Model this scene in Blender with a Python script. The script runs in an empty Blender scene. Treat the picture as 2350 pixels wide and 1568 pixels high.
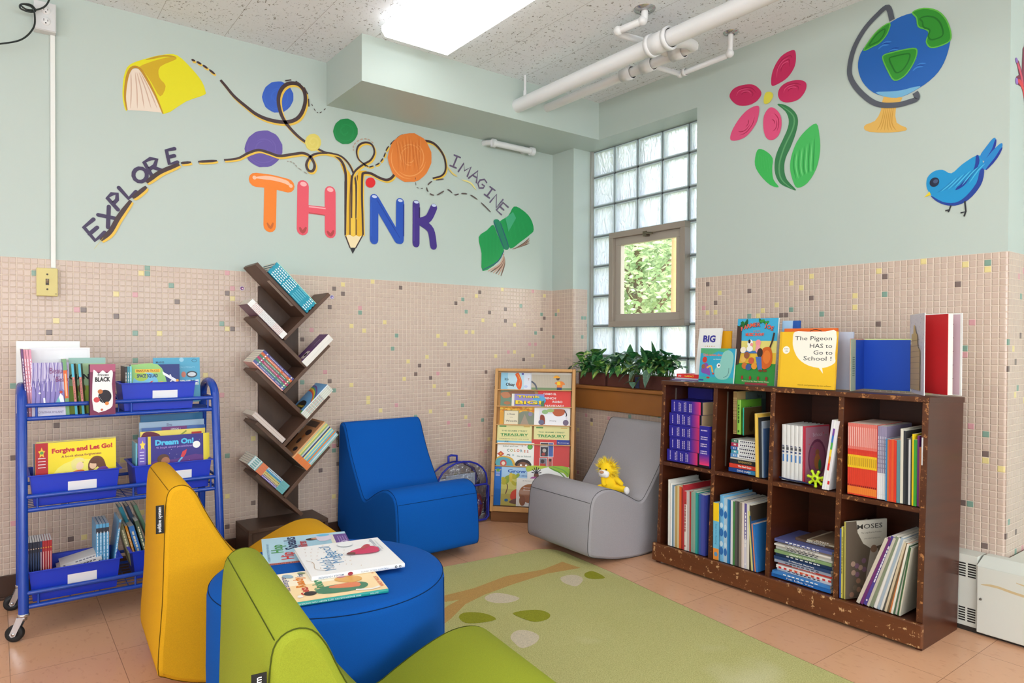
import bpy, math, random
from mathutils import Vector as V, Matrix as Mx
from mathutils.geometry import tessellate_polygon
random.seed(7)
S = bpy.context.scene
COL = S.collection
PI = math.pi
# ------------------------------------------------------------------ camera
# metres; back wall is the plane Y=0, right wall the plane X=0, floor Z=0
CAM = V((-3.0454, -3.5819, 1.10))
_yaw, _pit, _rol, FPX, SHY = math.radians(37.0372), math.radians(-0.631), math.radians(0.2376), 1566.07, 15.8
FW = V((math.sin(_yaw)*math.cos(_pit), math.cos(_yaw)*math.cos(_pit), math.sin(_pit)))
_r0 = V((math.cos(_yaw), -math.sin(_yaw), 0)); _u0 = _r0.cross(FW)
RT = _r0*math.cos(_rol) + _u0*math.sin(_rol); UP = -_r0*math.sin(_rol) + _u0*math.cos(_rol)
cd = bpy.data.cameras.new('camera'); cam = bpy.data.objects.new('camera', cd); COL.objects.link(cam)
m = Mx.Identity(4)
for i in range(3):
    m[i][0], m[i][1], m[i][2], m[i][3] = RT[i], UP[i], -FW[i], CAM[i]
cam.matrix_world = m
cd.sensor_width = 36; cd.lens = FPX/2350*36; cd.shift_y = SHY/2350; cd.clip_start = 0.05; cd.clip_end = 200
S.camera = cam
S.view_settings.view_transform = 'Standard'; S.view_settings.look = 'None'
S.view_settings.exposure = 0.2; S.view_settings.gamma = 1.0
# ------------------------------------------------------------------ daylight
w = bpy.data.worlds.new('sky'); S.world = w; w.use_nodes = True
nt = w.node_tree; bg = nt.nodes['Background']
sky = nt.nodes.new('ShaderNodeTexSky'); sky.sky_type = 'NISHITA'; sky.sun_disc = False
sky.sun_elevation = math.radians(42); sky.sun_rotation = math.radians(200); sky.air_density = 1.3; sky.dust_density = 2.0
nt.links.new(sky.outputs[0], bg.inputs[0]); hs = nt.nodes.new('ShaderNodeHueSaturation'); hs.inputs['Saturation'].default_value = .35
nt.links.new(sky.outputs[0], hs.inputs['Color']); nt.links.new(hs.outputs[0], bg.inputs[0]); bg.inputs[1].default_value = 1.45
sd = bpy.data.lights.new('sun', 'SUN'); sd.energy = 2.9; sd.angle = 0.01; sd.color = (1, .96, .88)
so = bpy.data.objects.new('sun', sd); COL.objects.link(so)
so.rotation_euler = V((0.75, 0.35, -0.75)).to_track_quat('-Z', 'Y').to_euler()
S.cycles.max_bounces = 7; S.cycles.diffuse_bounces = 5; S.cycles.glossy_bounces = 3; S.cycles.transmission_bounces = 5; S.cycles.transparent_max_bounces = 8
LAMP = 3.0      # radiance of the fluorescent diffusers
# cool area lights added on the unseen front and left walls to brighten the room
FILL_LIGHTS = [((-4.6, -6.94, 1.62), 'front'), ((-2.7, -6.94, 1.62), 'front'), ((-.8, -6.94, 1.62), 'front'), ((-5.94, -5.2, 1.62), 'left'), ((-5.94, -2.9, 1.62), 'left')]
for p, s_ in FILL_LIGHTS:
    ld = bpy.data.lights.new('window_daylight', 'AREA'); ld.shape = 'RECTANGLE'; ld.size = 1.5; ld.size_y = 1.3; ld.energy = 72 if s_ == 'front' else 42; ld.color = (.86, .94, 1)
    lo = bpy.data.objects.new('window_daylight', ld); COL.objects.link(lo); lo.location = p
    lo.rotation_euler = V((0, 1, .42) if s_ == 'front' else (1, 0, .42)).to_track_quat('-Z', 'Z').to_euler()
# ------------------------------------------------------------------ materials
def lin(c):
    return tuple((x/255/12.92 if x/255 <= .04045 else ((x/255+.055)/1.055)**2.4) for x in c[:3]) + (1,)
_mc = {}
def mat(c, r=.6, spec=.4, **k):
    key = (tuple(c), r, spec, tuple(sorted(k.items())))
    if key in _mc: return _mc[key]
    m = bpy.data.materials.new('paint_%d_%d_%d' % tuple(c[:3])); m.use_nodes = True
    b = m.node_tree.nodes['Principled BSDF']
    b.inputs['Base Color'].default_value = lin(c); b.inputs['Roughness'].default_value = r
    b.inputs['Specular IOR Level'].default_value = spec
    if k.get('metal'): b.inputs['Metallic'].default_value = k['metal']
    if k.get('sheen'): b.inputs['Sheen Weight'].default_value = k['sheen']
    if k.get('coat'): b.inputs['Coat Weight'].default_value = k['coat']; b.inputs['Coat Roughness'].default_value = .15
    _mc[key] = m
    return m
class NT:
    """tiny node-graph helper"""
    def __init__(s, name, r=.6, spec=.4):
        s.m = bpy.data.materials.new(name); s.m.use_nodes = True; s.t = s.m.node_tree
        s.b = s.t.nodes['Principled BSDF']; s.b.inputs['Roughness'].default_value = r
        s.b.inputs['Specular IOR Level'].default_value = spec
        s.out = s.t.nodes['Material Output']
    def n(s, ty, **k):
        x = s.t.nodes.new('ShaderNode'+ty)
        for a, v in k.items(): setattr(x, a, v)
        return x
    def inp(s, sock, v):
        if hasattr(v, 'is_linked'): s.t.links.new(v, sock)
        elif v is not None: sock.default_value = v
    def math(s, op, a, b=None, c=None):
        x = s.n('Math', operation=op); s.inp(x.inputs[0], a)
        if b is not None: s.inp(x.inputs[1], b)
        if c is not None: s.inp(x.inputs[2], c)
        return x.outputs[0]
    def mix(s, f, a, b, bt='MIX'):
        x = s.n('Mix', data_type='RGBA', blend_type=bt); s.inp(x.inputs[0], f); s.inp(x.inputs[6], a); s.inp(x.inputs[7], b)
        return x.outputs[2]
    def ramp(s, f, stops):
        x = s.n('ValToRGB'); e = x.color_ramp.elements
        while len(e) < len(stops): e.new(.5)
        for q, (p, c) in zip(e, stops): q.position = p; q.color = c if len(c) == 4 else lin(c)
        s.inp(x.inputs[0], f); return x.outputs[0]
    def noise(s, vec, scale, detail=3, rough=.5, dist=0):
        x = s.n('TexNoise'); s.inp(x.inputs['Vector'], vec); x.inputs['Scale'].default_value = scale
        x.inputs['Detail'].default_value = detail; x.inputs['Roughness'].default_value = rough; x.inputs['Distortion'].default_value = dist
        return x.outputs[0]
    def mapping(s, vec, scale=(1, 1, 1), loc=(0, 0, 0), rot=(0, 0, 0)):
        x = s.n('Mapping'); s.inp(x.inputs[0], vec); x.inputs['Scale'].default_value = scale
        x.inputs['Location'].default_value = loc; x.inputs['Rotation'].default_value = rot
        return x.outputs[0]
    def obj(s): return s.n('TexCoord').outputs['Object']
    def bump(s, h, strength=.3, dist=.002):
        x = s.n('Bump'); s.inp(x.inputs['Height'], h); x.inputs['Strength'].default_value = strength; x.inputs['Distance'].default_value = dist
        s.inp(s.b.inputs['Normal'], x.outputs[0]); return x
    def base(s, c): s.inp(s.b.inputs['Base Color'], c)
W4 = lambda v: (v, v, v, 1)
def m_wallpaint():
    q = NT('mint_wall_paint', .42, .35); o = q.obj()
    n = q.noise(o, 1.3, 3); c = q.mix(n, lin((184, 197, 190)), lin((190, 201, 193)))
    q.base(c); q.bump(q.noise(o, 140, 3), .12, .001); return q.m
def m_tile():
    q = NT('pink_mosaic_tile', .3, .5); o = q.obj()
    P = .0254
    s = q.n('SeparateXYZ'); q.inp(s.inputs[0], q.mapping(o, (1/P,)*3, (.27, .31, -.93)))
    g = q.n('NewGeometry'); gs = q.n('SeparateXYZ'); q.inp(gs.inputs[0], g.outputs['Normal'])
    grout = None; hs = None
    for i in range(3):
        f = q.math('FRACT', s.outputs[i]); d = q.math('ABSOLUTE', q.math('SUBTRACT', f, .5))
        na = q.math('LESS_THAN', q.math('ABSOLUTE', gs.outputs[i]), .5)
        e = q.math('MULTIPLY', d, na)
        grout = e if grout is None else q.math('MAXIMUM', grout, e)
    cell = q.n('VectorMath', operation='FLOOR'); q.inp(cell.inputs[0], q.mapping(o, (1/P,)*3, (.27, .31, -.93)))
    wn = q.n('TexWhiteNoise'); q.inp(wn.inputs['Vector'], cell.outputs[0]); r = wn.outputs['Value']
    wn2 = q.n('TexWhiteNoise'); q.inp(wn2.inputs['Vector'], q.mapping(cell.outputs[0], (1, 1, 1), (7.3, 1.1, 3.7)))
    base = q.mix(wn2.outputs['Value'], lin((200, 174, 160)), lin((208, 184, 168)))
    base = q.mix(q.math('MULTIPLY', q.noise(o, 1.1, 3), .55), base, lin((206, 190, 174)))
    sp = q.noise(o, 900, 1)
    base = q.mix(q.math('MULTIPLY', sp, .12), base, lin((170, 140, 122)))
    acc = q.ramp(r, [(0, (122, 104, 98)), (.007, (226, 208, 144)), (.017, (128, 160, 144)), (.025, (212, 156, 160)), (.034, (206, 160, 160))])
    for nd in q.t.nodes:
        if nd.bl_idname == 'ShaderNodeValToRGB': nd.color_ramp.interpolation = 'CONSTANT'
    isacc = q.math('LESS_THAN', r, .034)
    base = q.mix(isacc, base, acc)
    gm = q.math('GREATER_THAN', grout, .453)
    q.base(q.mix(gm, base, lin((226, 208, 190))))
    mr = q.n('MapRange'); q.inp(mr.inputs[0], grout); mr.inputs[1].default_value = .37; mr.inputs[2].default_value = .48
    mr.inputs[3].default_value = 1; mr.inputs[4].default_value = 0
    q.bump(q.math('ADD', mr.outputs[0], q.math('MULTIPLY', q.noise(o, 60, 2), .25)), .9, .0016)
    q.inp(q.b.inputs['Roughness'], q.math('MULTIPLY_ADD', gm, .5, .28)); return q.m
def m_ceiling():
    q = NT('acoustic_ceiling_tile', .9, .1); o = q.obj()
    a = q.noise(q.mapping(o, (95, 60, 1)), 1, 2, .6, .6)
    holes = q.ramp(a, [(0, W4(1)), (.335, W4(1)), (.355, W4(0))])
    b = q.noise(q.mapping(o, (230, 170, 1)), 1, 2)
    pins = q.ramp(b, [(0, W4(1)), (.27, W4(1)), (.29, W4(0))])
    sp = q.n('SeparateXYZ'); q.inp(sp.inputs[0], o)
    seam = None
    for i, (pitch, off) in enumerate(((.3, .04), (.6, .13))):
        f = q.math('FRACT', q.math('MULTIPLY', q.math('SUBTRACT', sp.outputs[i], -off), 1/pitch))
        e = q.math('GREATER_THAN', q.math('ABSOLUTE', q.math('SUBTRACT', f, .5)), .5-.0012/pitch)
        if i: e = q.math('MULTIPLY', e, .45)
        seam = e if seam is None else q.math('MAXIMUM', seam, e)
    h = q.math('MAXIMUM', holes, pins)
    c = q.mix(q.noise(o, 2.5, 2), lin((234, 238, 242)), lin((241, 244, 248)))
    c = q.mix(q.math('MULTIPLY', h, .75), c, lin((120, 112, 104)))
    q.base(q.mix(q.math('MULTIPLY', seam, .5), c, lin((130, 122, 114))))
    q.bump(q.math('SUBTRACT', 1, h), .8, .003); return q.m
def m_floor():
    q = NT('vinyl_floor_tile', .27, .45); o = q.obj()
    sp = q.n('SeparateXYZ'); q.inp(sp.inputs[0], o)
    seam = None; cells = []
    for i, off in enumerate((-3.015, -2.66)):
        u = q.math('MULTIPLY', q.math('SUBTRACT', sp.outputs[i], off), 1/.305)
        f = q.math('FRACT', u); cells.append(q.math('FLOOR', u))
        e = q.math('GREATER_THAN', q.math('ABSOLUTE', q.math('SUBTRACT', f, .5)), .4965)
        seam = e if seam is None else q.math('MAXIMUM', seam, e)
    cb = q.n('CombineXYZ'); q.inp(cb.inputs[0], cells[0]); q.inp(cb.inputs[1], cells[1])
    wn = q.n('TexWhiteNoise'); q.inp(wn.inputs['Vector'], cb.outputs[0])
    c = q.mix(wn.outputs['Value'], lin((210, 158, 122)), lin((216, 165, 128)))
    fl = q.ramp(q.noise(q.mapping(o, (60, 25, 1)), 1, 3, .6), [(.33, W4(1)), (.42, W4(0))])
    c = q.mix(q.math('MULTIPLY', fl, .35), c, lin((178, 124, 92)))
    c = q.mix(q.math('MULTIPLY', q.noise(o, 3, 3), .3), c, lin((224, 178, 142)))
    q.base(q.mix(q.math('MULTIPLY', seam, .65), c, lin((110, 74, 52))))
    q.bump(q.noise(o, 25, 2), .06, .002); return q.m
def m_wood(name, c1, c2, scale=(3, 3, 40), r=.4, worn=None, wamt=.60):
    q = NT(name, r, .4); o = q.obj()
    n = q.noise(q.mapping(o, scale), 1, 5, .6, .5)
    c = q.mix(n, lin(c1), lin(c2))
    n3 = q.noise(o, 3.0, 2); c = q.mix(q.math('MULTIPLY', n3, .35), c, lin(tuple(int(x*.75) for x in c1)))
    if worn:
        f = q.ramp(q.noise(q.mapping(o, (40, 40, 40)), 1, 4, .7), [(0, W4(0)), (wamt, W4(0)), (wamt+.05, W4(1))])
        c = q.mix(f, c, lin(worn))
    q.base(c); q.bump(n, .15, .001); return q.m
def m_fabric(name, c):
    q = NT(name, .9, .15); o = q.obj()
    d = tuple(int(x*.88) for x in c)
    n = q.noise(q.mapping(o, (2200, 700, 700)), 1, 2); n2 = q.noise(q.mapping(o, (700, 700, 2200)), 1, 2)
    h = q.math('MULTIPLY', n, n2)
    f = q.ramp(h, [(.12, W4(0)), (.42, W4(1))])
    q.base(q.mix(f, lin(d), lin(c))); q.b.inputs['Sheen Weight'].default_value = .0
    q.bump(h, .2, .0006); return q.m
M_WALL, M_TILE, M_CEIL, M_FLOOR = m_wallpaint(), m_tile(), m_ceiling(), m_floor()
M_WHITE = mat((238, 238, 234), .45)
# ------------------------------------------------------------------ mesh builder
_tc = {}
def text_mesh(s, bold=0.0, shear=0.0, sp=1.0):
    k = (s, bold, shear, sp)
    if k in _tc: return _tc[k]
    cu = bpy.data.curves.new('t', 'FONT'); cu.body = s; cu.size = 1; cu.offset = bold; cu.shear = shear
    cu.space_character = sp; cu.resolution_u = 2; cu.align_x = 'CENTER'; cu.align_y = 'CENTER'
    ob = bpy.data.objects.new('t', cu); COL.objects.link(ob)
    dg = bpy.context.evaluated_depsgraph_get(); me = ob.evaluated_get(dg).to_mesh()
    r = ([tuple(v.co)[:2] for v in me.vertices], [tuple(p.vertices) for p in me.polygons])
    ob.evaluated_get(dg).to_mesh_clear(); bpy.data.objects.remove(ob); bpy.data.curves.remove(cu)
    _tc[k] = r; return r
def spline(pts, n=6, closed=False):
    out = []; L = len(pts)
    rng = range(L) if closed else range(L-1)
    for i in rng:
        g = (lambda j: V(pts[j % L])) if closed else (lambda j: V(pts[max(0, min(L-1, j))]))
        a, b, c, d = g(i-1), g(i), g(i+1), g(i+2)
        for k in range(n):
            t = k/n
            out.append(.5*((2*b)+(c-a)*t+(2*a-5*b+4*c-d)*t*t+(3*b-a-3*c+d)*t*t*t))
    if not closed: out.append(V(pts[-1]))
    return out
class MB:
    def __init__(s, M=None):
        s.v = []; s.f = []; s.mi = []; s.sm = []; s.mats = []; s.M = M; s.fr = None; s.k = 0
    def _m(s, m):
        if m not in s.mats: s.mats.append(m)
        return s.mats.index(m)
    def add(s, vs, fs, m, smooth=False):
        b = len(s.v); M = s.M
        s.v += [(M @ V(p)) if M else V(p) for p in vs]
        mi = s._m(m)
        for f in fs: s.f.append([b+i for i in f]); s.mi.append(mi); s.sm.append(smooth)
    def box(s, x0, y0, z0, x1, y1, z1, m):
        v = [(x, y, z) for x in (x0, x1) for y in (y0, y1) for z in (z0, z1)]
        s.add(v, [(0, 1, 3, 2), (4, 6, 7, 5), (0, 4, 5, 1), (2, 3, 7, 6), (0, 2, 6, 4), (1, 5, 7, 3)], m)
    def tube(s, pts, r, m, n=10, closed=False, caps=True, rr=None):
        pts = [V(p) for p in pts]; N = len(pts); vs = []; fs = []; pn = None
        for i, p in enumerate(pts):
            if closed: t = pts[(i+1) % N]-pts[i-1]
            else: t = pts[min(i+1, N-1)]-pts[max(i-1, 0)]
            t.normalize()
            if pn is None:
                a = V((0, 0, 1)) if abs(t.z) < .9 else V((1, 0, 0)); u = t.cross(a).normalized()
            else: u = (pn - t*pn.dot(t)).normalized()
            pn = u; w_ = t.cross(u); q = (rr[i] if rr else r)
            vs += [p+(u*math.cos(2*PI*k/n)+w_*math.sin(2*PI*k/n))*q for k in range(n)]
        for i in range(N if closed else N-1):
            j = (i+1) % N
            fs += [(i*n+k, i*n+(k+1) % n, j*n+(k+1) % n, j*n+k) for k in range(n)]
        s.add(vs, fs, m, True)
        if caps and not closed: s.add(vs[:n], [tuple(range(n))[::-1]], m); s.add(vs[-n:], [tuple(range(n))], m)
    def cyl(s, a, b, r, m, n=16, r2=None):
        s.tube([a, b], r, m, n, rr=[r, r2 if r2 is not None else r])
    def lathe(s, prof, c, ax, m, n=24, smooth=True):
        ax = V(ax).normalized(); a = V((0, 0, 1)) if abs(ax.z) < .9 else V((1, 0, 0)); u = ax.cross(a).normalized(); w_ = ax.cross(u)
        vs = []; c = V(c)
        for r, h in prof: vs += [c+ax*h+(u*math.cos(2*PI*k/n)+w_*math.sin(2*PI*k/n))*r for k in range(n)]
        fs = [(i*n+k, i*n+(k+1) % n, (i+1)*n+(k+1) % n, (i+1)*n+k) for i in range(len(prof)-1) for k in range(n)]
        s.add(vs, fs, m, smooth)
    def ell(s, c, r, m, n=20, k=12, R=None):
        vs = []; c = V(c)
        for i in range(k+1):
            th = PI*i/k
            for j in range(n):
                p = V((r[0]*math.sin(th)*math.cos(2*PI*j/n), r[1]*math.sin(th)*math.sin(2*PI*j/n), r[2]*math.cos(th)))
                vs.append(c+(R @ p if R else p))
        s.add(vs, [(i*n+j, (i+1)*n+j, (i+1)*n+(j+1) % n, i*n+(j+1) % n) for i in range(k) for j in range(n)], m, True)
    def prism(s, poly, f3, f3b, m, smooth=False):
        """poly: 2d points; f3/f3b map a 2d point to the near/far 3d point"""
        n = len(poly); t = [tuple(q) for q in tessellate_polygon([[V((p[0], p[1], 0)) for p in poly]])]
        A = [f3(p) for p in poly]; B = [f3b(p) for p in poly]
        s.add(A, t, m); s.add(B, [q[::-1] for q in t], m)
        s.add(A+B, [(i, (i+1) % n, n+(i+1) % n, n+i) for i in range(n)], m, smooth)
    # ---- flat art on a surface
    def frame(s, O, U, W, N, lift=.0004):
        s.fr = (V(O), V(U), V(W), V(N)); s.k = 0; s.lift = lift
    def _p(s, u, w_):
        O, U, W, N = s.fr; return O+U*u+W*w_+N*(s.lift+s.k*.00007)
    def fpoly(s, pts, c, r=.45):
        s.k += 1; m = c if hasattr(c, 'node_tree') else mat(c, r)
        t = tessellate_polygon([[V((p[0], p[1], 0)) for p in pts]])
        vs = [s._p(*p[:2]) for p in pts]; O, U, W, N = s.fr; fs = []
        nn = N
        for q in t:
            a, b, d = (vs[i] for i in q)
            fs.append(tuple(q) if (b-a).cross(d-a).dot(nn) > 0 else tuple(q)[::-1])
        s.add(vs, fs, m)
    def frect(s, x0, y0, x1, y1, c, r=.45): s.fpoly([(x0, y0), (x1, y0), (x1, y1), (x0, y1)], c, r)
    def fell(s, cx, cy, rx, ry, c, a=0, n=20, r=.45, wob=0):
        ca, sa = math.cos(a), math.sin(a); pts = []
        for i in range(n):
            t = 2*PI*i/n; k = 1+wob*math.sin(3*t+cx*9)+wob*.7*math.sin(7*t+cy*5)
            x, y = rx*k*math.cos(t), ry*k*math.sin(t); pts.append((cx+x*ca-y*sa, cy+x*sa+y*ca))
        s.fpoly(pts, c, r)
    def fline(s, pts, w_, c, r=.45, smooth=0, taper=0, closed=False, cap=False):
        if smooth: pts = spline([(p[0], p[1], 0) for p in pts], smooth, closed)
        P = [V((p[0], p[1])) for p in pts]; n = len(P); L = []; R = []
        s.k += 1; m = c if hasattr(c, 'node_tree') else mat(c, r)
        for i, p in enumerate(P):
            t = (P[(i+1) % n]-P[i-1]) if closed else P[min(i+1, n-1)]-P[max(i-1, 0)]
            t = t.normalized() if t.length > 1e-9 else V((1, 0)); q = V((-t.y, t.x)); h = w_/2
            if taper: e = min(i, n-1-i)/max(1, (n-1)/2); h *= (1-taper)+taper*min(1, e*2)
            L.append(p+q*h); R.append(p-q*h)
        vs = [s._p(*p) for p in L]+[s._p(*p) for p in R]
        N = s.fr[3]; fs = []
        for i in range(n if closed else n-1):
            j = (i+1) % n; q = (i, j, n+j, n+i); a, b, d = vs[q[0]], vs[q[1]], vs[q[2]]
            fs.append(q if (b-a).cross(d-a).dot(N) > 0 else q[::-1])
        s.add(vs, fs, m)
        if cap and not closed:
            k = s.k
            for p in (P[0], P[-1]): s.fell(p.x, p.y, w_/2, w_/2, m, n=12)
    def ftext(s, t, x, y, size, c, bold=0, rot=0, shear=0, sp=1, width=None, al='C', r=.45):
        vs, fs = text_mesh(t, bold, shear, sp)
        if not vs: return
        s.k += 1; xs = [v[0] for v in vs]; ys = [v[1] for v in vs]; W0 = max(xs)-min(xs); cx = (max(xs)+min(xs))/2; cy = (max(ys)+min(ys))/2
        kx = size if not width else width/W0
        ox = {'C': 0, 'L': W0*kx/2, 'R': -W0*kx/2}[al]
        ca, sa = math.cos(rot), math.sin(rot)
        P = []
        for a, b in vs:
            u = (a-cx)*kx+ox; q = (b-cy)*size; P.append(s._p(x+u*ca-q*sa, y+u*sa+q*ca))
        O, U, W, N = s.fr
        flip = U.cross(W).dot(N) < 0
        s.add(P, [f[::-1] if flip else f for f in fs], c if hasattr(c, 'node_tree') else mat(c, r))
    def build(s, name, parent=None, label=None, bevel=0, seg=2, kind=None, subsurf=0):
        me = bpy.data.meshes.new(name); me.from_pydata(s.v, [], s.f)
        for m in s.mats: me.materials.append(m)
        me.polygons.foreach_set('material_index', s.mi); me.polygons.foreach_set('use_smooth', s.sm); me.update()
        o = bpy.data.objects.new(name, me); COL.objects.link(o)
        if parent: o.parent = parent
        if label: o['label'] = label
        if kind: o['kind'] = kind
        if bevel:
            b = o.modifiers.new('b', 'BEVEL'); b.width = bevel; b.segments = seg; b.limit_method = 'ANGLE'; b.angle_limit = math.radians(40)
            b.harden_normals = False
        return o
def thing(name, label, cat, M=None, group=None, loc=None):
    o = bpy.data.objects.new(name, None); COL.objects.link(o); o.empty_display_size = .05
    if M is not None: o.matrix_world = M
    if loc is not None: o.location = loc
    o['label'] = label; o['category'] = cat
    if group: o['group'] = group
    return o
def tag(o, label, cat, group=None):
    o['label'] = label; o['category'] = cat
    if group: o['group'] = group
    return o
def recentre(o, c):
    """put a mesh object's origin at point c without moving it"""
    c = V(c)
    o.data.transform(Mx.Translation(-c)); o.location = c; return o
def struct(o): o['kind'] = 'structure'; return o
def T(x, y, z): return Mx.Translation((x, y, z))
def RZ(a): return Mx.Rotation(math.radians(a), 4, 'Z')
def RX(a): return Mx.Rotation(math.radians(a), 4, 'X')
def RY(a): return Mx.Rotation(math.radians(a), 4, 'Y')
ORD = ['first', 'second', 'third', 'fourth', 'fifth', 'sixth', 'seventh', 'eighth', 'ninth', 'tenth', 'eleventh', 'twelfth', 'thirteenth', 'fourteenth', 'fifteenth', 'sixteenth', 'seventeenth', 'eighteenth', 'nineteenth', 'twentieth']
def at(x, y, ax, v):
    """where the sight line through pixel (x,y) of the survey photo meets a wall, floor or other real plane"""
    d = FW+RT*((x-1175.4)/FPX)-UP*((y-799.8)/FPX); i = 'xyz'.index(ax)
    return CAM+d*((v-CAM[i])/d[i])
# ================================================================== the room
ZC, ZS, ZT = 2.606, 2.375, 1.446
def wallmesh(name, boxes, mat_): 
    b = MB()
    for q in boxes: b.box(*q, mat_)
    return struct(b.build(name))
floor = MB(); floor.box(-6.2, -7.2, -.1, .9, .2, 0, M_FLOOR); struct(floor.build('floor'))
ceil = MB(); ceil.box(-6.2, -7.2, ZC, .9, .2, ZC+.1, M_CEIL); struct(ceil.build('ceiling'))
WB = wallmesh('wall_back', [(-6.0, 0, 0, .6, .2, ZC)], M_WALL)
d = MB(); d.box(-6.0, -.004, .1, -.004, 0, ZT, M_TILE); d.build('tile_dado', WB, 'pink mosaic tile dado')
y0, y1, zs_ = -.214, -1.21, .79
WR = wallmesh('wall_right', [(0, y0, 0, .25, 0, ZC), (0, y1, 0, .25, y0, zs_), (0, y1, ZS, .25, y0, ZC), (0, -2.2, 0, .25, y1, ZC), (0, -2.65, 0, .6, -2.2, ZC)], M_WALL)
d = MB()
d.box(-.004, y0, .1, 0, -.004, ZT, M_TILE); d.box(-.004, y1, .1, 0, y0, zs_, M_TILE); d.box(-.004, -2.642, .1, 0, y1, ZT, M_TILE)
d.box(0, -2.654, .1, .6, -2.65, ZT, M_TILE)          # return face of the right wall
d.box(0, y0-.004, zs_, .125, y0, ZT, M_TILE)           # reveal left of the window
for i in range(6):                                     # bullnose corner
    a0, a1 = PI/2*i/6, PI/2*(i+1)/6; r = .012
    p = lambda a, z: (.008-r*math.cos(a), -2.642-r*math.sin(a), z)
    d.add([p(a0, .1), p(a1, .1), p(a1, ZT), p(a0, ZT)], [(0, 1, 2, 3)], M_TILE, True)
d.build('tile_dado', WR, 'pink mosaic tile dado')
wallmesh('wall_right_recess', [(.6, -7.2, 0, .8, -2.4, ZC)], M_WALL)
M_PALE = mat((232, 238, 240), .7, .2)
wallmesh('wall_left', [(-6.2, -7.0, 0, -6.0, .2, ZC)], M_PALE)
wallmesh('wall_front', [(-6.2, -7.2, 0, .8, -7.0, ZC)], M_PALE)
wallmesh('trim_1', [(-1.6122, -.4494, ZS, 0, 0, ZC)], M_WALL)          # boxed soffit over the corner
bb = MB(); bb.box(-6, -.012, 0, -.012, 0, .1, mat((66, 42, 30), .45)); bb.box(-6, -.02, 0, -.02, -.012, .012, mat((66, 42, 30), .45))
struct(bb.build('baseboard_back', bevel=.002))
bb = MB(); bb.box(-.012, -2.5, 0, 0, -.012, .1, mat((66, 42, 30), .45)); struct(bb.build('baseboard_right', bevel=.002))
# ---- window 1: glass block with a hopper sash
wn = struct(thing('window_1', '', '')); del wn['label']; del wn['category']; wn.location = (.1, -.7, .8); wn['kind'] = 'structure'
MO = Mx.Translation((-.1, .7, -.8))
def wpart(b, name, **k):
    o = b.build(name, wn, **k); o.data.transform(MO); return o
def m_block():
    q = NT('wavy_glass_block', .1, .6); o = q.obj()
    tr = q.n('BsdfTransparent'); tr.inputs[0].default_value = lin((240, 242, 250))
    tl = q.n('BsdfTranslucent'); tl.inputs[0].default_value = lin((234, 236, 246))
    rf = q.n('BsdfRefraction'); rf.inputs['Roughness'].default_value = .12; rf.inputs['IOR'].default_value = 1.25; rf.inputs[0].default_value = lin((240, 244, 250))
    gl = q.n('BsdfGlossy'); gl.inputs['Roughness'].default_value = .08
    n = q.noise(q.mapping(o, (1, 22, 9), (0, 0, 0), (.5, 0, 0)), 1, 2, .5, 1.6)
    bm = q.n('Bump'); q.inp(bm.inputs['Height'], n); bm.inputs['Strength'].default_value = 1; bm.inputs['Distance'].default_value = .02
    for x in (tl, rf, gl): q.inp(x.inputs['Normal'], bm.outputs[0])
    m1 = q.n('MixShader'); m1.inputs[0].default_value = .45; q.inp(m1.inputs[1], tr.outputs[0]); q.inp(m1.inputs[2], rf.outputs[0])
    m2 = q.n('MixShader'); m2.inputs[0].default_value = .5; q.inp(m2.inputs[1], m1.outputs[0]); q.inp(m2.inputs[2], tl.outputs[0])
    fr = q.n('Fresnel'); fr.inputs[0].default_value = 1.45
    m3 = q.n('MixShader'); q.inp(m3.inputs[0], fr.outputs[0]); q.inp(m3.inputs[1], m2.outputs[0]); q.inp(m3.inputs[2], gl.outputs[0])
    q.inp(q.out.inputs[0], m3.outputs[0]); return q.m
M_BLOCK = m_block()
M_RIM = mat((205, 222, 226), .15, .6)
XW = .175
ycol = [-.22, -.42, -.62, -.82, -1.02, -1.21]; zrow = [2.375, 2.2, 2.0, 1.8, 1.6, 1.4, 1.2, 1.0, .815]
mo = MB(); mg = mat((128, 136, 138), .7)
for y in ycol:
    if y in (-.62, -.82): mo.box(XW+.004, y-.004, .80, XW+.07, y+.006, 1.193, mg); mo.box(XW+.004, y-.004, 1.80, XW+.07, y+.006, ZS, mg)
    else: mo.box(XW+.004, y-.004, .80, XW+.07, y+.006, ZS, mg)
for z in zrow:
    if z in (1.6, 1.4):
        mo.box(XW+.004, -.42, z-.005, XW+.07, -.214, z+.005, mg); mo.box(XW+.004, -1.21, z-.005, XW+.07, -1.02, z+.005, mg)
    else: mo.box(XW+.004, -1.21, z-.005, XW+.07, -.214, z+.005, mg)
wpart(mo, 'mortar_grid')
for i in range(5):
    for j in range(8):
        if i in (1, 2, 3) and j in (3, 4, 5): continue
        a, b_, c_, e_ = ycol[i]-.004, ycol[i+1]+.006, zrow[j]-.005, zrow[j+1]+.005
        g = MB(); n = 3; ri = .014
        # pillowed face: raised rim, recessed wavy panel
        g.box(XW+.006, b_, e_, XW+.012, a, c_, M_BLOCK)
        for (p, q_, r_, s_) in ((a-ri*.6, a, e_, c_), (b_, b_+ri*.6, e_, c_)): g.box(XW-.002, p, r_, XW+.008, q_, s_, M_RIM)
        for (r_, s_) in ((e_, e_+ri*.6), (c_-ri*.6, c_)): g.box(XW-.002, b_, r_, XW+.008, a, s_, M_RIM)
        wpart(g, 'glass_block', bevel=.003)
M_ALU = mat((158, 146, 134), .45, .5)
fy0, fy1, fz0, fz1 = -.418, -1.032, 1.193, 1.80
fr = MB()
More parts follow.
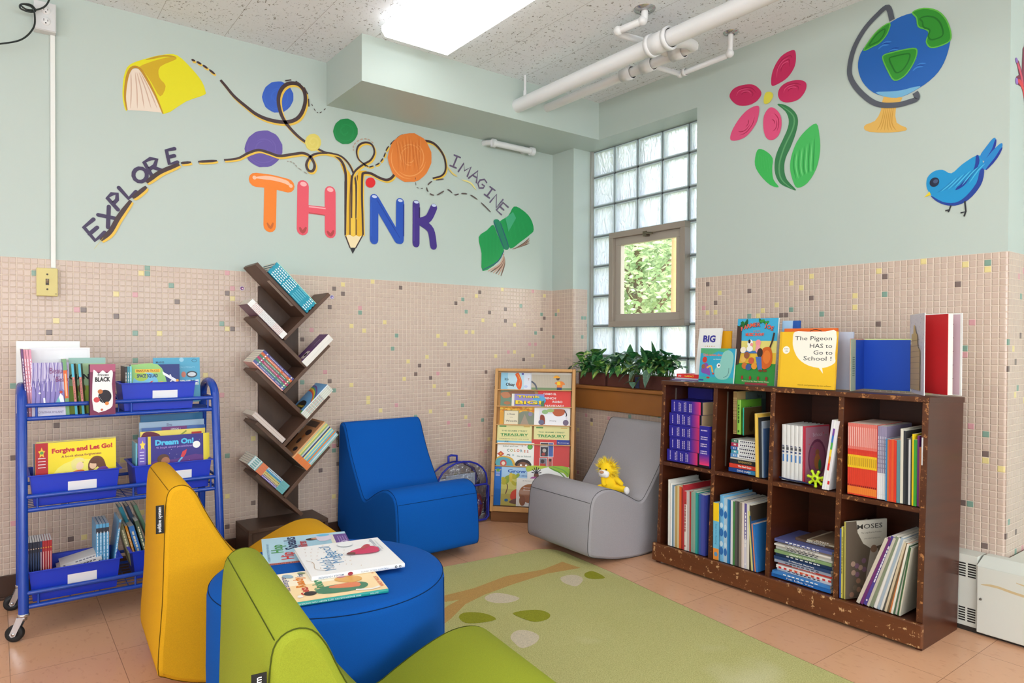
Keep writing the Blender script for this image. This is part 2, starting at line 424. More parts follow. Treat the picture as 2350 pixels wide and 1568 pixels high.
def rectframe(b, x0, x1, y0, y1, z0, z1, t, m):
    b.box(x0, y1, z0, x1, y0, z0+t, m); b.box(x0, y1, z1-t, x1, y0, z1, m)
    b.box(x0, y0-t, z0+t, x1, y0, z1-t, m); b.box(x0, y1, z0+t, x1, y1+t, z1-t, m)
rectframe(fr, .125, .20, fy0, fy1, fz0, fz1, .036, M_ALU)
wpart(fr, 'window_frame', bevel=.002)
sa = MB(); rectframe(sa, .15, .185, fy0-.036, fy1+.036, fz0+.034, fz1-.036, .048, mat((170, 160, 148), .45, .5)); wpart(sa, 'sash', bevel=.002)
pg = NT('clear_glass'); tr = pg.n('BsdfTransparent'); gl = pg.n('BsdfGlossy'); gl.inputs['Roughness'].default_value = .02
mx = pg.n('MixShader'); mx.inputs[0].default_value = .06; pg.inp(mx.inputs[1], tr.outputs[0]); pg.inp(mx.inputs[2], gl.outputs[0]); pg.inp(pg.out.inputs[0], mx.outputs[0])
M_GLASS = pg.m
pn = MB(); pn.box(.168, fy1+.08, fz0+.085, .172, fy0-.08, fz1-.08, M_GLASS); wpart(pn, 'pane')
lt = MB(); lm = mat((120, 108, 92), .35, .5, metal=.8)
lt.box(.118, -.745, 1.745, .15, -.715, 1.775, lm); lt.tube([(.125, -.73, 1.765), (.112, -.765, 1.76), (.108, -.80, 1.755)], .007, lm); wpart(lt, 'latch')
rj = MB(); rj.box(.15, -.226, .80, .176, -.214, ZS, mat((160, 160, 152), .5)); wpart(rj, 'edge_channel')
# sill
M_SILL = m_wood('honey_wood_sill', (150, 92, 40), (178, 116, 58), (30, 3, 3), .35)
sl = MB(); sl.box(-.045, -1.36, .795, .19, -.19, .818, M_SILL); sl.box(-.03, -1.36, .668, -.004, -.19, .795, M_SILL)
struct(sl.build('trim_2', bevel=.006, seg=3))
# ---- view outside
gd = MB(); gd.box(1.0, -30, -.6, 60, 30, -.5, mat((150, 160, 110), .9)); struct(gd.build('ground_outside'))
tg = NT('garden_leaf', .5, .3); oi = tg.n('NewGeometry')
tg.base(tg.ramp(tg.noise(tg.obj(), 2.2, 3), [(.3, (66, 88, 58)), (.5, (112, 134, 92)), (.7, (176, 184, 148))]))
tl = tg.n('BsdfTranslucent'); tl.inputs[0].default_value = lin((170, 195, 120)); ms = tg.n('MixShader'); ms.inputs[0].default_value = .25
tg.inp(ms.inputs[1], tg.b.outputs[0]); tg.inp(ms.inputs[2], tl.outputs[0]); tg.inp(tg.out.inputs[0], ms.outputs[0])
def garden_tree(x, y, h, rx, rz, n, label, sz=.16, c=(96, 80, 62)):
    t = thing('leafy_tree', label, 'tree', loc=(x, y, -.5))
    b = MB(); b.tube([(0, 0, 0), (.05, .02, h*.5), (0, 0, h)], .12, mat(c, .9), rr=[.14, .1, .04]); 
    for k in range(7):
        a = k*2.4; b.tube([(0, 0, h*.3+k*.1*h*.5), (math.cos(a)*rx*.6, math.sin(a)*rx*.6, h*.55+k*.06*h)], .04, mat(c, .9), 6)
    b.build('trunk', t)
    l = MB()
    for k in range(n):
        u = V((random.gauss(0, 1), random.gauss(0, 1), random.gauss(0, 1))).normalized()*(random.random()**.4)
        p = V((u.x*rx, u.y*rx, h*.68+u.z*rz)); q = V((random.gauss(0, 1), random.gauss(0, 1), random.gauss(0, .7))).normalized(); r_ = q.orthogonal().normalized(); s_ = sz*random.uniform(.5, 1)
        l.add([p-q*s_, p+r_*s_*.5, p+q*s_, p-r_*s_*.5], [(0, 1, 2, 3)], tg.m)
    l.build('foliage', t)
garden_tree(6.4, 5.1, 4.4, 2.0, 2.0, 9000, 'sunlit leafy tree filling the middle of the open window view', .085)
garden_tree(11.0, 7.0, 5.4, 2.1, 2.4, 3200, 'pale green tree right of the utility pole, beyond the window', .2)
garden_tree(10.2, 11.2, 5.0, 2.3, 2.2, 2600, 'darker leafy tree at the left of the window view', .2)
garden_tree(16, 12.5, 7.0, 3.6, 3.2, 4200, 'tall tree farthest back in the window view', .28)
p0 = at(1552, 620, 'x', 4.5)
pl = MB(); pl.tube([(0, 0, 0), (.02, 0, 3), (0, 0, 7)], .075, mat((160, 108, 70), .9), 12, rr=[.08, .075, .06]); pl.box(-.5, -.04, 6.2, .5, .04, 6.32, mat((170, 130, 95), .9))
o = tag(pl.build('utility_pole'), 'pale wooden pole seen through the right of the open pane', 'pole'); o.location = (4.5, p0.y, -.5)
fn = thing('chain_link_fence', 'low metal fence across the bottom of the window view', 'fence', loc=(4.0, 1.0, -.5))
b = MB(); gm = mat((110, 116, 120), .5, metal=.5)
b.tube([(0, -3, 1.45), (0, 4.5, 1.45)], .02, gm)
b.build('top_rail', fn)
for k in range(6):
    b = MB(); b.tube([(0, -3+k*1.5, 0), (0, -3+k*1.5, 1.5)], .022, gm); b.build('post', fn)
b = MB()
for k in range(75):
    y = -3+k*.1
    b.tube([(0, y, 0.02), (0, y+.7, .72), (0, y, 1.42)], .0025, gm, 4, caps=False); b.tube([(0.004, y+.7, 0.02), (0.004, y, .72), (0.004, y+.7, 1.42)], .0025, gm, 4, caps=False)
b.build('wire_mesh', fn)
for i, (p, s_) in enumerate(FILL_LIGHTS):  # invented window frames, out of view, set around the added area lights
    b = MB(); m_ = mat((236, 236, 232), .4); a, h = .8, .7
    for q in ((-a, -h, -a+.05, h), (a-.05, -h, a, h), (-a, -h, a, -h+.05), (-a, h-.05, a, h), (-.02, -h, .02, h)): b.box(q[0], -.03, q[1], q[2], .03, q[3], m_)
    o = struct(b.build('window_%d' % (i+2))); o.location = (p[0], -6.97, p[2]) if s_ == 'front' else (-5.97, p[1], p[2]); o.rotation_euler.z = 0 if s_ == 'front' else PI/2
# ---- ceiling lights
def m_lens():
    q = NT('prismatic_diffuser', .25, .5)
    o = q.obj(); s_ = q.n('SeparateXYZ'); q.inp(s_.inputs[0], o)
    # two tubes behind the acrylic: brighter bands along the lens
    d1 = q.math('ABSOLUTE', q.math('SUBTRACT', q.math('ABSOLUTE', s_.outputs[0]), .095))
    band = q.math('POWER', 2.718, q.math('MULTIPLY', q.math('MULTIPLY', d1, d1), -260.))
    e = q.math('MULTIPLY_ADD', band, .45, .70)
    pr = q.n('TexChecker'); q.inp(pr.inputs[0], o); pr.inputs['Scale'].default_value = 260
    q.base(lin((240, 240, 240)))
    q.b.inputs['Emission Color'].default_value = (.97, .985, 1, 1)
    q.inp(q.b.inputs['Emission Strength'], q.math('MULTIPLY', e, LAMP)); return q.m
M_LENS = m_lens()
def ceiling_light(x, y, label):
    t = thing('ceiling_light', label, 'ceiling light', loc=(x, y, ZC), group='fluorescent ceiling lights')
    b = MB(); b.box(-.17, -.61, -.03, .17, .61, 0, mat((240, 240, 238), .4)); b.build('housing', t, bevel=.003)
    prof = [(-.19, -.028), (-.19, -.052), (-.172, -.076), (.172, -.076), (.19, -.052), (.19, -.028)]
    b = MB(); b.prism(prof, lambda p: (p[0], -.615, p[1]), lambda p: (p[0], .615, p[1]), M_LENS); b.build('diffuser', t, 'glowing wraparound acrylic diffuser', bevel=.004)
    return t
ceiling_light(-1.41, -1.255, 'glowing white wraparound fluorescent light on the speckled ceiling beside the soffit')
for x, y, lab in ((-1.41, -3.1, 'second fluorescent light along from the one by the soffit'), (-1.41, -4.9, 'third fluorescent light from the soffit'), (-1.41, -6.4, 'fluorescent light at the far end, nearest the right wall'),
                  (-3.3, -2.4, 'fluorescent light over the middle of the room'), (-3.3, -4.3, 'fluorescent light behind the one over the middle'), (-3.3, -6.2, 'fluorescent light at the far end, middle row'),
                  (-5.1, -1.6, 'fluorescent light nearest the back wall on the left'), (-5.1, -3.7, 'fluorescent light halfway along the left wall'), (-5.1, -6.0, 'fluorescent light at the far left end of the room')):
    ceiling_light(x, y, lab)  # copies of the visible fixture, added out of view for more fill light
# ================================================================== painted murals
DK, DK2, YL = (66, 46, 48), (52, 40, 60), (232, 190, 70)
def plane_frame(b, wall):
    if wall == 'back': b.frame((0, 0, 0), (1, 0, 0), (0, 0, 1), (0, -1, 0), .0012)
    else: b.frame((0, 0, 0), (0, -1, 0), (0, 0, 1), (-1, 0, 0), .0012)
def painted(name, draw, wall, label=None):
    b = MB(); plane_frame(b, wall); draw(b); return b.build(name, WB if wall == 'back' else WR, label)
# survey crops -> metres on the wall
def A_(p): q = at(p[0]/2.529, p[1]/2.529, 'y', 0); return (q.x, q.z)
def B_(p): q = at(500+p[0]/2.851, 150+p[1]/2.851, 'y', 0); return (q.x, q.z)
def R_(p): q = at(1580+p[0]/2.45, p[1]/2.45, 'x', 0); return (-q.y, q.z)
def PA(*p): return [A_(q) for q in p]
def PB(*p): return [B_(q) for q in p]
def PR(*p): return [R_(q) for q in p]
def sm(pts, n=4): return [(p.x, p.y) for p in spline([(a, b, 0) for a, b in pts], n, True)]
def blob(b, f, cx, cy, rx, ry, c, c2=None):
    pts = [f((cx+rx*math.cos(t*PI/14)*(1+.02*math.sin(t*1.9)), cy+ry*math.sin(t*PI/14)*(1+.02*math.cos(t*2.3)))) for t in range(28)]
    b.fpoly(pts, c)
    if c2:
        for k in range(7):
            r = .2+.11*k; a0 = k*1.3
            b.fline([f((cx+rx*r*math.cos(a0+t*.35), cy+ry*r*math.sin(a0+t*.35))) for t in range(7)], .006, c2, smooth=2, taper=.9)
def d1(b):
    b.fpoly(sm(PA((715, 480), (725, 425), (755, 375), (850, 340), (955, 317), (1030, 322), (1110, 395), (1170, 470), (1193, 530), (1183, 553), (1080, 590), (948, 663), (900, 545), (840, 440), (805, 395), (765, 395), (735, 450), (728, 560), (738, 640), (725, 630), (712, 560)), 3), (226, 216, 20))
    b.fpoly(PA((770, 400), (805, 400), (845, 455), (900, 560), (940, 655), (850, 645), (740, 640), (730, 560), (740, 450)), (232, 214, 196))
    b.fpoly(sm(PA((810, 388), (900, 352), (1000, 330), (1022, 345), (930, 388), (925, 450), (962, 500), (930, 560), (880, 480), (835, 415)), 3), (206, 168, 24))
    b.fline(PA((738, 640), (726, 560), (738, 450), (765, 395), (808, 396), (850, 455), (905, 560), (946, 660)), .011, (186, 136, 40), smooth=4, taper=.5)
    for x0, x1 in ((765, 750), (790, 790), (800, 830), (812, 870), (820, 905)): b.fline(PA((x0-5, 420), ((x0+x1)/2+5, 520), (x1+8, 630)), .005, (205, 172, 150), smooth=4, taper=.8)
    b.fline(PA((846, 348), (952, 325), (1022, 332)), .008, (190, 150, 30), smooth=4, taper=.8)
painted('painted_yellow_book', d1, 'back', 'yellow painted open book')
def d2(b):
    blob(b, B_, 393, 208, 102, 103, (48, 92, 190), (52, 98, 196)); blob(b, B_, 300, 547, 123, 121, (98, 80, 160), (105, 87, 167))
    blob(b, B_, 623, 505, 52, 57, (222, 204, 100), (226, 209, 110)); blob(b, B_, 835, 433, 80, 84, (22, 134, 68), (28, 142, 74))
    blob(b, B_, 998, 768, 32, 34, (222, 34, 40)); blob(b, B_, 1255, 605, 142, 161, (228, 128, 54), (240, 158, 88))
    for k in range(16): t = k*.7; b.fline(PB((1160+k*11, 480+22*math.sin(t)), (1175+k*10, 560), (1180+k*10+15*math.sin(t), 700)), .004, (236, 150, 78) if k % 2 else (212, 112, 44), smooth=3, taper=.9)
painted('painted_dots', d2, 'back', 'blue, purple, yellow, green, red and orange painted dots')
def lines(b, f, pts, w_=.016, dash=None, ys=True, c=DK):
    P = [f(p) for p in pts]
    if ys: b.fline([(x+.006, z-.007) for x, z in P], w_*1.25, YL, smooth=5, taper=.5)
    b.fline(P, w_, c, smooth=6, taper=.35)
def dashes(b, f, pts, w_=.008, c=DK, seg=2, n=6, y=False):
    S_ = spline([f(p)+(0,) for p in pts], n); i = 0
    while i+seg < len(S_):
        q = [(p.x, p.y) for p in S_[i:i+seg+1]]
        if y: b.fline([(a+.005, e-.006) for a, e in q], w_*1.3, YL, taper=.4)
        b.fline(q, w_, c, taper=.4); i += seg+max(1, seg//2)
def d3(b):
    a2b = lambda p: (p[0]/2.529*2.851-500*2.851, p[1]/2.529*2.851-150*2.851)
    dashes(b, A_, [(1112, 346), (1160, 368), (1215, 405), (1272, 452)], .011, seg=3, y=True)
    lines(b, A_, [(1280, 465), (1310, 500), (1360, 560), (1430, 620), (1490, 665), (1560, 695), (1650, 710), (1715, 695), (1752, 655), (1772, 590), (1765, 530), (1730, 490), (1680, 485), (1640, 510), (1618, 560), (1620, 620), (1642, 685), (1680, 740), (1740, 800), (1800, 840), (1880, 885)], .019)
    lines(b, B_, [(615, 525), (700, 570), (760, 585), (810, 630), (833, 690), (838, 760), (836, 900), (834, 1110)], .015)
    lines(b, B_, [(700, 572), (790, 588), (845, 630), (880, 690), (902, 760), (905, 850), (903, 1000)], .011)
    lines(b, B_, [(950, 1110), (947, 1000), (943, 850), (945, 730), (955, 706), (1000, 708), (1060, 738), (1110, 750), (1150, 722), (1178, 655), (1210, 575), (1260, 517), (1330, 495), (1400, 505), (1450, 548), (1483, 610), (1490, 680), (1465, 722), (1405, 740)], .015)
    lines(b, B_, [(875, 1000), (876, 850), (878, 740), (900, 690), (950, 650), (1000, 620), (1024, 570), (1008, 520), (965, 505), (922, 525), (908, 570), (925, 620), (985, 665)], .011)
    dashes(b, B_, [(990, 667), (1050, 645), (1085, 600), (1110, 540), (1170, 480), (1240, 435)], .008, seg=3, y=True)
    lines(b, A_, [(1300, 930), (1380, 920), (1440, 890), (1500, 872), (1560, 887), (1620, 906), (1700, 896), (1760, 890), (1802, 912), (1826, 960), (1815, 992), (1790, 990), (1778, 955), (1800, 912), (1840, 892), (1900, 890)], .014)
    dashes(b, A_, [(1050, 948), (1150, 940), (1300, 932)], .012, seg=4, y=True)
    lines(b, A_, [(585, 1395), (640, 1345), (690, 1260), (760, 1165)], .02); lines(b, A_, [(770, 1150), (850, 1085)], .018); lines(b, A_, [(850, 1060), (930, 1000), (1040, 955)], .019)
    b.fline(PA((548, 1445), (600, 1380)), .010, (230, 206, 40), taper=.9)
    for pts in ([(1655, 470), (1690, 465)], [(1715, 472), (1745, 492)], [(1765, 508), (1785, 548)], [(1790, 575), (1792, 620)]): b.fline(PA(*pts), .010, (78, 64, 62), taper=.3)
    dashes(b, A_, [(1808, 605), (1830, 645), (1855, 657), (1888, 632)], .006, seg=1, n=3)
    dashes(b, A_, [(1665, 938), (1700, 945), (1730, 975), (1790, 1015)], .005, (150, 140, 130), seg=2)
    dashes(b, B_, [(885, 560), (890, 520), (930, 488), (980, 485), (1020, 515)], .007, (190, 160, 140), seg=2)
    dashes(b, B_, [(1290, 735), (1300, 800), (1350, 805)], .005, seg=1, n=4)
    dashes(b, B_, [(1475, 745), (1400, 760), (1365, 800), (1385, 840), (1430, 850), (1500, 815), (1545, 848), (1590, 840), (1650, 850), (1720, 900), (1805, 985)], .008, (88, 74, 72), seg=4)
    b.fline(PB((1500, 665), (1530, 705), (1565, 730)), .010, (226, 196, 110), smooth=4, taper=.9); b.fline(PB((1590, 750), (1650, 770), (1690, 820)), .009, (236, 220, 140), smooth=4, taper=.9)
painted('painted_strings', d3, 'back', 'looping dark brown and gold painted string')
def d4(b):   # pencil
    b.fpoly(PB((800, 640), (832, 660), (862, 700), (888, 760), (925, 690), (975, 690), (950, 730), (946, 1112), (925, 1122), (905, 1112), (886, 1122), (866, 1110), (835, 1112), (838, 740)), (228, 176, 36))
    b.fpoly(PB((868, 760), (905, 790), (905, 1105), (886, 1118), (868, 1105)), (238, 196, 70))
    for x in (866, 906): b.fline(PB((x+8, 720), (x, 850), (x-1, 1110)), .007, (96, 62, 40), smooth=3)
    b.fpoly(PB((835, 1112), (866, 1110), (886, 1122), (905, 1112), (925, 1122), (946, 1112), (902, 1200), (866, 1200)), (240, 220, 176))
    b.fline(PB((834, 1112), (866, 1196)), .007, DK); b.fline(PB((948, 1112), (902, 1196)), .007, DK)
    for x in (833, 949): b.fline(PB((x, 760), (x, 1112)), .008, DK)
    b.fpoly(PB((864, 1194), (904, 1194), (883, 1234)), (40, 40, 46))
painted('painted_pencil', d4, 'back', 'yellow painted pencil, point down')
def strokes(b, f, L, c, hi, w_):
    for pts in L:
        b.fline([f(p) for p in pts], w_, c, smooth=5 if len(pts) > 2 else 0, cap=True)
def d5(b):
    strokes(b, B_, [[(250, 750), (350, 762), (458, 788)]], (240, 128, 30), 0, .072); strokes(b, B_, [[(345, 800), (340, 1052)]], (240, 128, 30), 0, .064)
    b.fline(PB((240, 735), (340, 738), (440, 762), (478, 790)), .020, (250, 190, 160), smooth=4, taper=.8, cap=True); b.fline(PB((322, 1030), (345, 1065), (362, 1030)), .012, (196, 98, 30), smooth=4, taper=.5)
    H = (228, 84, 100)
    strokes(b, B_, [[(558, 790), (554, 1075)], [(735, 828), (736, 1095)]], H, 0, .062); strokes(b, B_, [[(590, 943), (705, 955)]], H, 0, .046)
    b.fline(PB((595, 925), (705, 938)), .014, (246, 170, 176), taper=.5); b.fline(PB((595, 965), (700, 982)), .012, (186, 70, 70), taper=.6)
    b.fline(PB((535, 1060), (555, 1092), (578, 1060)), .016, (178, 66, 66), smooth=4, taper=.5); b.fline(PB((715, 1085), (738, 1112), (758, 1080)), .016, (178, 66, 66), smooth=4, taper=.5)
    for x, y in ((560, 778), (735, 815)): b.fell(*B_((x, y)), .018, .012, (250, 176, 178))
    for c, w_, L in (((34, 80, 180), .052, [[(1023, 872), (1022, 1142)], [(1030, 880), (1180, 1140)], [(1192, 898), (1190, 1142)]]), ((66, 44, 132), .047, [[(1297, 908), (1296, 1166)], [(1330, 1022), (1378, 1000), (1412, 932)], [(1335, 1030), (1392, 1080), (1410, 1182)]])):
        strokes(b, B_, L, c, 0, w_)
    b.fline(PB((1040, 880), (1190, 1130)), .010, (24, 56, 150), taper=.7); b.fline(PB((1215, 910), (1214, 1120)), .008, (22, 50, 140)); b.fline(PB((1002, 900), (1001, 1120)), .007, (60, 110, 210), taper=.7)
    b.fline(PB((1318, 930), (1318, 1000)), .008, (40, 24, 90)); b.fline(PB((1282, 930), (1282, 1150)), .008, (96, 70, 164), taper=.6)
    for x, y in ((1023, 860), (1192, 886), (1297, 896), (1412, 918)): b.fell(*B_((x, y)), .016, .008, (196, 206, 236))
painted('painted_think_letters', d5, 'back', 'big painted letters T H N K around the pencil')
GL = {'E': [[(1, 1), (0, 1), (0, 0), (1, 0)], [(0, .5), (.8, .5)]], 'X': [[(0, 1), (1, 0)], [(1, 1), (0, 0)]], 'P': [[(0, 0), (0, 1), (.6, 1), (1, .78), (.6, .5), (0, .48)]],
      'L': [[(0, 1), (0, 0), (1, 0)]], 'O': [[(.5+.5*math.sin(k*PI/6), .5+.5*math.cos(k*PI/6)) for k in range(13)]], 'R': [[(0, 0), (0, 1), (.6, 1), (1, .78), (.6, .52), (0, .5)], [(.4, .5), (1, 0)]],
      'I': [[(.2, 1), (.8, 1)], [(.5, 1), (.5, 0)], [(.2, 0), (.8, 0)]], 'M': [[(0, 0), (.1, 1), (.5, .35), (.9, 1), (1, 0)]], 'A': [[(0, 0), (.5, 1), (1, 0)], [(.22, .4), (.78, .4)]],
      'G': [[(.95, .85), (.5, 1), (.05, .7), (.05, .3), (.5, 0), (.95, .2), (.95, .45), (.6, .45)]], 'N': [[(0, 0), (0, 1), (1, 0), (1, 1)]]}
def word(b, f, items, w_, c):
    for ch, cx, cy, ang, hx, hy in items:
        ca, sa = math.cos(math.radians(ang)), math.sin(math.radians(ang))
        for st in GL[ch]:
            P = []
            for u, v in st:
                a, e = (u-.5)*hx, (v-.5)*hy; P.append(f((cx+a*ca-e*sa*1, cy-(a*sa+e*ca))))
            b.fline(P, w_, c, cap=True)
painted('painted_explore_letters', lambda b: word(b, A_, [('E', 548, 1335, 40, 72, 100), ('X', 630, 1260, 38, 78, 92), ('P', 676, 1164, 42, 58, 92), ('L', 740, 1102, 42, 58, 84), ('O', 814, 1016, 40, 78, 80), ('R', 893, 968, 30, 72, 100), ('E', 998, 908, 12, 48, 80)], .017, (62, 50, 84)), 'back', 'dark purple painted word EXPLORE')
painted('painted_imagine_letters', lambda b: word(b, B_, [('I', 1553, 630, -22, 70, 74), ('M', 1618, 682, -28, 66, 66), ('A', 1684, 722, -30, 58, 72), ('G', 1727, 775, -32, 50, 66), ('I', 1778, 832, -36, 66, 62), ('N', 1822, 888, -40, 54, 68), ('E', 1860, 938, -42, 44, 66)], .011, (104, 90, 116)), 'back', 'thin grey purple painted word IMAGINE')
def d6(b):
    G = (18, 150, 76)
    for k in range(5): b.fline(PB((1925+k*4, 1203), (1985+k*5, 1185-k*6), (2040, 1165-k*9)), .006, (170, 140, 120) if k % 2 else (110, 84, 70), smooth=4, taper=.7)
    for k in range(6): b.fline(PB((1868+k, 1235), (1876-k*6, 1300), (1852-k*17, 1378-k*6)), .010, (196, 160, 140) if k % 2 else (120, 92, 76), smooth=4, taper=.5)
    b.fpoly(sm(PB((1937, 925), (1990, 945), (2045, 1000), (2067, 1075), (2040, 1110), (1975, 1160), (1915, 1200), (1890, 1140), (1862, 1060), (1845, 1022), (1900, 985)), 3), G)
    b.fpoly(sm(PB((1707, 1125), (1760, 1080), (1802, 1045), (1830, 1110), (1862, 1170), (1870, 1215), (1835, 1285), (1733, 1347), (1725, 1230)), 3), G)
    b.fpoly(sm(PB((1803, 1018), (1828, 1008), (1848, 1028), (1880, 1110), (1905, 1195), (1872, 1203), (1840, 1130), (1815, 1065)), 3), (26, 128, 92))
    for pts in ([(1806, 1020), (1835, 1105), (1873, 1200)], [(1848, 1030), (1880, 1120), (1904, 1192)], [(1730, 1340), (1830, 1285), (1872, 1212)]): b.fline(PB(*pts), .007, (34, 84, 110), smooth=4, taper=.4)
    for k in range(9): b.fline(PB((1745+k*12, 1120-k*4), (1748+k*11, 1300-k*12)), .006, (40, 172, 96) if k % 2 else (12, 130, 66), taper=.9); b.fline(PB((1880+k*16, 985+k*6), (1905+k*15, 1150-k*7)), .006, (44, 178, 100) if k % 2 else (14, 132, 66), taper=.9)
    b.fpoly(PB((1880, 1000), (1930, 960), (1950, 1000), (1900, 1090)), (64, 168, 120))
painted('painted_green_book', d6, 'back', 'green painted open book with fanned pages')
def d7(b):
    P1, P2 = (198, 38, 92), (222, 76, 124)
    for c, pts in ((P1, [(468, 478), (475, 400), (520, 320), (585, 282), (605, 300), (600, 370), (560, 435), (500, 475)]), (P1, [(233, 545), (255, 500), (310, 478), (370, 478), (412, 520), (390, 565), (340, 592), (275, 590)]),
                   (P1, [(505, 530), (520, 490), (560, 462), (620, 450), (662, 465), (660, 510), (620, 560), (560, 577), (520, 565)]), (P2, [(395, 595), (398, 640), (380, 700), (330, 765), (275, 790), (238, 785), (248, 735), (290, 665), (340, 615)]),
                   (P2, [(458, 607), (490, 612), (520, 650), (526, 705), (510, 760), (475, 788), (440, 775), (424, 720), (428, 650)])):
        b.fpoly(sm(PR(*pts), 4), c); cx = sum(p[0] for p in pts)/len(pts); cy = sum(p[1] for p in pts)/len(pts)
        for k in range(5): b.fline([R_((x*.001+(cx+(x-cx)*(.25+.11*k)), cy+(y-cy)*(.25+.11*k))) for x, y in pts[k % 3:k % 3+4]], .004, (224, 84, 130) if k % 2 else (168, 20, 70), smooth=3, taper=.9)
    b.fpoly(sm(PR((428, 545), (440, 520), (470, 520), (478, 545), (455, 580), (428, 582)), 4), (222, 212, 74))
painted('painted_flower_petals', d7, 'right', 'pink painted petals with a yellow centre')
def d8(b):
    G = (48, 122, 72)
    b.fpoly(sm(PR((500, 586), (550, 592), (600, 630), (618, 680), (605, 750), (575, 830), (548, 890), (540, 950), (555, 1010), (608, 1070), (560, 1055), (515, 1030), (490, 980), (486, 920), (498, 860), (530, 790), (560, 720), (565, 670), (545, 625)), 3), G)
    b.fline(PR((520, 592), (590, 650), (590, 720), (540, 830), (512, 930), (525, 1010), (590, 1066)), .008, (92, 160, 104), smooth=4, taper=.8)
    b.fpoly(sm(PR((398, 838), (440, 852), (475, 890), (472, 950), (480, 1010), (510, 1053), (460, 1040), (405, 985), (376, 930), (380, 870)), 3), (56, 182, 84))
    b.fpoly(sm(PR((720, 695), (738, 760), (742, 850), (720, 950), (670, 1030), (615, 1057), (590, 1020), (573, 950), (580, 880), (610, 800), (660, 735)), 3), (66, 184, 90))
    for k in range(9): b.fline(PR((600+k*14, 860-k*10), (592+k*14, 930), (608+k*12, 1010-k*6)), .006, (110, 210, 124) if k % 2 else (40, 156, 70), smooth=4, taper=.9)
    for k in range(5): b.fline(PR((395+k*14, 870+k*5), (400+k*16, 940+k*8)), .005, (100, 204, 116), taper=.9)
painted('painted_flower_stem', d8, 'right', 'green painted stem and two leaves')
def d9(b):
    BL = (28, 96, 178)
    b.fpoly(sm(PR((1100, 545), (1205, 550), (1168, 610), (1172, 690), (1222, 715), (1222, 735), (1130, 746), (1020, 742), (988, 722), (1000, 700), (1050, 680), (1085, 620)), 2), (222, 176, 88))
    for k in range(6): b.fline(PR((1105+k*10, 600), (1085+k*12, 690), (1060+k*22, 735)), .004, (200, 150, 60), smooth=3, taper=.9)
    b.fpoly(sm(PR((1290, 68), (1375, 55), (1440, 90), (1474, 160), (1472, 245), (1440, 350), (1385, 430), (1300, 495), (1200, 545), (1120, 545), (1040, 520), (980, 460), (955, 380), (970, 300), (1030, 220), (1120, 140), (1200, 92)), 3), BL)
    b.fpoly(sm(PR((1055, 520), (1130, 515), (1200, 508), (1270, 490), (1305, 490), (1200, 545), (1120, 547)), 3), (116, 178, 214))
    for k in range(26):
        x = 985+(k*97) % 440; y = 200+(k*61) % 270
        if ((x+30-1215)*.77-(y-310)*.64)**2/240**2+((x+30-1215)*.64+(y-310)*.77)**2/180**2 > .75: continue
        b.fline(PR((x, y), (x+26, y-22), (x+62, y-26)), .007, (58, 128, 206) if k % 2 else (16, 74, 156), smooth=3, taper=.9)
    GR = (44, 142, 40)
    for pts in ([(1262, 70), (1325, 48), (1400, 62), (1450, 110), (1476, 180), (1472, 230), (1420, 258), (1365, 268), (1340, 235), (1355, 185), (1335, 165), (1295, 150), (1285, 100)], [(1135, 130), (1120, 190), (1080, 240), (1040, 262), (988, 285), (1020, 230), (1070, 170)],
                [(1100, 312), (1150, 296), (1220, 280), (1280, 275), (1285, 310), (1260, 370), (1215, 430), (1160, 452), (1125, 400), (1098, 340)]):
        b.fpoly(sm(PR(*pts), 3), GR); b.fline([R_(p) for p in pts], .005, (96, 182, 66), smooth=3, closed=True)
        cx = sum(p[0] for p in pts)/len(pts); cy = sum(p[1] for p in pts)/len(pts)
        b.fline([R_((cx+(x-cx)*.6, cy+(y-cy)*.6)) for x, y in pts], .006, (24, 112, 30), smooth=3, closed=True)
    b.fline(PR((1148, 115), (1122, 42), (1060, 90), (990, 170), (935, 270), (910, 370), (915, 440), (960, 510), (1030, 570), (1095, 592), (1180, 590), (1240, 575), (1288, 555), (1278, 520)), .022, (84, 88, 98), smooth=5)
painted('painted_globe', d9, 'right', 'blue and green painted globe on a tan stand')
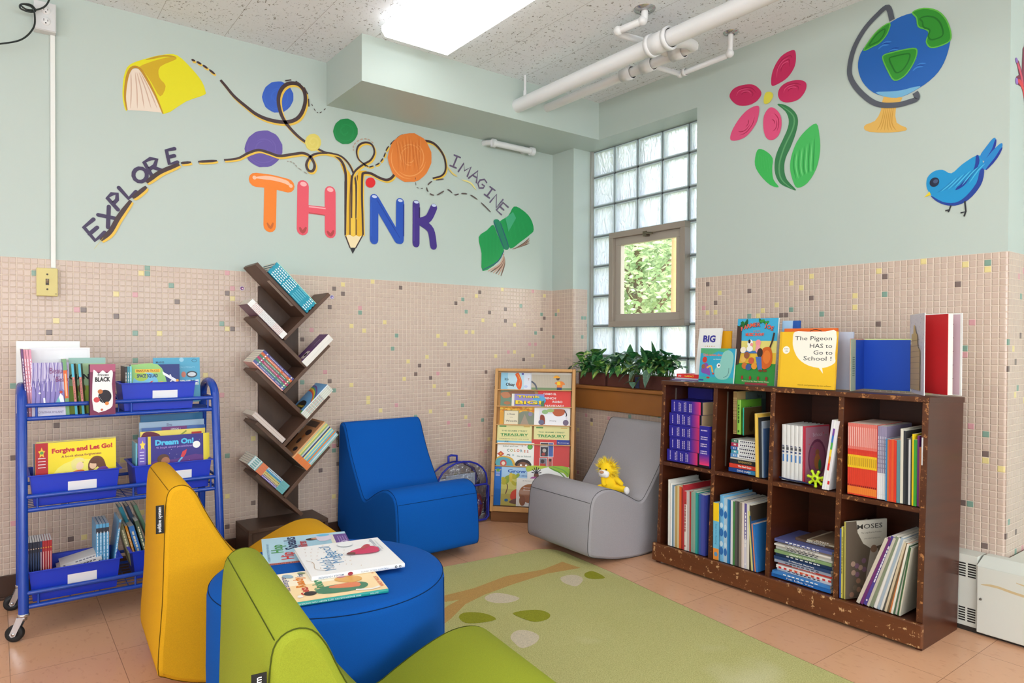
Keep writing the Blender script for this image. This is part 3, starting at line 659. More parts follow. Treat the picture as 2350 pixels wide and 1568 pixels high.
def d10(b):
    b.fpoly(sm(PR((1340, 1050), (1345, 1000), (1380, 965), (1430, 955), (1480, 975), (1540, 925), (1620, 875), (1650, 890), (1660, 940), (1650, 1010), (1610, 1080), (1560, 1130), (1500, 1153), (1440, 1148), (1390, 1120), (1360, 1090)), 3), (22, 146, 206))
    b.fpoly(sm(PR((1365, 1100), (1430, 1135), (1500, 1140), (1560, 1105), (1620, 1030), (1640, 960), (1664, 950), (1655, 1020), (1615, 1085), (1560, 1135), (1500, 1157), (1440, 1152), (1390, 1128)), 3), (26, 60, 150))
    for pts in ([(1640, 880), (1680, 820), (1715, 778), (1730, 785), (1715, 840), (1672, 905)], [(1655, 925), (1710, 850), (1760, 805), (1765, 830), (1730, 890), (1675, 955)]):
        b.fpoly(sm(PR(*pts), 3), (32, 132, 200)); b.fline(PR(*pts[3:]), .009, (24, 50, 150), smooth=3, taper=.6)
    b.fpoly(sm(PR((1618, 880), (1632, 875), (1636, 920), (1600, 985), (1550, 1045), (1505, 1070), (1515, 1050), (1570, 1000), (1610, 940)), 3), (24, 56, 150))
    for k in range(10): x = 1400+k*20; b.fline(PR((x, 1085-k*6), (x+50, 1050-k*10), (x+90, 1010-k*10)), .005, (72, 184, 228) if k % 2 else (16, 128, 190), smooth=3, taper=.9)
    b.fell(*R_((1385, 1025)), .018, .019, (22, 32, 60)); b.fell(*R_((1392, 1020)), .009, .008, (70, 84, 120))
    b.fpoly(PR((1358, 1078), (1366, 1096), (1326, 1112)), (232, 206, 40))
    for pts in ([(1478, 1155), (1470, 1180), (1446, 1186)], [(1470, 1180), (1462, 1194)], [(1556, 1132), (1562, 1190), (1532, 1198)], [(1562, 1188), (1552, 1218)]): b.fline(PR(*pts), .006, (40, 44, 50))
painted('painted_bluebird', d10, 'right', 'bright blue painted bird')
hb = MB(); hb.frame((0, -2.65, 0), (1, 0, 0), (0, 0, 1), (0, -1, 0), .0012)
hb.fpoly([(.20, 1.85), (.165, 1.98), (.15, 2.06), (.125, 2.09), (.07, 2.09), (.06, 2.115), (.09, 2.13), (.075, 2.155), (.055, 2.175), (.066, 2.185), (.09, 2.18), (.12, 2.15), (.128, 2.24), (.15, 2.26), (.19, 2.1), (.26, 1.9)], (120, 36, 66))
hb.fline([(.075, 2.105), (.12, 2.10), (.16, 2.05), (.20, 1.9)], .022, (214, 62, 66), smooth=4, taper=.6); hb.fline([(.07, 2.17), (.105, 2.145), (.14, 2.10)], .018, (206, 70, 96), smooth=4, taper=.5)
hb.fell(.062, 2.178, .014, .010, (132, 96, 176)); hb.fell(.066, 2.10, .014, .013, (150, 110, 190))
hb.fpoly([(.16, 1.99), (.24, 1.84), (.3, 1.6), (.26, 1.55), (.19, 1.85)], (60, 34, 36))
hb.build('painted_branching_hand', WR, 'red and purple painted branching shape at the corner')
# ================================================================== things on walls and ceiling
MP = mat((226, 226, 226), .35, .5)
def pipe(name, label, pts, r, extra=None, cat='pipe', group='white ceiling pipes'):
    c = V(pts[0]); t = thing(name, label, cat, loc=c, group=group)
    b = MB(T(-c.x, -c.y, -c.z)); b.tube(pts, r, MP, 20); b.build('pipe_run', t)
    return t, c
def ring(t, c, p, ax, r, w_, nm='collar'):
    b = MB(T(-c.x, -c.y, -c.z)); ax = V(ax); b.lathe([(r*.9, -w_/2), (r, -w_/2), (r, w_/2), (r*.9, w_/2)], p, ax, MP, 20); b.build(nm, t)
def elbow(t, c, p, r):
    b = MB(T(-c.x, -c.y, -c.z)); b.ell(p, (r, r, r), MP, 16, 10); b.build('elbow', t)
t, c = pipe('ceiling_pipe', 'thick white insulated pipe hung below the ceiling', [(-.65, -.40, 2.452), (-.65, -.43, 2.452), (-.65, -6.9, 2.452)], .038)
b = MB(T(-c.x, -c.y, -c.z)); b.lathe([(0, -.006), (.03, -.004), (.041, .004), (.041, .03)], (-.65, -.40, 2.452), (0, -1, 0), MP); b.build('end_cap', t)
for y in (-1.46, -1.56): ring(t, c, (-.65, y, 2.452), (0, 1, 0), .052, .022)
ring(t, c, (-.65, -1.51, 2.452), (0, 1, 0), .047, .12, 'tee_fitting')
for y, x in ((-.52, -.65),):
    b = MB(T(-c.x, -c.y, -c.z)); b.tube([(x, y, 2.606), (x, y, 2.49)], .007, MP, 8); b.tube([(x, y, 2.52), (x, y, 2.49)], .010, MP, 8); b.build('hanger_rod', t)
t, c = pipe('ceiling_pipe', 'thinner white pipe running beside the thick insulated pipe', [(-.43, -.26, 2.486), (-.43, -1.50, 2.486), (-.43, -1.53, 2.49)], .024)
b = MB(T(-c.x, -c.y, -c.z)); b.tube([(-.43, -.40, 2.606), (-.43, -.40, 2.45)], .006, MP, 8); b.build('hanger_rod', t)
for y, nm in ((-1.10, 'tee_fitting'), (-1.24, 'tee_fitting'), (-1.43, 'coupling')): ring(t, c, (-.43, y, 2.486), (0, 1, 0), .033, .07, nm)
for y in (-1.10, -1.24): b = MB(T(-c.x, -c.y, -c.z)); b.tube([(-.43, y, 2.50), (-.43, y, 2.53)], .016, MP, 10); b.build('plug', t)
b = MB(T(-c.x, -c.y, -c.z)); b.tube([(-.43, -1.52, 2.488), (-.50, -1.54, 2.48), (-.60, -1.53, 2.46)], .026, MP, 12); b.build('branch_elbow', t)
t, c = pipe('ceiling_pipe', 'bent white pipe coming down from the ceiling behind the thick pipe', [(-.70, -1.46, 2.606), (-.70, -1.46, 2.565), (-.705, -1.44, 2.555), (-.755, -1.36, 2.53), (-.75, -1.335, 2.528), (-.56, -1.36, 2.525), (-.43, -1.38, 2.49)], .0165)
elbow(t, c, (-.703, -1.452, 2.556), .022); elbow(t, c, (-.757, -1.352, 2.530), .022)
b = MB(T(-c.x, -c.y, -c.z)); b.lathe([(.02, -.012), (.046, -.006), (.05, 0)], (-.70, -1.46, 2.606), (0, 0, 1), mat((190, 190, 190), .2, .6, metal=.8)); b.build('ceiling_flange', t, 'chrome ceiling flange')
t, c = pipe('ceiling_pipe', 'small white branch pipe bending up to the ceiling by the right wall', [(-.43, -1.24, 2.49), (-.20, -1.245, 2.50), (-.185, -1.25, 2.50), (-.19, -1.53, 2.50), (-.19, -1.55, 2.51), (-.19, -1.555, 2.606)], .0135)
elbow(t, c, (-.188, -1.247, 2.50), .020); elbow(t, c, (-.19, -1.55, 2.505), .020)
ring(t, c, (-.189, -1.275, 2.50), (0, 1, 0), .019, .02)
b = MB(T(-c.x, -c.y, -c.z)); b.lathe([(.018, -.012), (.034, -.005), (.037, 0)], (-.19, -1.555, 2.606), (0, 0, 1), mat((190, 190, 190), .2, .6, metal=.8)); b.build('ceiling_flange', t, 'chrome ceiling flange')
t, c = pipe('wall_pipe', 'short white capped pipe under the soffit near the corner', [(-.545, -.07, 2.345), (-.245, -.07, 2.345)], .019, group=None)
for x0, x1, r in ((-.56, -.535, .026), (-.255, -.225, .027)): b = MB(T(-c.x, -c.y, -c.z)); b.cyl((x0, -.07, 2.345), (x1, -.07, 2.345), r, MP, 20); b.build('end_cap', t, bevel=.003)
for x, y_ in ((-.56, -.02), (-.25, -.02)): b = MB(T(-c.x, -c.y, -c.z)); b.tube([(x, -.07, 2.345), (x-.012, -.03, 2.352), (x-.015, 0, 2.355)], .018, MP, 12); b.build('wall_elbow', t)
# outlet, raceway and switch
def cover_box(name, label, cat, x0, x1, z0, z1, dep, m):
    t = thing(name, label, cat, loc=((x0+x1)/2, 0, (z0+z1)/2)); b = MB(); w_, h_ = (x1-x0)/2, (z1-z0)/2
    b.box(-w_, -dep, -h_, w_, 0, h_, m); b.build('backing_box', t, bevel=.002); return t, w_, h_
t, w_, h_ = cover_box('wall_outlet', 'white two-socket surface outlet box high on the back wall at left', 'outlet', -2.917, -2.838, 2.415, 2.537, .045, mat((222, 222, 222), .4))
b = MB(); b.box(-w_+.002, -.050, -h_+.002, w_-.002, -.045, h_-.002, mat((214, 214, 214), .35)); b.build('face_plate', t, bevel=.002)
for z in (.024, -.022):
    b = MB(); b.lathe([(0, .0055), (.0165, .005), (.0175, .001)], (.002, -.049, z), (0, -1, 0), mat((236, 236, 236), .3))
    b.frame((.002, -.0547, z), (1, 0, 0), (0, 0, 1), (0, -1, 0)); bk = (40, 40, 40)
    b.frect(-.008, -.002, -.006, .008, bk); b.frect(.006, -.002, .008, .006, bk); b.fell(0, -.009, .0025, .003, bk); b.build('socket', t)
b = MB(); b.box(-.009, -.013, 1.408, .009, -.004, 2.415, mat((232, 233, 228), .4)); o = b.build('cable_raceway', bevel=.002)
recentre(o, (0, 0, 1.9)); o.location = (-2.849, 0, 1.9); tag(o, 'white vertical cable raceway between outlet and light switch', 'cable raceway')
t, w_, h_ = cover_box('light_switch', 'yellowed toggle light switch on the tiles at far left', 'light switch', -2.911, -2.834, 1.284, 1.405, .034, mat((232, 222, 178), .45))
b = MB(); b.box(-w_+.001, -.039, -h_+.001, w_-.001, -.034, h_-.001, mat((214, 198, 126), .4)); b.frame((0, -.0392, 0), (1, 0, 0), (0, 0, 1), (0, -1, 0))
for z in (.033, -.031): b.fell(0, z, .004, .004, (70, 58, 40))
b.frect(-.006, -.013, .006, .014, (60, 50, 42)); b.fline([(.028, -.05), (.034, -.05)], .003, (120, 104, 70)); b.build('switch_plate', t, bevel=.0025)
b = MB(); b.add([(-.0045, -.039, -.004), (.0045, -.039, -.004), (.0045, -.039, .010), (-.0045, -.039, .010), (-.003, -.050, .006), (.003, -.050, .006), (.003, -.050, .011), (-.003, -.050, .011)], [(0, 1, 5, 4), (1, 2, 6, 5), (2, 3, 7, 6), (3, 0, 4, 7), (4, 5, 6, 7)], mat((160, 140, 120), .4)); b.build('toggle', t)
b = MB(); pts = spline([(-3.12, -.10, 2.27), (-3.03, -.10, 2.30), (-2.96, -.09, 2.34), (-2.92, -.085, 2.40), (-2.915, -.08, 2.455), (-2.925, -.085, 2.485), (-2.96, -.085, 2.487), (-2.963, -.08, 2.470), (-2.93, -.078, 2.466), (-2.912, -.08, 2.478), (-2.93, -.09, 2.492), (-2.962, -.092, 2.482), (-2.94, -.085, 2.470), (-2.90, -.08, 2.486), (-2.87, -.08, 2.52), (-2.85, -.08, 2.60)], 6)
b.tube(pts, .0035, mat((34, 40, 38), .4), 8); o = b.build('power_cord'); recentre(o, (-2.95, -.09, 2.4)); tag(o, 'thin black cord looped in front of the outlet at top left', 'cord')
# heater cover
MR = mat((214, 216, 206), .4, .5)
t = thing('radiator_cover', 'cream painted metal heater cover with louvres at bottom right', 'radiator', loc=(-.05, -3.4, .0)); MO2 = T(.05, 3.4, 0)
b = MB(MO2); b.box(-.09, -2.592, .018, -.006, -2.15, .29, MR)
for z0 in (.035, .205):
    for k in range(6):
        for ya, yb in ((-2.587, -2.560), (-2.553, -2.53), (-2.526, -2.503)): b.box(-.0906, ya, z0+k*.0095, -.0895, yb, z0+k*.0095+.0055, mat((34, 30, 28), .8))
b.build('end_section', t, bevel=.002)
b = MB(MO2); b.box(-.108, -4.8, .012, -.004, -2.596, .262, MR); b.add([(-.108, -4.8, .262), (-.108, -2.596, .262), (-.05, -2.60, .292), (-.05, -4.8, .292)], [(0, 1, 2, 3)], MR)
b.box(-.05, -4.8, .262, -.005, -2.60, .292, MR); b.box(-.004, -4.8, .0, .59, -2.66, .285, MR)
for pts in ([(-3.0, .225), (-2.86, .215), (-2.80, .22), (-2.72, .232)], [(-3.1, .165), (-2.75, .19), (-2.66, .2), (-2.61, .195)]): 
    b.frame((-.108, 0, 0), (0, 1, 0), (0, 0, 1), (-1, 0, 0)); b.fline(pts, .009, (206, 184, 140), smooth=4, taper=.8)
b.build('front_panel', t, bevel=.003)
b = MB(MO2); b.lathe([(0, .005), (.004, .004), (.0045, 0)], (-.108, -2.61, .14), (-1, 0, 0), mat((120, 116, 108), .3, metal=.8)); b.build('screw', t)
b = MB(MO2); b.box(-.09, -4.8, 0, -.02, -2.15, .018, mat((52, 44, 38), .9)); b.build('plinth', t)
# ================================================================== soft rockers, ottoman, rug
F_BLUE, F_GREY = m_fabric('blue_upholstery', (10, 92, 184)), m_fabric('grey_upholstery', (170, 165, 169))
F_YEL, F_GRN, F_OTT = m_fabric('mustard_upholstery', (232, 172, 30)), m_fabric('lime_upholstery', (152, 162, 46)), m_fabric('ottoman_blue', (14, 88, 176))
PROF = [(0.0, .105), (0.012, .30), (0.018, .50), (.022, .60), (.032, .640), (.058, .655), (.088, .648), (.112, .618), (.135, .568), (.185, .475), (.240, .395), (.285, .335), (.325, .290), (.362, .288), (.405, .310), (.455, .335), (.51, .358), (.56, .372), (.61, .372), (.65, .357), (.676, .328), (.688, .28), (.698, .18), (.702, .10), (.696, .068), (.675, .052), (.60, .032), (.50, .012), (.38, .001), (.28, .001), (.18, .014), (.09, .038), (.02, .072)]
W2 = .245
def seam_mat(c): return mat(tuple(int(x*.45) for x in c), .9, .1)
def rocker(name, label, fab, seamc, M, tagside, tagtext=True):
    t = thing(name, label, 'rocking chair', M, 'soft rocking chairs')
    pr = [(p.x, p.y) for p in spline([(a, b, 0) for a, b in PROF], 3, True)]; n = len(pr)
    # rounded rim towards each side panel
    rings = []; R = .014
    cx, cz = .35, .25
    for s_ in (-1, 1):
        pass
    def inset(d):
        out = []
        for i in range(n):
            a, b_, c_ = V(pr[i-1]), V(pr[i]), V(pr[(i+1) % n]); tt = (c_-a).normalized(); nn = V((-tt.y, tt.x))
            out.append(b_+nn*d)
        return out
    area = sum(pr[i][0]*pr[(i+1) % n][1]-pr[(i+1) % n][0]*pr[i][1] for i in range(n)); sg = 1 if area > 0 else -1
    lay = [(-W2, R), (-W2+R*.3, R*.35), (-W2+R, 0), (0, 0), (W2-R, 0), (W2-R*.3, R*.35), (W2, R)]
    vs = []; fs = []
    for y, d in lay: vs += [(q.x, y, q.y) for q in inset(d*sg)]
    for k in range(len(lay)-1): fs += [(k*n+i, k*n+(i+1) % n, (k+1)*n+(i+1) % n, (k+1)*n+i) for i in range(n)]
    b = MB(); b.add(vs, fs, fab, True)
    ip = inset(R*sg); tt = tessellate_polygon([[V((q.x, q.y, 0)) for q in ip]])
    b.add([(q.x, -W2, q.y) for q in ip], [tuple(q) for q in tt], fab); b.add([(q.x, W2, q.y) for q in ip], [tuple(q)[::-1] for q in tt], fab)
    b.build('upholstered_body', t)
    # piped seams
    b = MB(); sc = seam_mat(seamc); ii = inset(-.0006*sg)
    keep = [i for i in range(n)]
    for y in (-W2+R*.55, W2-R*.55):
        jj = inset(R*.12*sg); b.tube([(q.x, y, q.y) for q in jj], .0011, sc, 5, closed=True)
    for k in (20*3+1,): q = ii[k]; b.tube([(q.x, -W2+R, q.y), (q.x, W2-R, q.y)], .0012, sc, 5)
    for k in (4*3,): q = ii[k]; b.tube([(q.x, -W2+R, q.y), (q.x, W2-R, q.y)], .0009, sc, 5)
    b.build('seam', t)
    if tagside:
        y = tagside*(W2-.002); b = MB(); bk = mat((22, 22, 22), .6)
        x0, z0, z1 = -.004, .515, .60
        b.box(x0, y-.0012, z0, x0+.022, y+.0012, z1, bk)
        if tagside < 0: b.frame((x0+.011, y-.0012, (z0+z1)/2), (1, 0, 0), (0, 0, 1), (0, -1, 0))
        else: b.frame((x0+.011, y+.0012, (z0+z1)/2), (-1, 0, 0), (0, 0, 1), (0, 1, 0))
        b.ftext('softline system', 0, 0, .014, (235, 235, 235), bold=.02, rot=PI/2, width=.076); b.build('fabric_tag', t, 'small black woven tag with white lettering')
    return t
# rear of the back is x=0, the seat points to +x
rocker('rocking_chair', 'royal blue soft rocking chair against the tiled back wall', F_BLUE, (38, 98, 176), T(-1.321, -.014, 0) @ RZ(-88.5) @ Mx.Diagonal((.974, .974, 1, 1)), -1)
rocker('rocking_chair', 'grey soft rocking chair with a plush lion on its seat', F_GREY, (140, 140, 142), T(-.075, -.965, 0) @ RZ(179.0), 0)
# yellow / green are placed by their two upper rear corners
def by_corner(x, y, ang, z=.64):
    M = T(x, y, 0) @ RZ(ang); return M @ T(-.028, W2-.003, 0)
rocker('rocking_chair', 'mustard yellow soft rocking chair seen from behind at left', F_YEL, (236, 178, 44), by_corner(-2.635, -1.31, -3.0), -1)
rocker('rocking_chair', 'lime green soft rocking chair nearest the camera', F_GRN, (160, 178, 58), by_corner(-2.713, -2.545, -6.2), -1)
OTX, OTY, OTR, OTH = -2.27, -1.678, .331, .43
b = MB(T(OTX, OTY, 0)); P = [(OTR-.012, .0), (OTR-.004, .012), (OTR, .03), (OTR+.002, OTH*.5), (OTR, OTH-.03), (OTR-.003, OTH-.014), (OTR-.010, OTH-.006), (OTR-.022, OTH-.001), (OTR*.6, OTH+.002), (0, OTH+.002)]
b.lathe(P, (0, 0, 0), (0, 0, 1), F_OTT, 96)
t = thing('ottoman', 'round blue fabric ottoman with picture books on top', 'ottoman', loc=(OTX, OTY, 0)); o = b.build('drum', t); o.data.transform(T(-OTX, -OTY, 0))
b = MB(); sc = seam_mat((36, 94, 172)); b.tube([((OTR-.004)*math.cos(a*PI/48), (OTR-.004)*math.sin(a*PI/48), OTH-.0125) for a in range(96)], .0014, sc, 5, closed=True)
for a in (-38, 80, 200): b.tube([((OTR+.0012)*math.cos(math.radians(a)), (OTR+.0012)*math.sin(math.radians(a)), z) for z in (.02, .12, .22, .32, OTH-.02)], .001, sc, 5)
b.build('seam', t)
# ---- rug
def m_rug():
    q = NT('lime_rug_pile', .95, .1); o = q.obj()
    n = q.noise(o, 260, 3, .7); n2 = q.noise(o, 3.2, 4)
    c = q.mix(n2, lin((200, 196, 128)), lin((214, 208, 148)))
    c = q.mix(q.ramp(n, [(.35, W4(1)), (.6, W4(0))]), c, lin((172, 168, 104)))
    c = q.mix(q.ramp(q.noise(o, 1.7, 3), [(.60, W4(0)), (.75, W4(.5))]), c, lin((226, 220, 184)))
    q.base(c); q.bump(n, .8, .006); return q.m
M_RUG = m_rug(); 
def m_pile(c, nm):
    q = NT(nm, .95, .1); o = q.obj(); n = q.noise(o, 260, 3, .7)
    q.base(q.mix(q.ramp(n, [(.35, W4(1)), (.6, W4(0))]), lin(c), lin(tuple(int(x*.88) for x in c)))); q.bump(n, .8, .006); return q.m
rc = (-2.0, -2.2)
out = [(-.716, -.965), (-.722, -.90), (-.745, -.862), (-.80, -.828), (-1.352, -.776), (-2.38, -.68), (-2.44, -.72), (-2.50, -4.1), (-.95, -4.1), (-.865, -2.52), (-.835, -2.166), (-.774, -1.6), (-.738, -1.303)]
t = thing('area_rug', 'lime green rug with brown branch and leaf pattern on the floor', 'rug', loc=(rc[0], rc[1], 0))
b = MB(T(-rc[0], -rc[1], 0)); b.prism(out, lambda p: (p[0], p[1], .012), lambda p: (p[0], p[1], .001), M_RUG)
b.frame((0, 0, .012), (1, 0, 0), (0, 1, 0), (0, 0, 1), .0004)
def FL(*pts): return [(lambda q: (q.x, q.y))(at(900+x/2.136, 1200+y/2.136, 'z', .012)) for x, y in pts]
BR = m_pile((206, 164, 98), 'tan_rug_pile'); WP = m_pile((226, 212, 184), 'cream_rug_pile'); OP = m_pile((158, 160, 48), 'olive_rug_pile')
b.fpoly(FL((835, 192), (925, 222), (760, 250), (600, 300), (450, 355), (360, 400), (290, 470), (200, 540), (150, 560), (190, 480), (270, 410), (330, 378), (240, 392), (100, 395), (90, 370), (240, 362), (400, 322), (560, 262), (740, 230)), BR)
for pts, m_ in (([(828, 268), (880, 256), (925, 265), (935, 285), (905, 312), (868, 305), (835, 290)], WP), ([(455, 365), (500, 345), (560, 350), (625, 370), (585, 390), (520, 395), (470, 385)], WP), ([(580, 560), (610, 530), (670, 530), (720, 555), (705, 590), (640, 616), (600, 590)], WP),
                ([(945, 250), (985, 238), (1045, 270), (990, 277), (950, 268)], OP), ([(328, 465), (350, 443), (410, 440), (470, 450), (510, 475), (430, 492), (360, 492)], OP), ([(592, 445), (660, 430), (730, 430), (775, 450), (760, 475), (700, 487), (640, 470)], OP)):
    b.fpoly([(p.x, p.y) for p in spline([(x, y, 0) for x, y in FL(*pts)], 3, True)], m_)
for k, (x, y) in enumerate(((-1.9, -2.9), (-1.4, -3.2), (-2.9, -2.8), (-2.2, -.9), (-3.1, -1.8))): b.fell(x, y, .07, .045, (WP, OP)[k % 2], k*1.1)
b.build('pile', t)
b = MB(T(-rc[0], -rc[1], 0)); b.tube([(x, y, .006) for x, y in out], .006, mat((104, 96, 52), .9), 6, closed=True); b.build('bound_edge', t)
# ================================================================== books
PG = mat((232, 226, 210), .8, .2)
WHT, BLK = (240, 240, 238), (26, 26, 30)
def book(M, Wd, H, Tk, cov, label, group=None, spine=None, front=None, spine_art=None, hard=False, cat='book', back=None, pages=PG, name='book', rough=.35, edge=None):
    """closed book: x 0..Tk thickness, y 0 (spine) .. Wd, z 0..H. front(b) draws on the x=Tk side (u 0..1, v 0..1 by helper)"""
    t = thing(name, label, cat, M, group)
    cm = mat(cov, rough) if not hasattr(cov, 'node_tree') else cov; spm = mat(spine, rough) if spine else cm
    bd = .0022 if hard else .0007
    bd = min(bd, Tk*.25); ov = .003 if hard else 0
    b = MB(); b.box(Tk-bd, 0, 0, Tk, Wd, H, cm); b.box(0, 0, 0, bd, Wd, H, mat(back, rough) if back else cm)
    if hard and Tk > .006:
        n = 5; vs = []
        for i in range(n+1): 
            a = PI*i/n; vs += [(Tk/2-Tk/2*math.cos(a), -.0025*math.sin(a), 0), (Tk/2-Tk/2*math.cos(a), -.0025*math.sin(a), H)]
        b.add(vs, [(2*i, 2*i+2, 2*i+3, 2*i+1) for i in range(n)], spm, True); b.box(bd, 0, 0, Tk-bd, .002, H, spm); sy = -.0026
    else: b.box(0, -.0006, 0, Tk, .0008, H, spm); sy = -.0007
    if spine_art: b.frame((0, sy, 0), (1, 0, 0), (0, 0, 1), (0, -1, 0), .0002); spine_art(b, Tk, H)
    if front: b.frame((Tk, 0, 0), (0, 1, 0), (0, 0, 1), (1, 0, 0), .0002); front(b, Wd, H)
    b.build('cover', t)
    g = MB(); g.box(bd, .0015, ov, Tk-bd, Wd-ov-.0008, H-ov, pages); g.build('pages', t)
    return t
def sp_lines(*bands, text=None, tc=WHT, marks=True):
    """spine design: (z0,z1,colour) bands as fractions, optional lettering running down"""
    def f(b, T_, H):
        for z0, z1, c in bands: b.frect(0, z0*H, T_, z1*H, c)
        if text: 
            L = min(.62*H, len(text)*T_*.62); b.ftext(text, T_/2, H*.55, T_*.62, tc, bold=.01, rot=-PI/2, width=L)
        elif marks and T_ > .004:      # unreadably small lettering: a row of strokes
            z = H*.86; rnd = random.Random(int(H*9e4+T_*7e5)+len(bands))
            while z > H*.35:
                l = rnd.uniform(.006, .016)
                b.frect(T_*.32, z-l, T_*.66, z, tc); z -= l+rnd.uniform(.002, .005)
            b.frect(T_*.3, H*.06, T_*.7, H*.06+T_*.5, tc)
    return f
def facing(p, yaw, tilt=0, H=0, lean=0):
    """matrix that stands a book at p (lower-left corner seen from the front) with its front cover turned to direction yaw (deg, 0 = +X)"""
    return T(*p) @ RZ(yaw) @ RY(-tilt)
def u2(Wd, H): 
    return lambda *pts: [(x*Wd, y*H) for x, y in pts]
def cubby_books(specs, x0, y, z, place, group=None, lean=0, dirn=-1):
    """a row of books, spines towards -X (the front of the wall bookcase), packed along -Y"""
    yy = y
    for i, s in enumerate(specs):
        Tk, H, Wd, cov = s[:4]; k = dict(s[4]) if len(s) > 4 else {}
        xo = k.pop('x', 0); ln = k.pop('lean', lean); lab = k.pop('label', None); gap = k.pop('gap', 0); zo = k.pop('z', 0); yaw = k.pop('yaw', 0)
        desc = k.pop('d', None)
        if not lab: lab = '%s, %s from left in %s' % (desc or CN(cov, k, Tk), ORD[i], place)
        yy -= gap
        M = T(x0+xo, yy, z+zo) @ RZ(-90+yaw) @ RY(ln)
        if ln > 0: M = T(x0+xo, yy, z+zo+Tk*math.sin(math.radians(ln))) @ RZ(-90+yaw) @ RY(ln)
        if ln < 0: M = T(x0+xo, yy, z+zo) @ RZ(-90+yaw) @ RY(ln)
        book(M, Wd, H, Tk, cov, lab, group, **k)
        yy -= (Tk+.0004)/math.cos(math.radians(ln))
    return yy
_cn = [((240, 240, 238), 'white'), ((26, 26, 30), 'black'), ((128, 128, 128), 'grey'), ((206, 200, 184), 'cream'), ((200, 40, 40), 'red'), ((232, 110, 40), 'orange'), ((240, 200, 50), 'yellow'), ((60, 140, 70), 'green'),
       ((160, 190, 70), 'lime green'), ((40, 150, 160), 'teal'), ((100, 170, 215), 'light blue'), ((40, 80, 170), 'blue'), ((28, 40, 90), 'navy'), ((90, 60, 140), 'purple'), ((220, 110, 150), 'pink'), ((110, 70, 45), 'brown'), ((200, 160, 110), 'tan')]
def cname(c): return min(_cn, key=lambda q: sum((a-b)**2 for a, b in zip(q[0], c)))[1]
def CN(cov, k, Tk):
    c = cname(k.get('spine') or cov); kind = 'hardback' if k.get('hard') else 'paperback'
    return '%s %s %s' % ('thin' if Tk < .007 else ('thick' if Tk > .02 else 'slim'), c, kind)
# ================================================================== dark bookcase on the right wall and everything in it
M_DARK = m_wood('dark_stained_wood', (52, 22, 12), (92, 44, 24), (2, 2, 26), .28)
M_WORN = m_wood('worn_dark_wood', (66, 34, 20), (112, 64, 36), (3, 3, 30), .35, worn=(172, 118, 72), wamt=.565)
M_PLINTH = m_wood('worn_plinth_wood', (88, 46, 24), (126, 74, 38), (2, 2, 30), .4, worn=(200, 160, 112), wamt=.60)
YL_, YR_ = -1.306, -2.533; FX, BX = -.42, -.11; TILT = math.atan2(.040, .915)
CM = T(FX, 0, 0) @ Mx.Rotation(TILT, 4, 'Y') @ T(-FX, 0, 0)      # leans back a little towards the wall
case = thing('bookcase', 'dark worn wooden bookcase with eight cubbies along the right wall', 'bookcase', T(FX, -1.92, 0) @ Mx.Rotation(TILT, 4, 'Y'))
def cpart(b, name, **k):
    o = b.build(name, case, **k); o.data.transform(T(-FX, 1.92, 0)); return o
th = .022; HT = .905; DIV = [YL_, -1.624, -1.918, -2.216, YR_]
b = MB(); b.box(FX, YR_, .0, BX, YR_+th, HT, M_DARK); b.box(FX-.0012, YR_+.001, .10, FX, YR_+th-.001, HT, M_WORN); cpart(b, 'side_panel', bevel=.002)
b = MB(); b.box(FX, YL_-th, .0, BX, YL_, HT, M_DARK); b.box(FX-.0012, YL_-th+.001, .10, FX, YL_-.001, HT, M_WORN); cpart(b, 'side_panel', bevel=.002)
b = MB(); b.box(FX-.006, YR_-.004, HT-.02, BX, YL_+.004, HT, M_DARK); b.box(FX-.0075, YR_-.002, HT-.0185, FX-.006, YL_+.002, HT-.0015, M_WORN); cpart(b, 'top_board', bevel=.0025)
for i in range(4):
    b = MB(); a = DIV[i]-(th if i == 0 else th/2); e = DIV[i+1]+(th if i == 3 else th/2)
    b.box(FX+.003, e, .485, BX-.012, a, .505, M_DARK); b.box(FX+.0015, e, .487, FX+.003, a, .503, M_WORN); cpart(b, 'shelf', bevel=.002)
b = MB(); b.box(FX, YR_+th, .075, BX-.012, YL_-th, .095, M_DARK); cpart(b, 'bottom_board', bevel=.002)
for y in DIV[1:4]:
    b = MB(); b.box(FX, y-th/2, .095, BX-.012, y+th/2, HT-.02, M_DARK); b.box(FX-.0012, y-th/2+.001, .097, FX, y+th/2-.001, HT-.021, M_WORN); cpart(b, 'divider', bevel=.002)
b = MB(); b.box(BX-.012, YR_+th, .075, BX, YL_-th, HT-.02, M_DARK); cpart(b, 'back_panel')
b = MB(); b.box(FX-.02, YR_-.006, .012, FX, YL_+.012, .097, M_PLINTH); cpart(b, 'plinth', bevel=.004)
for y in (YL_-.02, YR_+.02):
    for x in (FX+.02, BX-.03): b = MB(); b.cyl((x, y, -.002), (x, y, .014), .011, mat((170, 170, 170), .3, metal=.8)); cpart(b, 'glide')
for y in (YL_-th, DIV[1]-th/2):
    b = MB(); b.box(FX+.075, y-.0015, .52, FX+.083, y, .87, mat((150, 140, 126), .4, metal=.6)); cpart(b, 'shelf_strip')
def cx(z): return FX+math.tan(TILT)*z      # front plane of the case at height z
Z1, Z2, ZTOP = .0985, .508, .9065
G = 'books in the dark bookcase'
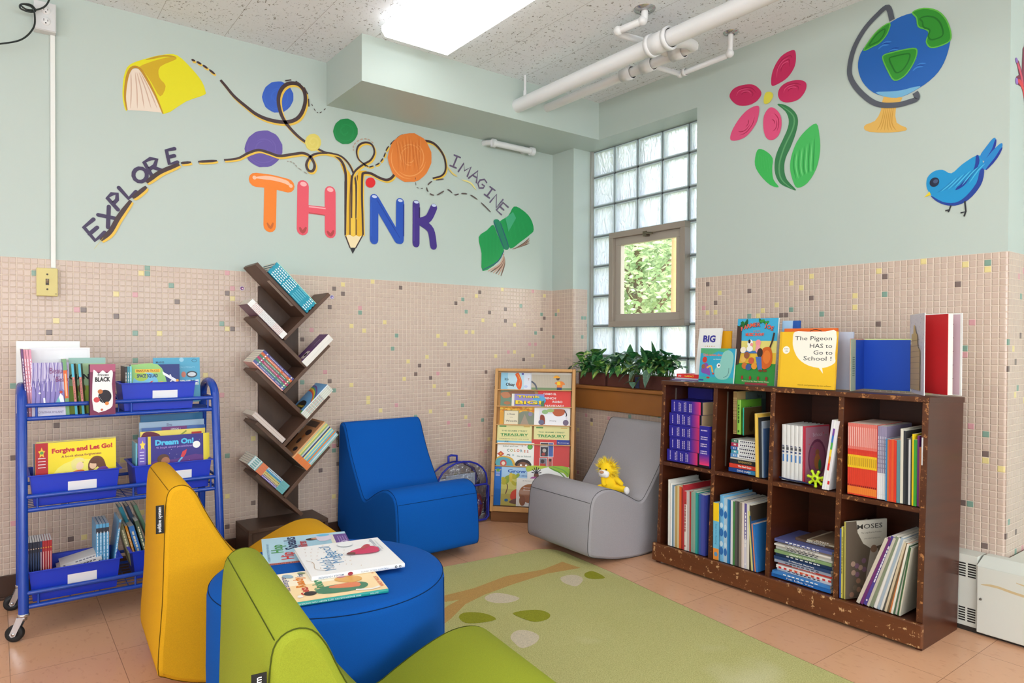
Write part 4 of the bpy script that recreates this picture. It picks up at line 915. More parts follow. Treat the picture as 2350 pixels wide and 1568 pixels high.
# --- cubby 1 top: thick identical story collections stacked flat
def strips(b, T_, H):           # same look but unreadable lettering drawn as strokes
    n = 8; b.frect(0, 0, T_, H, (46, 40, 150))
    for k in range(n): b.frect(0, H*(.055+.036*k), T_, H*(.055+.036*(k+1)), tuple(int(a+(e-a)*k/(n-1)) for a, e in zip((236, 60, 120), (70, 44, 160))))
    b.frect(0, 0, T_, H*.055, (20, 16, 22))
    for z in (.88, .72, .67, .55, .50, .38, .33):
        x = T_*.15
        while x < T_*.8: l = random.uniform(.004, .008); b.frect(x, H*z, x+l, H*z+H*.026, (208, 194, 230)); x += l+.002
flat = lambda x, y, z, yaw=0: T(x, y, z) @ RZ(yaw) @ RX(90) if 0 else None
def flat_stack(x, y, z, Wd, H, Tk, yaw=0):
    """book lying down, spine towards -X, its foot at +Y side end; thickness goes up"""
    # local x(thick)->+Z, y(depth)->+X, z(height)->+Y
    R_ = Mx(((0, 1, 0, 0), (0, 0, 1, 0), (1, 0, 0, 0), (0, 0, 0, 1)))
    return T(x, y, z) @ RZ(yaw) @ R_
z = Z2
for i, (h_, lab) in enumerate(((.058, 'thick violet and pink story collection at the bottom of the flat stack'), (.060, 'thick violet and pink story collection, second from bottom of the stack'), (.058, 'thick violet and pink story collection in the middle of the stack'),
                (.060, 'thick violet and pink story collection, second from top of the stack'), (.062, 'thick violet and pink story collection on top of the flat stack'))):
    xf = cx(z)+.022
    book(flat_stack(xf, -1.521+(.006, -.001, 0, .002, -.002)[i]-.016, z, .13, .193, h_, (1.2, -1, .6, 0, -1.4)[i]), .13, .193, h_, (40, 36, 140), lab, 'violet and pink thick books', spine_art=strips, pages=mat((206, 176, 138), .9, .1), back=(30, 26, 100)); z += h_+.001
book(T(cx(Z2)+.008, -1.532, Z2) @ RZ(-90) , .01, .197, .052, (46, 40, 150), 'upright thick violet story collection leaning beside the flat stack', 'violet and pink thick books', spine_art=strips) if 0 else None
book(T(cx(Z2)+.003, -1.545, Z2) @ RZ(-90), .017, .195, .056, (46, 40, 150), 'upright violet and pink story collection in front of the flat stack', 'violet and pink thick books', spine_art=strips, pages=mat((206, 176, 138), .9, .1))
book(T(cx(z)+.155, -1.345, z) @ RZ(-90) @ T(0, 0, 0) , .06, .055, .15, (44, 40, 130), 'violet boxed book lying behind on top of the flat stack', 'violet and pink thick books')
# --- cubby 2 top
cubby_books([(.0055, .195, .15, (196, 166, 110), dict(d='thin tan patterned activity book', spine_art=sp_lines((.02, .98, (150, 118, 74)), tc=(230, 210, 150)))), (.0055, .195, .15, (190, 160, 104), dict(d='thin tan patterned activity book', spine_art=sp_lines((.02, .98, (146, 116, 74)), tc=(230, 210, 150)))),
             (.0055, .195, .15, (196, 166, 110), dict(d='thin tan patterned activity book', spine_art=sp_lines((.02, .98, (150, 118, 74)), tc=(230, 210, 150))))], cx(.68)+.055, -1.688, .676, 'upper second cubby stack', G)
def frog(b, W_, H): b.fell(W_*.5, H*.3, W_*.12, H*.16, (90, 60, 130)); b.fell(W_*.62, H*.22, W_*.1, H*.06, (240, 240, 240)); b.ftext('FROG', W_*.35, H*.75, H*.12, (30, 80, 30), bold=.02)
book(T(cx(.68)+.055, -1.708, .676) @ RZ(-90), .16, .158, .020, (118, 186, 60), 'bright green hardback standing on the paperback pile, second upper cubby', G, spine=(150, 204, 80), front=frog, hard=True, spine_art=sp_lines(tc=(40, 90, 30)))
def pln(b, W_, H): b.ftext("I'm a", W_*.7, H*.5, H*.35, (40, 44, 50), bold=.02); b.frect(0, 0, W_, H*.12, (60, 66, 70))
book(T(cx(.68)+.12, -1.708, .676) @ RZ(-90), .15, .192, .008, (70, 96, 90), 'tall dark grey green book behind the bright green hardback', G, front=lambda b, W_, H: (b.frect(0, H*.8, W_, H, (96, 112, 108)), b.ftext("I'm a", W_*.65, H*.88, .02, (30, 34, 38), bold=.02)))
book(T(cx(.68)+.045, -1.745, .676) @ RZ(-90), .14, .125, .006, (92, 74, 46), 'brown covered book with a teal spine on the paperback pile', G, spine=(52, 178, 150), front=lambda b, W_, H: (b.fell(W_*.5, H*.55, W_*.22, H*.3, (70, 50, 30)), b.fell(W_*.4, H*.3, W_*.12, H*.2, (60, 42, 26))))
z = Z2; st = [(.019, (30, 70, 140), 'DOG MAN', (240, 240, 240), 'dark blue comic book at the bottom of the pile'), (.019, (214, 66, 50), 'The Bad Guys', (250, 250, 250), 'red comic book second from the bottom of the pile'), (.021, (44, 46, 52), 'RAVENWOOD', (200, 170, 90), 'charcoal chapter book with gold spine lettering in the pile'),
     (.008, (210, 206, 200), None, 0, 'thin pale book above the charcoal chapter book'), (.017, (238, 240, 242), '1', (90, 150, 210), 'white chapter book with sky blue label, lowest of the five white ones'), (.016, (240, 240, 240), '1', (70, 160, 190), 'white chapter book with teal label, second of the five white ones'),
     (.016, (240, 240, 240), '1', (60, 100, 170), 'white chapter book with dark blue label, middle of the five white ones'), (.017, (240, 240, 240), '1', (170, 40, 80), 'white chapter book with magenta label, fourth of the five white ones'), (.015, (240, 240, 238), '1', (60, 110, 90), 'white chapter book with green label, topmost of the five white ones')]
for i, (h_, c, tx, tc, lab) in enumerate(st):
    L = .137-(.006 if i > 2 else 0)
    def sa(b, T_, H, c=c, tx=tx, tc=tc):
        if tx == '1':
            b.frect(0, H*.72, T_, H, tc)
            for zz in (.80, .86): b.frect(T_*.25, H*zz, T_*.75, H*(zz+.03), WHT)
            zc_ = .64
            while zc_ > .1: b.frect(T_*.3, H*(zc_-.05), T_*.72, H*zc_, (70, 70, 90)); zc_ -= .075
        elif tx:
            if tx == 'DOG MAN': b.frect(0, 0, T_, H*.25, (60, 140, 190))
            b.ftext(tx, T_/2, H*.42, T_*.62, tc, bold=.02, rot=-PI/2, width=H*.5)
    book(flat_stack(cx(z)+.028+(i % 3)*.003, -1.826-(i % 2)*.002, z, .12, L, h_-.001, (0, .8, -.7, .5)[i % 4]), .12, L, h_-.001, c, lab, 'paperback pile in the second upper cubby', spine_art=sa); z += h_
cubby_books([(.0055, .278, .2, (232, 190, 84), dict(d='thin yellow magazine', marks=0) if 0 else dict(d='thin yellow magazine', lean=-1.5)), (.0055, .278, .2, (240, 204, 100), dict(d='thin yellow magazine', lean=-1.5)), (.005, .276, .2, (222, 180, 74), dict(d='thin yellow magazine', lean=-1.5)), (.006, .262, .2, (44, 44, 46), dict(d='thin black booklet', lean=-1.5)),
             (.0075, .245, .2, (150, 160, 172), dict(d='grey blue book', x=.012, lean=-1.2)), (.004, .215, .18, (64, 90, 130), dict(d='thin slate blue book', x=.012, lean=-1))], cx(Z2)+.002, -1.846, Z2, 'second upper cubby group', G)
# --- cubby 3 (lower left)
def c3(*rows, **kw): return rows
R3 = [(.010, .322, .22, (224, 222, 214), dict(hard=True)), (.010, .306, .21, (232, 230, 224), dict(hard=True)), (.008, .300, .21, (120, 150, 170), {}), (.006, .295, .2, (206, 208, 210), {}), (.010, .300, .2, (190, 160, 96), {}), (.009, .304, .2, (214, 196, 150), {}), (.010, .300, .21, (226, 96, 44), {}), (.006, .296, .2, (150, 50, 40), {}),
      (.007, .312, .22, (190, 50, 60), {}), (.012, .284, .21, (224, 214, 206), dict(hard=True, spine_art=sp_lines((.78, 1, (196, 60, 60)), tc=(160, 60, 50)))), (.012, .284, .21, (196, 190, 186), {}), (.007, .288, .2, (170, 50, 44), {}), (.010, .286, .21, (130, 166, 150), {}), (.009, .296, .21, (146, 168, 150), {}), (.010, .288, .2, (44, 160, 150), {}),
      (.006, .282, .2, (30, 110, 120), {}), (.008, .286, .2, (52, 88, 160), {}), (.013, .284, .21, (70, 80, 160), {}), (.006, .284, .2, (58, 66, 150), {})]
cubby_books([(q[0]*1.27,)+q[1:] for q in R3], cx(Z1)+.004, -1.372, Z1, 'the lower left cubby', 'books in the lower left cubby')
# --- cubby 4 (lower second)
def cat_spine(b, T_, H): b.frect(0, H*.68, T_, H, (250, 208, 30)); b.frect(0, H*.20, T_, H*.68, (110, 190, 224)); b.frect(0, 0, T_, H*.2, (236, 150, 60)); b.fell(T_/2, H*.1, T_*.3, H*.04, (90, 150, 190)); b.ftext('Step Into Reading', T_/2, H*.45, T_*.4, (60, 120, 170), rot=-PI/2, width=H*.36)
def blue_sp(b, T_, H):
    for z0 in (.1, .38, .68): b.fell(T_/2, H*(z0+.06), T_*.46, H*.06, (46, 110, 180)); b.fell(T_/2, H*(z0+.17), T_*.4, H*.04, (200, 226, 240))
R4 = [(.027, .262, .2, (110, 190, 224), dict(spine_art=cat_spine, label='thick yellow, blue and orange hardback, first in the second lower cubby', hard=True)), (.019, .302, .22, (110, 176, 218), dict(spine_art=blue_sp, hard=True, gap=.003)), (.016, .292, .22, (176, 204, 222), dict(spine_art=blue_sp)), (.009, .290, .21, (40, 130, 190), {}), (.006, .288, .2, (30, 96, 160), {}),
      (.010, .288, .21, (220, 222, 224), {}), (.009, .286, .2, (66, 130, 70), {}), (.010, .290, .21, (90, 88, 86), {}), (.009, .290, .21, (70, 66, 66), {}), (.009, .288, .2, (140, 130, 116), {}), (.013, .290, .21, (214, 200, 190), dict(hard=True)), (.011, .288, .21, (206, 204, 216), dict(spine_art=sp_lines((.45, 1, (96, 84, 150)), tc=WHT))), (.011, .286, .21, (222, 218, 206), {}),
      (.008, .284, .2, (70, 60, 50), {})]
ye = cubby_books([(q[0]*1.13,)+q[1:] for q in R4], cx(Z1)+.004, -1.640, Z1, 'the second lower cubby', 'books in the second lower cubby')
cubby_books([(.009, .258, .2, (214, 208, 130), dict(d='pale lime paperback', lean=-4)), (.007, .24, .19, (40, 86, 140), dict(d='dark blue thin book', lean=-5)), (.005, .206, .18, (226, 130, 80), dict(d='thin orange book', lean=-5)), (.010, .205, .18, (50, 120, 190), dict(d='small bright blue book', lean=-5))], cx(Z1)+.003, ye-.002, Z1, 'leaning group, second lower cubby', 'books in the second lower cubby')
# --- cubby 5 (upper third)
def ws(b, T_, H): b.frect(T_*.2, H*.5, T_*.72, H*.53, (60, 80, 130)); b.frect(T_*.2, H*.55, T_*.8, H*.60, (90, 90, 96)); b.frect(T_*.3, H*.34, T_*.7, H*.47, (90, 140, 200)); b.ftext('Mc', T_/2, H*.62, T_*.5, (40, 60, 110), bold=.02)
ye = cubby_books([(.0185, .238, .17, (228, 226, 224), dict(hard=True, spine_art=ws, d='white story hardback with small blue spine marks')) for _ in range(5)], cx(Z2)+.05, -1.940, Z2, 'third upper cubby', 'row of white hardbacks')
def pink(b, W_, H):
    b.frect(.006, .006, W_-.004, H-.006, (176, 120, 140)); b.fell(W_*.5, H*.42, W_*.36, H*.34, (116, 56, 84)); b.fell(W_*.5, H*.42, W_*.31, H*.29, (150, 84, 110))
    for k in range(14): b.fell(W_*(.12+.76*((k*37) % 100)/100), H*(.08+.84*((k*61) % 100)/100), .0022, .0022, (224, 60, 60) if k % 2 else (70, 150, 90))
    b.ftext('School', W_*.5, H*.84, H*.09, (200, 170, 190), bold=.02); b.fell(W_*.5, H*.52, W_*.08, H*.06, (150, 96, 60)); b.fell(W_*.5, H*.36, W_*.12, H*.14, (176, 110, 60)); b.fell(W_*.6, H*.3, W_*.06, H*.1, (60, 120, 70))
book(T(cx(Z2)+.05, ye-.002, Z2) @ RZ(-101), .15, .24, .008, (206, 60, 80), 'pink and red storybook facing out beside the white hardbacks', G, front=pink)
def lw(c1): return lambda b, T_, H: [b.frect(0, H*(.1*k), T_, H*(.1*k+.1), (c1[k % len(c1)])) for k in range(10)]
RB = [(232, 60, 60), (240, 150, 40), (244, 214, 60), (80, 170, 80), (60, 120, 200), (120, 70, 160)]
cubby_books([(.009, .285, .2, (232, 228, 236), dict(d='pale lilac thin book', lean=8)), (.008, .285, .2, (240, 240, 240), dict(d='white thin book with rainbow bands', lean=8, spine_art=lambda b, T_, H: [b.frect(0, H*(.28+.1*k), T_, H*(.38+.1*k), RB[k]) for k in range(6)])), (.010, .282, .2, (234, 230, 234), dict(d='white workbook with a red square mark', lean=8, spine_art=lambda b, T_, H: b.frect(T_*.1, H*.08, T_*.9, H*.13, (214, 40, 50))))], cx(Z2)+.003, -2.146, Z2, 'leaning trio, third upper cubby', G)
# toys
def jack(name, p, c, label, sc=1, rot=0):
    t = thing(name, label, 'toy', T(*p) @ RZ(rot)); m_ = mat(c, .35, .5); b = MB(); n = 7; R1 = .0165*sc
    b.lathe([(.007*sc, -.006*sc), (R1*.9, -.006*sc), (R1, 0), (R1*.9, .006*sc), (.007*sc, .006*sc), (.007*sc, -.006*sc)], (0, 0, 0), (1, 0, 0), m_)
    for k in range(n):
        a = 2*PI*k/n+.2; d = V((0, math.cos(a), math.sin(a))); b.tube([d*R1*.7, d*.025*sc, d*.032*sc], .0055*sc, m_, 10, rr=[.0062*sc, .0048*sc, .0066*sc]); b.ell(d*.031*sc, (.0066*sc,)*3, m_, 12, 8)
    b.build('gear_body', t); return t
jack('gear_toy', (cx(Z2)+.022, -2.108, Z2+.034), (196, 226, 30), 'lime green knobbly gear toy standing by the pink storybook')
jack('gear_toy', (cx(Z2)+.045, -2.146, Z2+.024), (236, 206, 30), 'small yellow gear toy behind the lime green gear', .7, 25)
tag(recentre((lambda b: (b.tube(spline([(0, 0, 0), (0, .06, .004), (.01, .12, .002), (.02, .17, .004)], 4), .0035, mat((36, 46, 84), .6), 8), b.build('cord_scrap'))[1])(MB()), (0, 0, 0)), 'thin dark blue cord lying in front of the white hardbacks', 'cord').location = (cx(Z2)+.03, -2.10, Z2+.004)
# --- cubby 6 (upper right)
def reds(b, T_, H): b.frect(0, H*.64, T_, H, (226, 120, 108)); b.frect(0, H*.60, T_, H*.64, (216, 60, 44)); b.frect(0, H*.38, T_, H*.56, (240, 196, 40)); b.frect(0, H*.02, T_, H*.12, (236, 130, 50)); b.frect(T_*.35, H*.41, T_*.6, H*.53, (150, 96, 30)); b.frect(T_*.35, H*.68, T_*.6, H*.95, (240, 210, 200)); b.frect(T_*.2, H*.12, T_*.8, H*.145, (140, 30, 30))
ye = cubby_books([(.0070, .278, .21, (222, 66, 46), dict(spine_art=reds, d='red and yellow leveled reader')) for _ in range(15)], cx(Z2)+.008, -2.247, Z2, 'the red set', 'red and yellow reader set')
ye = cubby_books([(.0062, .276, .21, (150, 140, 170), dict(d='lilac grey reader with white foot', spine_art=sp_lines((0, .36, (236, 236, 240)), tc=(220, 220, 230)), x=.004)) for _ in range(5)], cx(Z2)+.008, ye, Z2, 'the lilac set', 'lilac grey reader set')
ye = cubby_books([(.006, .232, .18, (60, 130, 180), dict(x=-.004)), (.006, .23, .18, (206, 110, 60), dict(x=-.004)), (.007, .23, .18, (224, 70, 50), dict(x=-.004)), (.009, .232, .18, (226, 90, 50), dict(x=-.004)), (.009, .23, .18, (216, 60, 44), dict(x=-.004)),
             (.011, .232, .19, (96, 140, 150), dict(x=-.003, front=lambda b, W_, H: (b.fell(W_*.4, H*.4, W_*.2, H*.3, (120, 80, 50))))), (.010, .275, .2, (222, 216, 200), {}), (.008, .268, .2, (60, 62, 66), {}), (.009, .24, .19, (40, 42, 48), {}), (.007, .238, .19, (206, 206, 208), {}), (.006, .25, .2, (70, 76, 66), {}),
             (.006, .26, .2, (236, 206, 30), dict(x=-.004)), (.009, .24, .19, (60, 150, 60), dict(x=-.006)), (.006, .255, .19, (110, 40, 110), {}), (.007, .215, .18, (150, 88, 56), {}), (.004, .25, .19, (214, 214, 216), {})], cx(Z2)+.006, ye-.001, Z2, 'mixed group, upper right cubby', 'mixed books in the upper right cubby')
# --- cubby 7 (lower third): books piled flat
pile = [(.017, (40, 110, 190), "I'm Like You", .262, 'bright blue picture book at the bottom of the flat pile'), (.013, (60, 130, 200), None, .25, 'sky blue picture book, second from bottom of the flat pile'), (.012, (214, 214, 218), None, .24, 'pale grey book, third from bottom of the flat pile'), (.014, (230, 226, 224), 'A CLOSER LOOK', .238, 'red and white striped book low in the flat pile'),
        (.010, (206, 60, 50), 'BEAR', .24, 'red hardback under the grey blue book in the pile'), (.012, (150, 160, 180), None, .245, 'grey blue paperback in the middle of the flat pile'), (.013, (40, 66, 110), '5-Minute Stories', .25, 'navy story treasury in the middle of the flat pile'), (.014, (34, 56, 90), None, .246, 'dark navy book above the story treasury in the pile'),
        (.013, (130, 160, 110), 'GROW IT COOK IT', .246, 'green and white cookery book in the flat pile'), (.011, (222, 220, 214), None, .25, 'white book above the green cookery book in the pile'), (.009, (190, 186, 180), None, .24, 'pale grey book high in the flat pile'), (.007, (220, 216, 208), None, .245, 'thin cream book high in the flat pile'),
        (.007, (130, 110, 96), None, .24, 'thin brown book high in the flat pile'), (.012, (90, 96, 150), None, .25, 'blue violet book fourth from the top of the flat pile'), (.012, (96, 74, 60), 'MIRRORSTONE', .18, 'dark brown book near the top of the flat pile'), (.008, (196, 184, 160), None, .12, 'cream book second from the top of the flat pile'), (.007, (120, 100, 80), None, .10, 'small brown book on the very top of the flat pile')]
z = Z1
for i, (h_, c, tx, L, lab) in enumerate(pile):
    def sa(b, T_, H, c=c, tx=tx, i=i):
        lt_ = WHT if sum(c) < 480 else (60, 60, 70)
        if tx == 'A CLOSER LOOK':
            for k in range(10): b.frect(0, H*(.1*k), T_*.6, H*(.1*k+.05), (196, 50, 50))
        if tx: b.ftext(tx, T_*.5, H*.5, T_*.6, lt_ if tx != 'A CLOSER LOOK' else (226, 120, 60), bold=.02, rot=-PI/2, width=H*.45)
        else:
            q = .8
            while q > .25: b.frect(T_*.3, H*(q-.05), T_*.65, H*q, lt_); q -= random.uniform(.06, .09)
    ry = (0, 1.5, -1, .8, -1.4, 1.2, -.6, .3, 1.6, -.8)[i % 10]
    book(flat_stack(cx(z)+.012+(.004, .0, .01, .006, .012)[i % 5]+(.03 if i > 13 else 0), -2.188, z, .2, L, h_-.0006, ry), .2, L, h_-.0006, c, lab, 'flat pile in the third lower cubby', spine_art=sa); z += h_
# --- cubby 8 (lower right)
cubby_books([(.006, .272, .2, (60, 90, 160), dict(label='thin blue spined book at the left wall of the lower right cubby')), (.006, .28, .2, (206, 196, 90), dict(label='thin yellow spined book, second in the lower right cubby', spine_art=sp_lines(tc=(70, 60, 30))))], cx(Z1)+.004, -2.230, Z1, '', G)
def moses(b, W_, H):
    b.frect(0, 0, W_, H, (96, 84, 72))
    b.fpoly([(p[0]*W_, p[1]*H) for p in [(.25, 1), (1, 1), (1, .75), (.85, .66), (.6, .63), (.42, .70), (.28, .85)]], (206, 200, 186)); b.ftext('MOSES', W_*.58, H*.92, H*.085, (60, 56, 52), bold=.01, width=W_*.62)
    b.ftext('The Long Road to Freedom', W_*.62, H*.835, H*.03, (90, 84, 76), width=W_*.5); b.ftext('ANN KEAY BENEDUCE', W_*.64, H*.76, H*.022, (110, 104, 96), width=W_*.4)
    b.fpoly([(p[0]*W_, p[1]*H) for p in [(.6, .62), (.78, .62), (.9, .3), (.95, 0), (.45, 0), (.5, .3)]], (170, 160, 148)); b.fell(W_*.68, H*.62, W_*.08, H*.05, (140, 110, 90))
    for k in range(14): b.fell(W_*(.15+.35*((k*37) % 100)/100), H*(.05+.48*((k*53) % 100)/100), W_*.055, H*.035, ((150, 112, 92), (120, 90, 110), (110, 96, 80), (164, 136, 120))[k % 4])
book(T(cx(Z1)+.006, -2.246, Z1) @ RZ(-110), .20, .302, .008, (84, 76, 66), 'tall grey brown picture book with robed painted figures, turned outwards', G, spine=(196, 186, 96), front=moses)
LE = [(.012, .29, .2, (206, 196, 180), {}), (.011, .296, .2, (110, 50, 110), {}), (.013, .30, .21, (84, 70, 150), dict(spine_art=sp_lines(tc=(236, 230, 240)))), (.009, .295, .2, (196, 190, 176), {}), (.012, .30, .21, (130, 140, 116), {}), (.014, .295, .2, (228, 226, 220), dict(hard=True)), (.009, .30, .2, (160, 176, 190), {}), (.008, .292, .2, (220, 216, 206), {}),
      (.007, .285, .2, (96, 96, 90), {}), (.008, .282, .2, (206, 190, 160), {}), (.007, .28, .2, (110, 90, 66), {}), (.006, .278, .2, (226, 140, 80), {}), (.007, .275, .2, (226, 220, 206), {}), (.006, .27, .19, (80, 110, 84), {}), (.007, .262, .19, (216, 210, 200), {}), (.005, .262, .19, (60, 96, 60), {}), (.005, .26, .19, (206, 200, 180), {})]
yy = -2.296
for i, s in enumerate(LE):
    ln = 21-i*.8; Tk = s[0]; k = dict(s[4]); Hh = s[1]
    book(T(cx(Z1)+.004+.0015*(i % 3), yy, Z1+Tk*math.sin(math.radians(ln))) @ RZ(-90) @ RY(ln), s[2], Hh, Tk, s[3], '%s, %s of the slanting row in the lower right cubby' % (CN(s[3], k, Tk), ORD[i]), 'slanting books in the lower right cubby', **k)
    yy -= Tk*(1.03-.006*i)+.0009
# --- books standing on top
def on_top(p, yaw, tilt, Wd, H, Tk, cov, label, front=None, **k):
    return book(T(*p) @ RZ(yaw) @ RY(-tilt), Wd, H, Tk, cov, label, 'books standing on the dark bookcase', front=front, **k)
# facing -X: local +x -> -X, local +y -> -Y  (yaw 180)
def hippo(b, W_, H):
    b.frect(0, 0, W_, H, (46, 166, 200)); b.frect(0, 0, W_, H*.16, (60, 176, 166)); b.fpoly([(0, H), (0, H*.86), (W_*.3, H*.8), (W_*.52, H*.92), (W_*.8, H*.86), (W_*.8, H)], (84, 170, 120))
    b.ftext('Ojala tuviera dinosaurio asi', W_*.5, H*.8, H*.09, (222, 120, 90), bold=.03, width=W_*.84); b.ftext('una historia para ti', W_*.55, H*.68, H*.04, (240, 240, 240), width=W_*.32)
    b.fpoly(sm([(W_*.48, H*.2), (W_*.46, H*.38), (W_*.58, H*.55), (W_*.66, H*.86), (W_*.82, H*.95), (W_*.96, H*.8), (W_*.94, H*.4), (W_*.84, H*.14), (W_*.62, H*.1)], 4), (140, 200, 190))
    b.fell(W_*.56, H*.5, W_*.055, H*.07, WHT); b.fell(W_*.57, H*.5, W_*.02, H*.03, BLK); b.fline([(W_*.72, H*.16), (W_*.84, H*.24), (W_*.86, H*.44)], .0022, (60, 90, 96), smooth=4)
    b.fell(W_*.14, H*.66, W_*.07, H*.09, (206, 60, 50)); b.fpoly(sm([(W_*.06, H*.3), (W_*.1, H*.52), (W_*.22, H*.56), (W_*.3, H*.4), (W_*.34, H*.2), (W_*.22, H*.24)], 3), (130, 80, 170))
    b.fline([(W_*.22, H*.42), (W_*.34, H*.48), (W_*.4, H*.3)], .008, (236, 170, 60), smooth=4); b.fell(W_*.12, H*.46, W_*.06, H*.07, (150, 96, 70)); b.fell(W_*.28, H*.14, W_*.05, H*.03, (190, 60, 50)); b.fell(W_*.42, H*.26, W_*.03, H*.03, (190, 60, 50)); b.frect(0, H*.04, W_*.15, H*.08, (40, 60, 150))
def big(b, W_, H):
    b.ftext('BIG', W_*.5, H*.80, H*.17, (54, 50, 150), bold=.045, width=W_*.56); b.fline([(W_*.26, H*.745), (W_*.34, H*.74), (W_*.36, H*.79)], .004, (150, 140, 214), smooth=4)
    for k in range(5): b.fell(W_*(.35+.1*k), H*.66, .003, .002, ((230, 180, 90), (200, 120, 60))[k % 2])
on_top((-.300, -1.446, ZTOP), 180-4, 8, .135, .26, .010, WHT, 'white cover with big purple word BIG, at the left of the case top', big, hard=True)
on_top((-.272, -1.566, ZTOP), 180-2, 4, .058, .245, .006, (236, 170, 20), 'plain golden yellow inside cover right of the BIG cover', hard=True, spine=(120, 90, 60))
on_top((-.345, -1.505, ZTOP), 180, 7, .192, .162, .010, (46, 166, 200), 'turquoise picture book with a big smiling hippo', hippo)
on_top((-.262, -1.63, ZTOP), 180, 5, .075, .158, .006, (60, 130, 190), 'blue photo covered book peeping out between the hippo and farm books', lambda b, W_, H: (b.frect(0, 0, W_, H*.4, (70, 84, 50)), b.frect(0, H*.4, W_, H*.62, (180, 170, 160)), b.frect(W_*.74, 0, W_*.9, H, (150, 60, 50))))
def farmer(b, W_, H):
    b.frect(0, 0, W_, H, (60, 170, 214)); b.frect(0, H*.36, W_, H*.66, (226, 214, 120)); b.frect(0, H*.30, W_, H*.48, (232, 190, 60)); b.frect(0, 0, W_, H*.32, (46, 140, 60))
    for k in range(18): x = .08+.84*((k*29) % 100)/100; y = .88+.09*((k*43) % 100)/100; b.fell(W_*(x if y > .925 else .08+.14*x), H*y, W_*.065, H*.02, ((30, 110, 50), (50, 150, 60), (24, 84, 44))[k % 3], k)
    b.fpoly([(0, H*.9), (W_*.12, H*.85), (W_*.14, H*.5), (W_*.1, H*.3), (0, H*.28)], (70, 48, 40))
    s = 'FARMER JOE'
    for i, ch in enumerate(s):
        if ch == ' ': continue
        a = (i-4.5)*.05; x, y = W_*(.5+(i-4.5)*.083), H*(.905-.0030*(i-4.5)**2)
        b.ftext(ch, x+.0008, y-.0008, H*.088, (50, 50, 90), bold=.05, rot=-a); b.ftext(ch, x, y, H*.085, (240, 104, 70), bold=.02, rot=-a)
    b.ftext('and the', W_*.5, H*.81, H*.04, (230, 110, 80)); b.ftext('MUSIC SHOW', W_*.46, H*.755, H*.065, (230, 90, 60), bold=.04, width=W_*.46)
    b.frect(W_*.14, H*.47, W_*.8, H*.51, (60, 110, 180)); b.fell(W_*.36, H*.62, W_*.07, H*.06, WHT); b.fell(W_*.34, H*.65, W_*.03, H*.03, BLK); b.fell(W_*.4, H*.6, W_*.035, H*.03, (236, 150, 150)); b.fell(W_*.36, H*.54, W_*.08, H*.045, WHT); b.fell(W_*.56, H*.63, W_*.065, H*.05, (240, 150, 160)); b.fell(W_*.56, H*.54, W_*.06, H*.06, (236, 160, 170))
    b.fline([(W_*.82, H*.5), (W_*.9, H*.66), (W_*.93, H*.78)], .008, (70, 44, 34)); b.fpoly(sm([(W_*.6, H*.34), (W_*.66, H*.5), (W_*.72, H*.56), (W_*.86, H*.56), (W_*.92, H*.44), (W_*.9, H*.3), (W_*.76, H*.24), (W_*.64, H*.28)], 4), (206, 96, 30)); b.fell(W_*.79, H*.42, W_*.09, H*.1, (226, 120, 44))
    b.fell(W_*.62, H*.48, W_*.07, H*.07, (60, 40, 36)); b.fpoly([(W_*.52, H*.42), (W_*.66, H*.42), (W_*.7, H*.22), (W_*.6, H*.22)], (70, 110, 180))
    for x in (.66, .77): b.fell(W_*x, H*.215, W_*.05, H*.018, (120, 60, 30))
    for k, (x, y) in enumerate(((.22, .38), (.26, .28), (.36, .26), (.42, .36), (.5, .28), (.2, .52), (.3, .44))): b.fell(W_*x, H*y, W_*.07, H*.05, ((230, 180, 90), (196, 110, 50), (60, 90, 150), (200, 90, 60), (226, 150, 50), (240, 230, 210), (150, 90, 60))[k], k)
    for x in (.22, .42, .62, .82): b.fell(W_*x, H*.10, W_*.03, H*.03, (150, 50, 36))
    b.ftext('illustrated by Guy Parker-Rees', W_*.55, H*.05, H*.028, (240, 230, 200), width=W_*.66); b.frect(W_*.3, 0, W_*.85, H*.03, (150, 50, 60))
on_top((-.330, -1.691, ZTOP), 180, 6, .205, .300, .010, (60, 170, 214), 'tall colourful picture book of farm animals making music', farmer)
on_top((-.268, -1.880, ZTOP), 180, 5, .083, .288, .008, (30, 86, 170), 'tall blue book half hidden behind the farm music book', lambda b, W_, H: b.frect(0, 0, W_*.6, H, (170, 206, 236)), spine=(20, 70, 150), hard=True)
def pig(b, W_, H):
    b.frect(0, 0, W_, H, (246, 196, 40)); b.frect(0, 0, W_*.04, H, (232, 180, 34)); cr = (250, 246, 232)
    b.fpoly(sm([(W_*.24, H*.86), (W_*.27, H), (W_*.5, H), (W_*.8, H), (W_*.985, H), (W_*.985, H*.6), (W_*.985, H*.46), (W_*.8, H*.37), (W_*.55, H*.4), (W_*.36, H*.52), (W_*.26, H*.7)], 3), cr); b.fpoly([(W_*.7, H*.40), (W_*.78, H*.38), (W_*.8, H*.27)], cr)
    ink = (50, 50, 52)
    for tx, x, y, wd in (('The Pigeon', .60, .87, .64), ('HAS to', .74, .75, .38), ('Go to', .78, .635, .32), ('School !', .69, .53, .48)): b.ftext(tx, W_*x, H*y, H*.105, ink, width=W_*wd)
    b.fell(W_*.13, H*.67, W_*.065, H*.07, cr); b.ftext('COME', W_*.13, H*.69, H*.03, ink); b.ftext('ON!', W_*.14, H*.65, H*.03, ink, bold=.01)
    b.ftext('words and pictures by mo willems', W_*.66, H*.055, H*.035, (120, 90, 30), width=W_*.58)
on_top((-.350, -1.925, ZTOP), 180, 5, .250, .237, .012, (246, 196, 40), 'yellow hardback picture book with a big cream speech bubble of text', pig, hard=True)
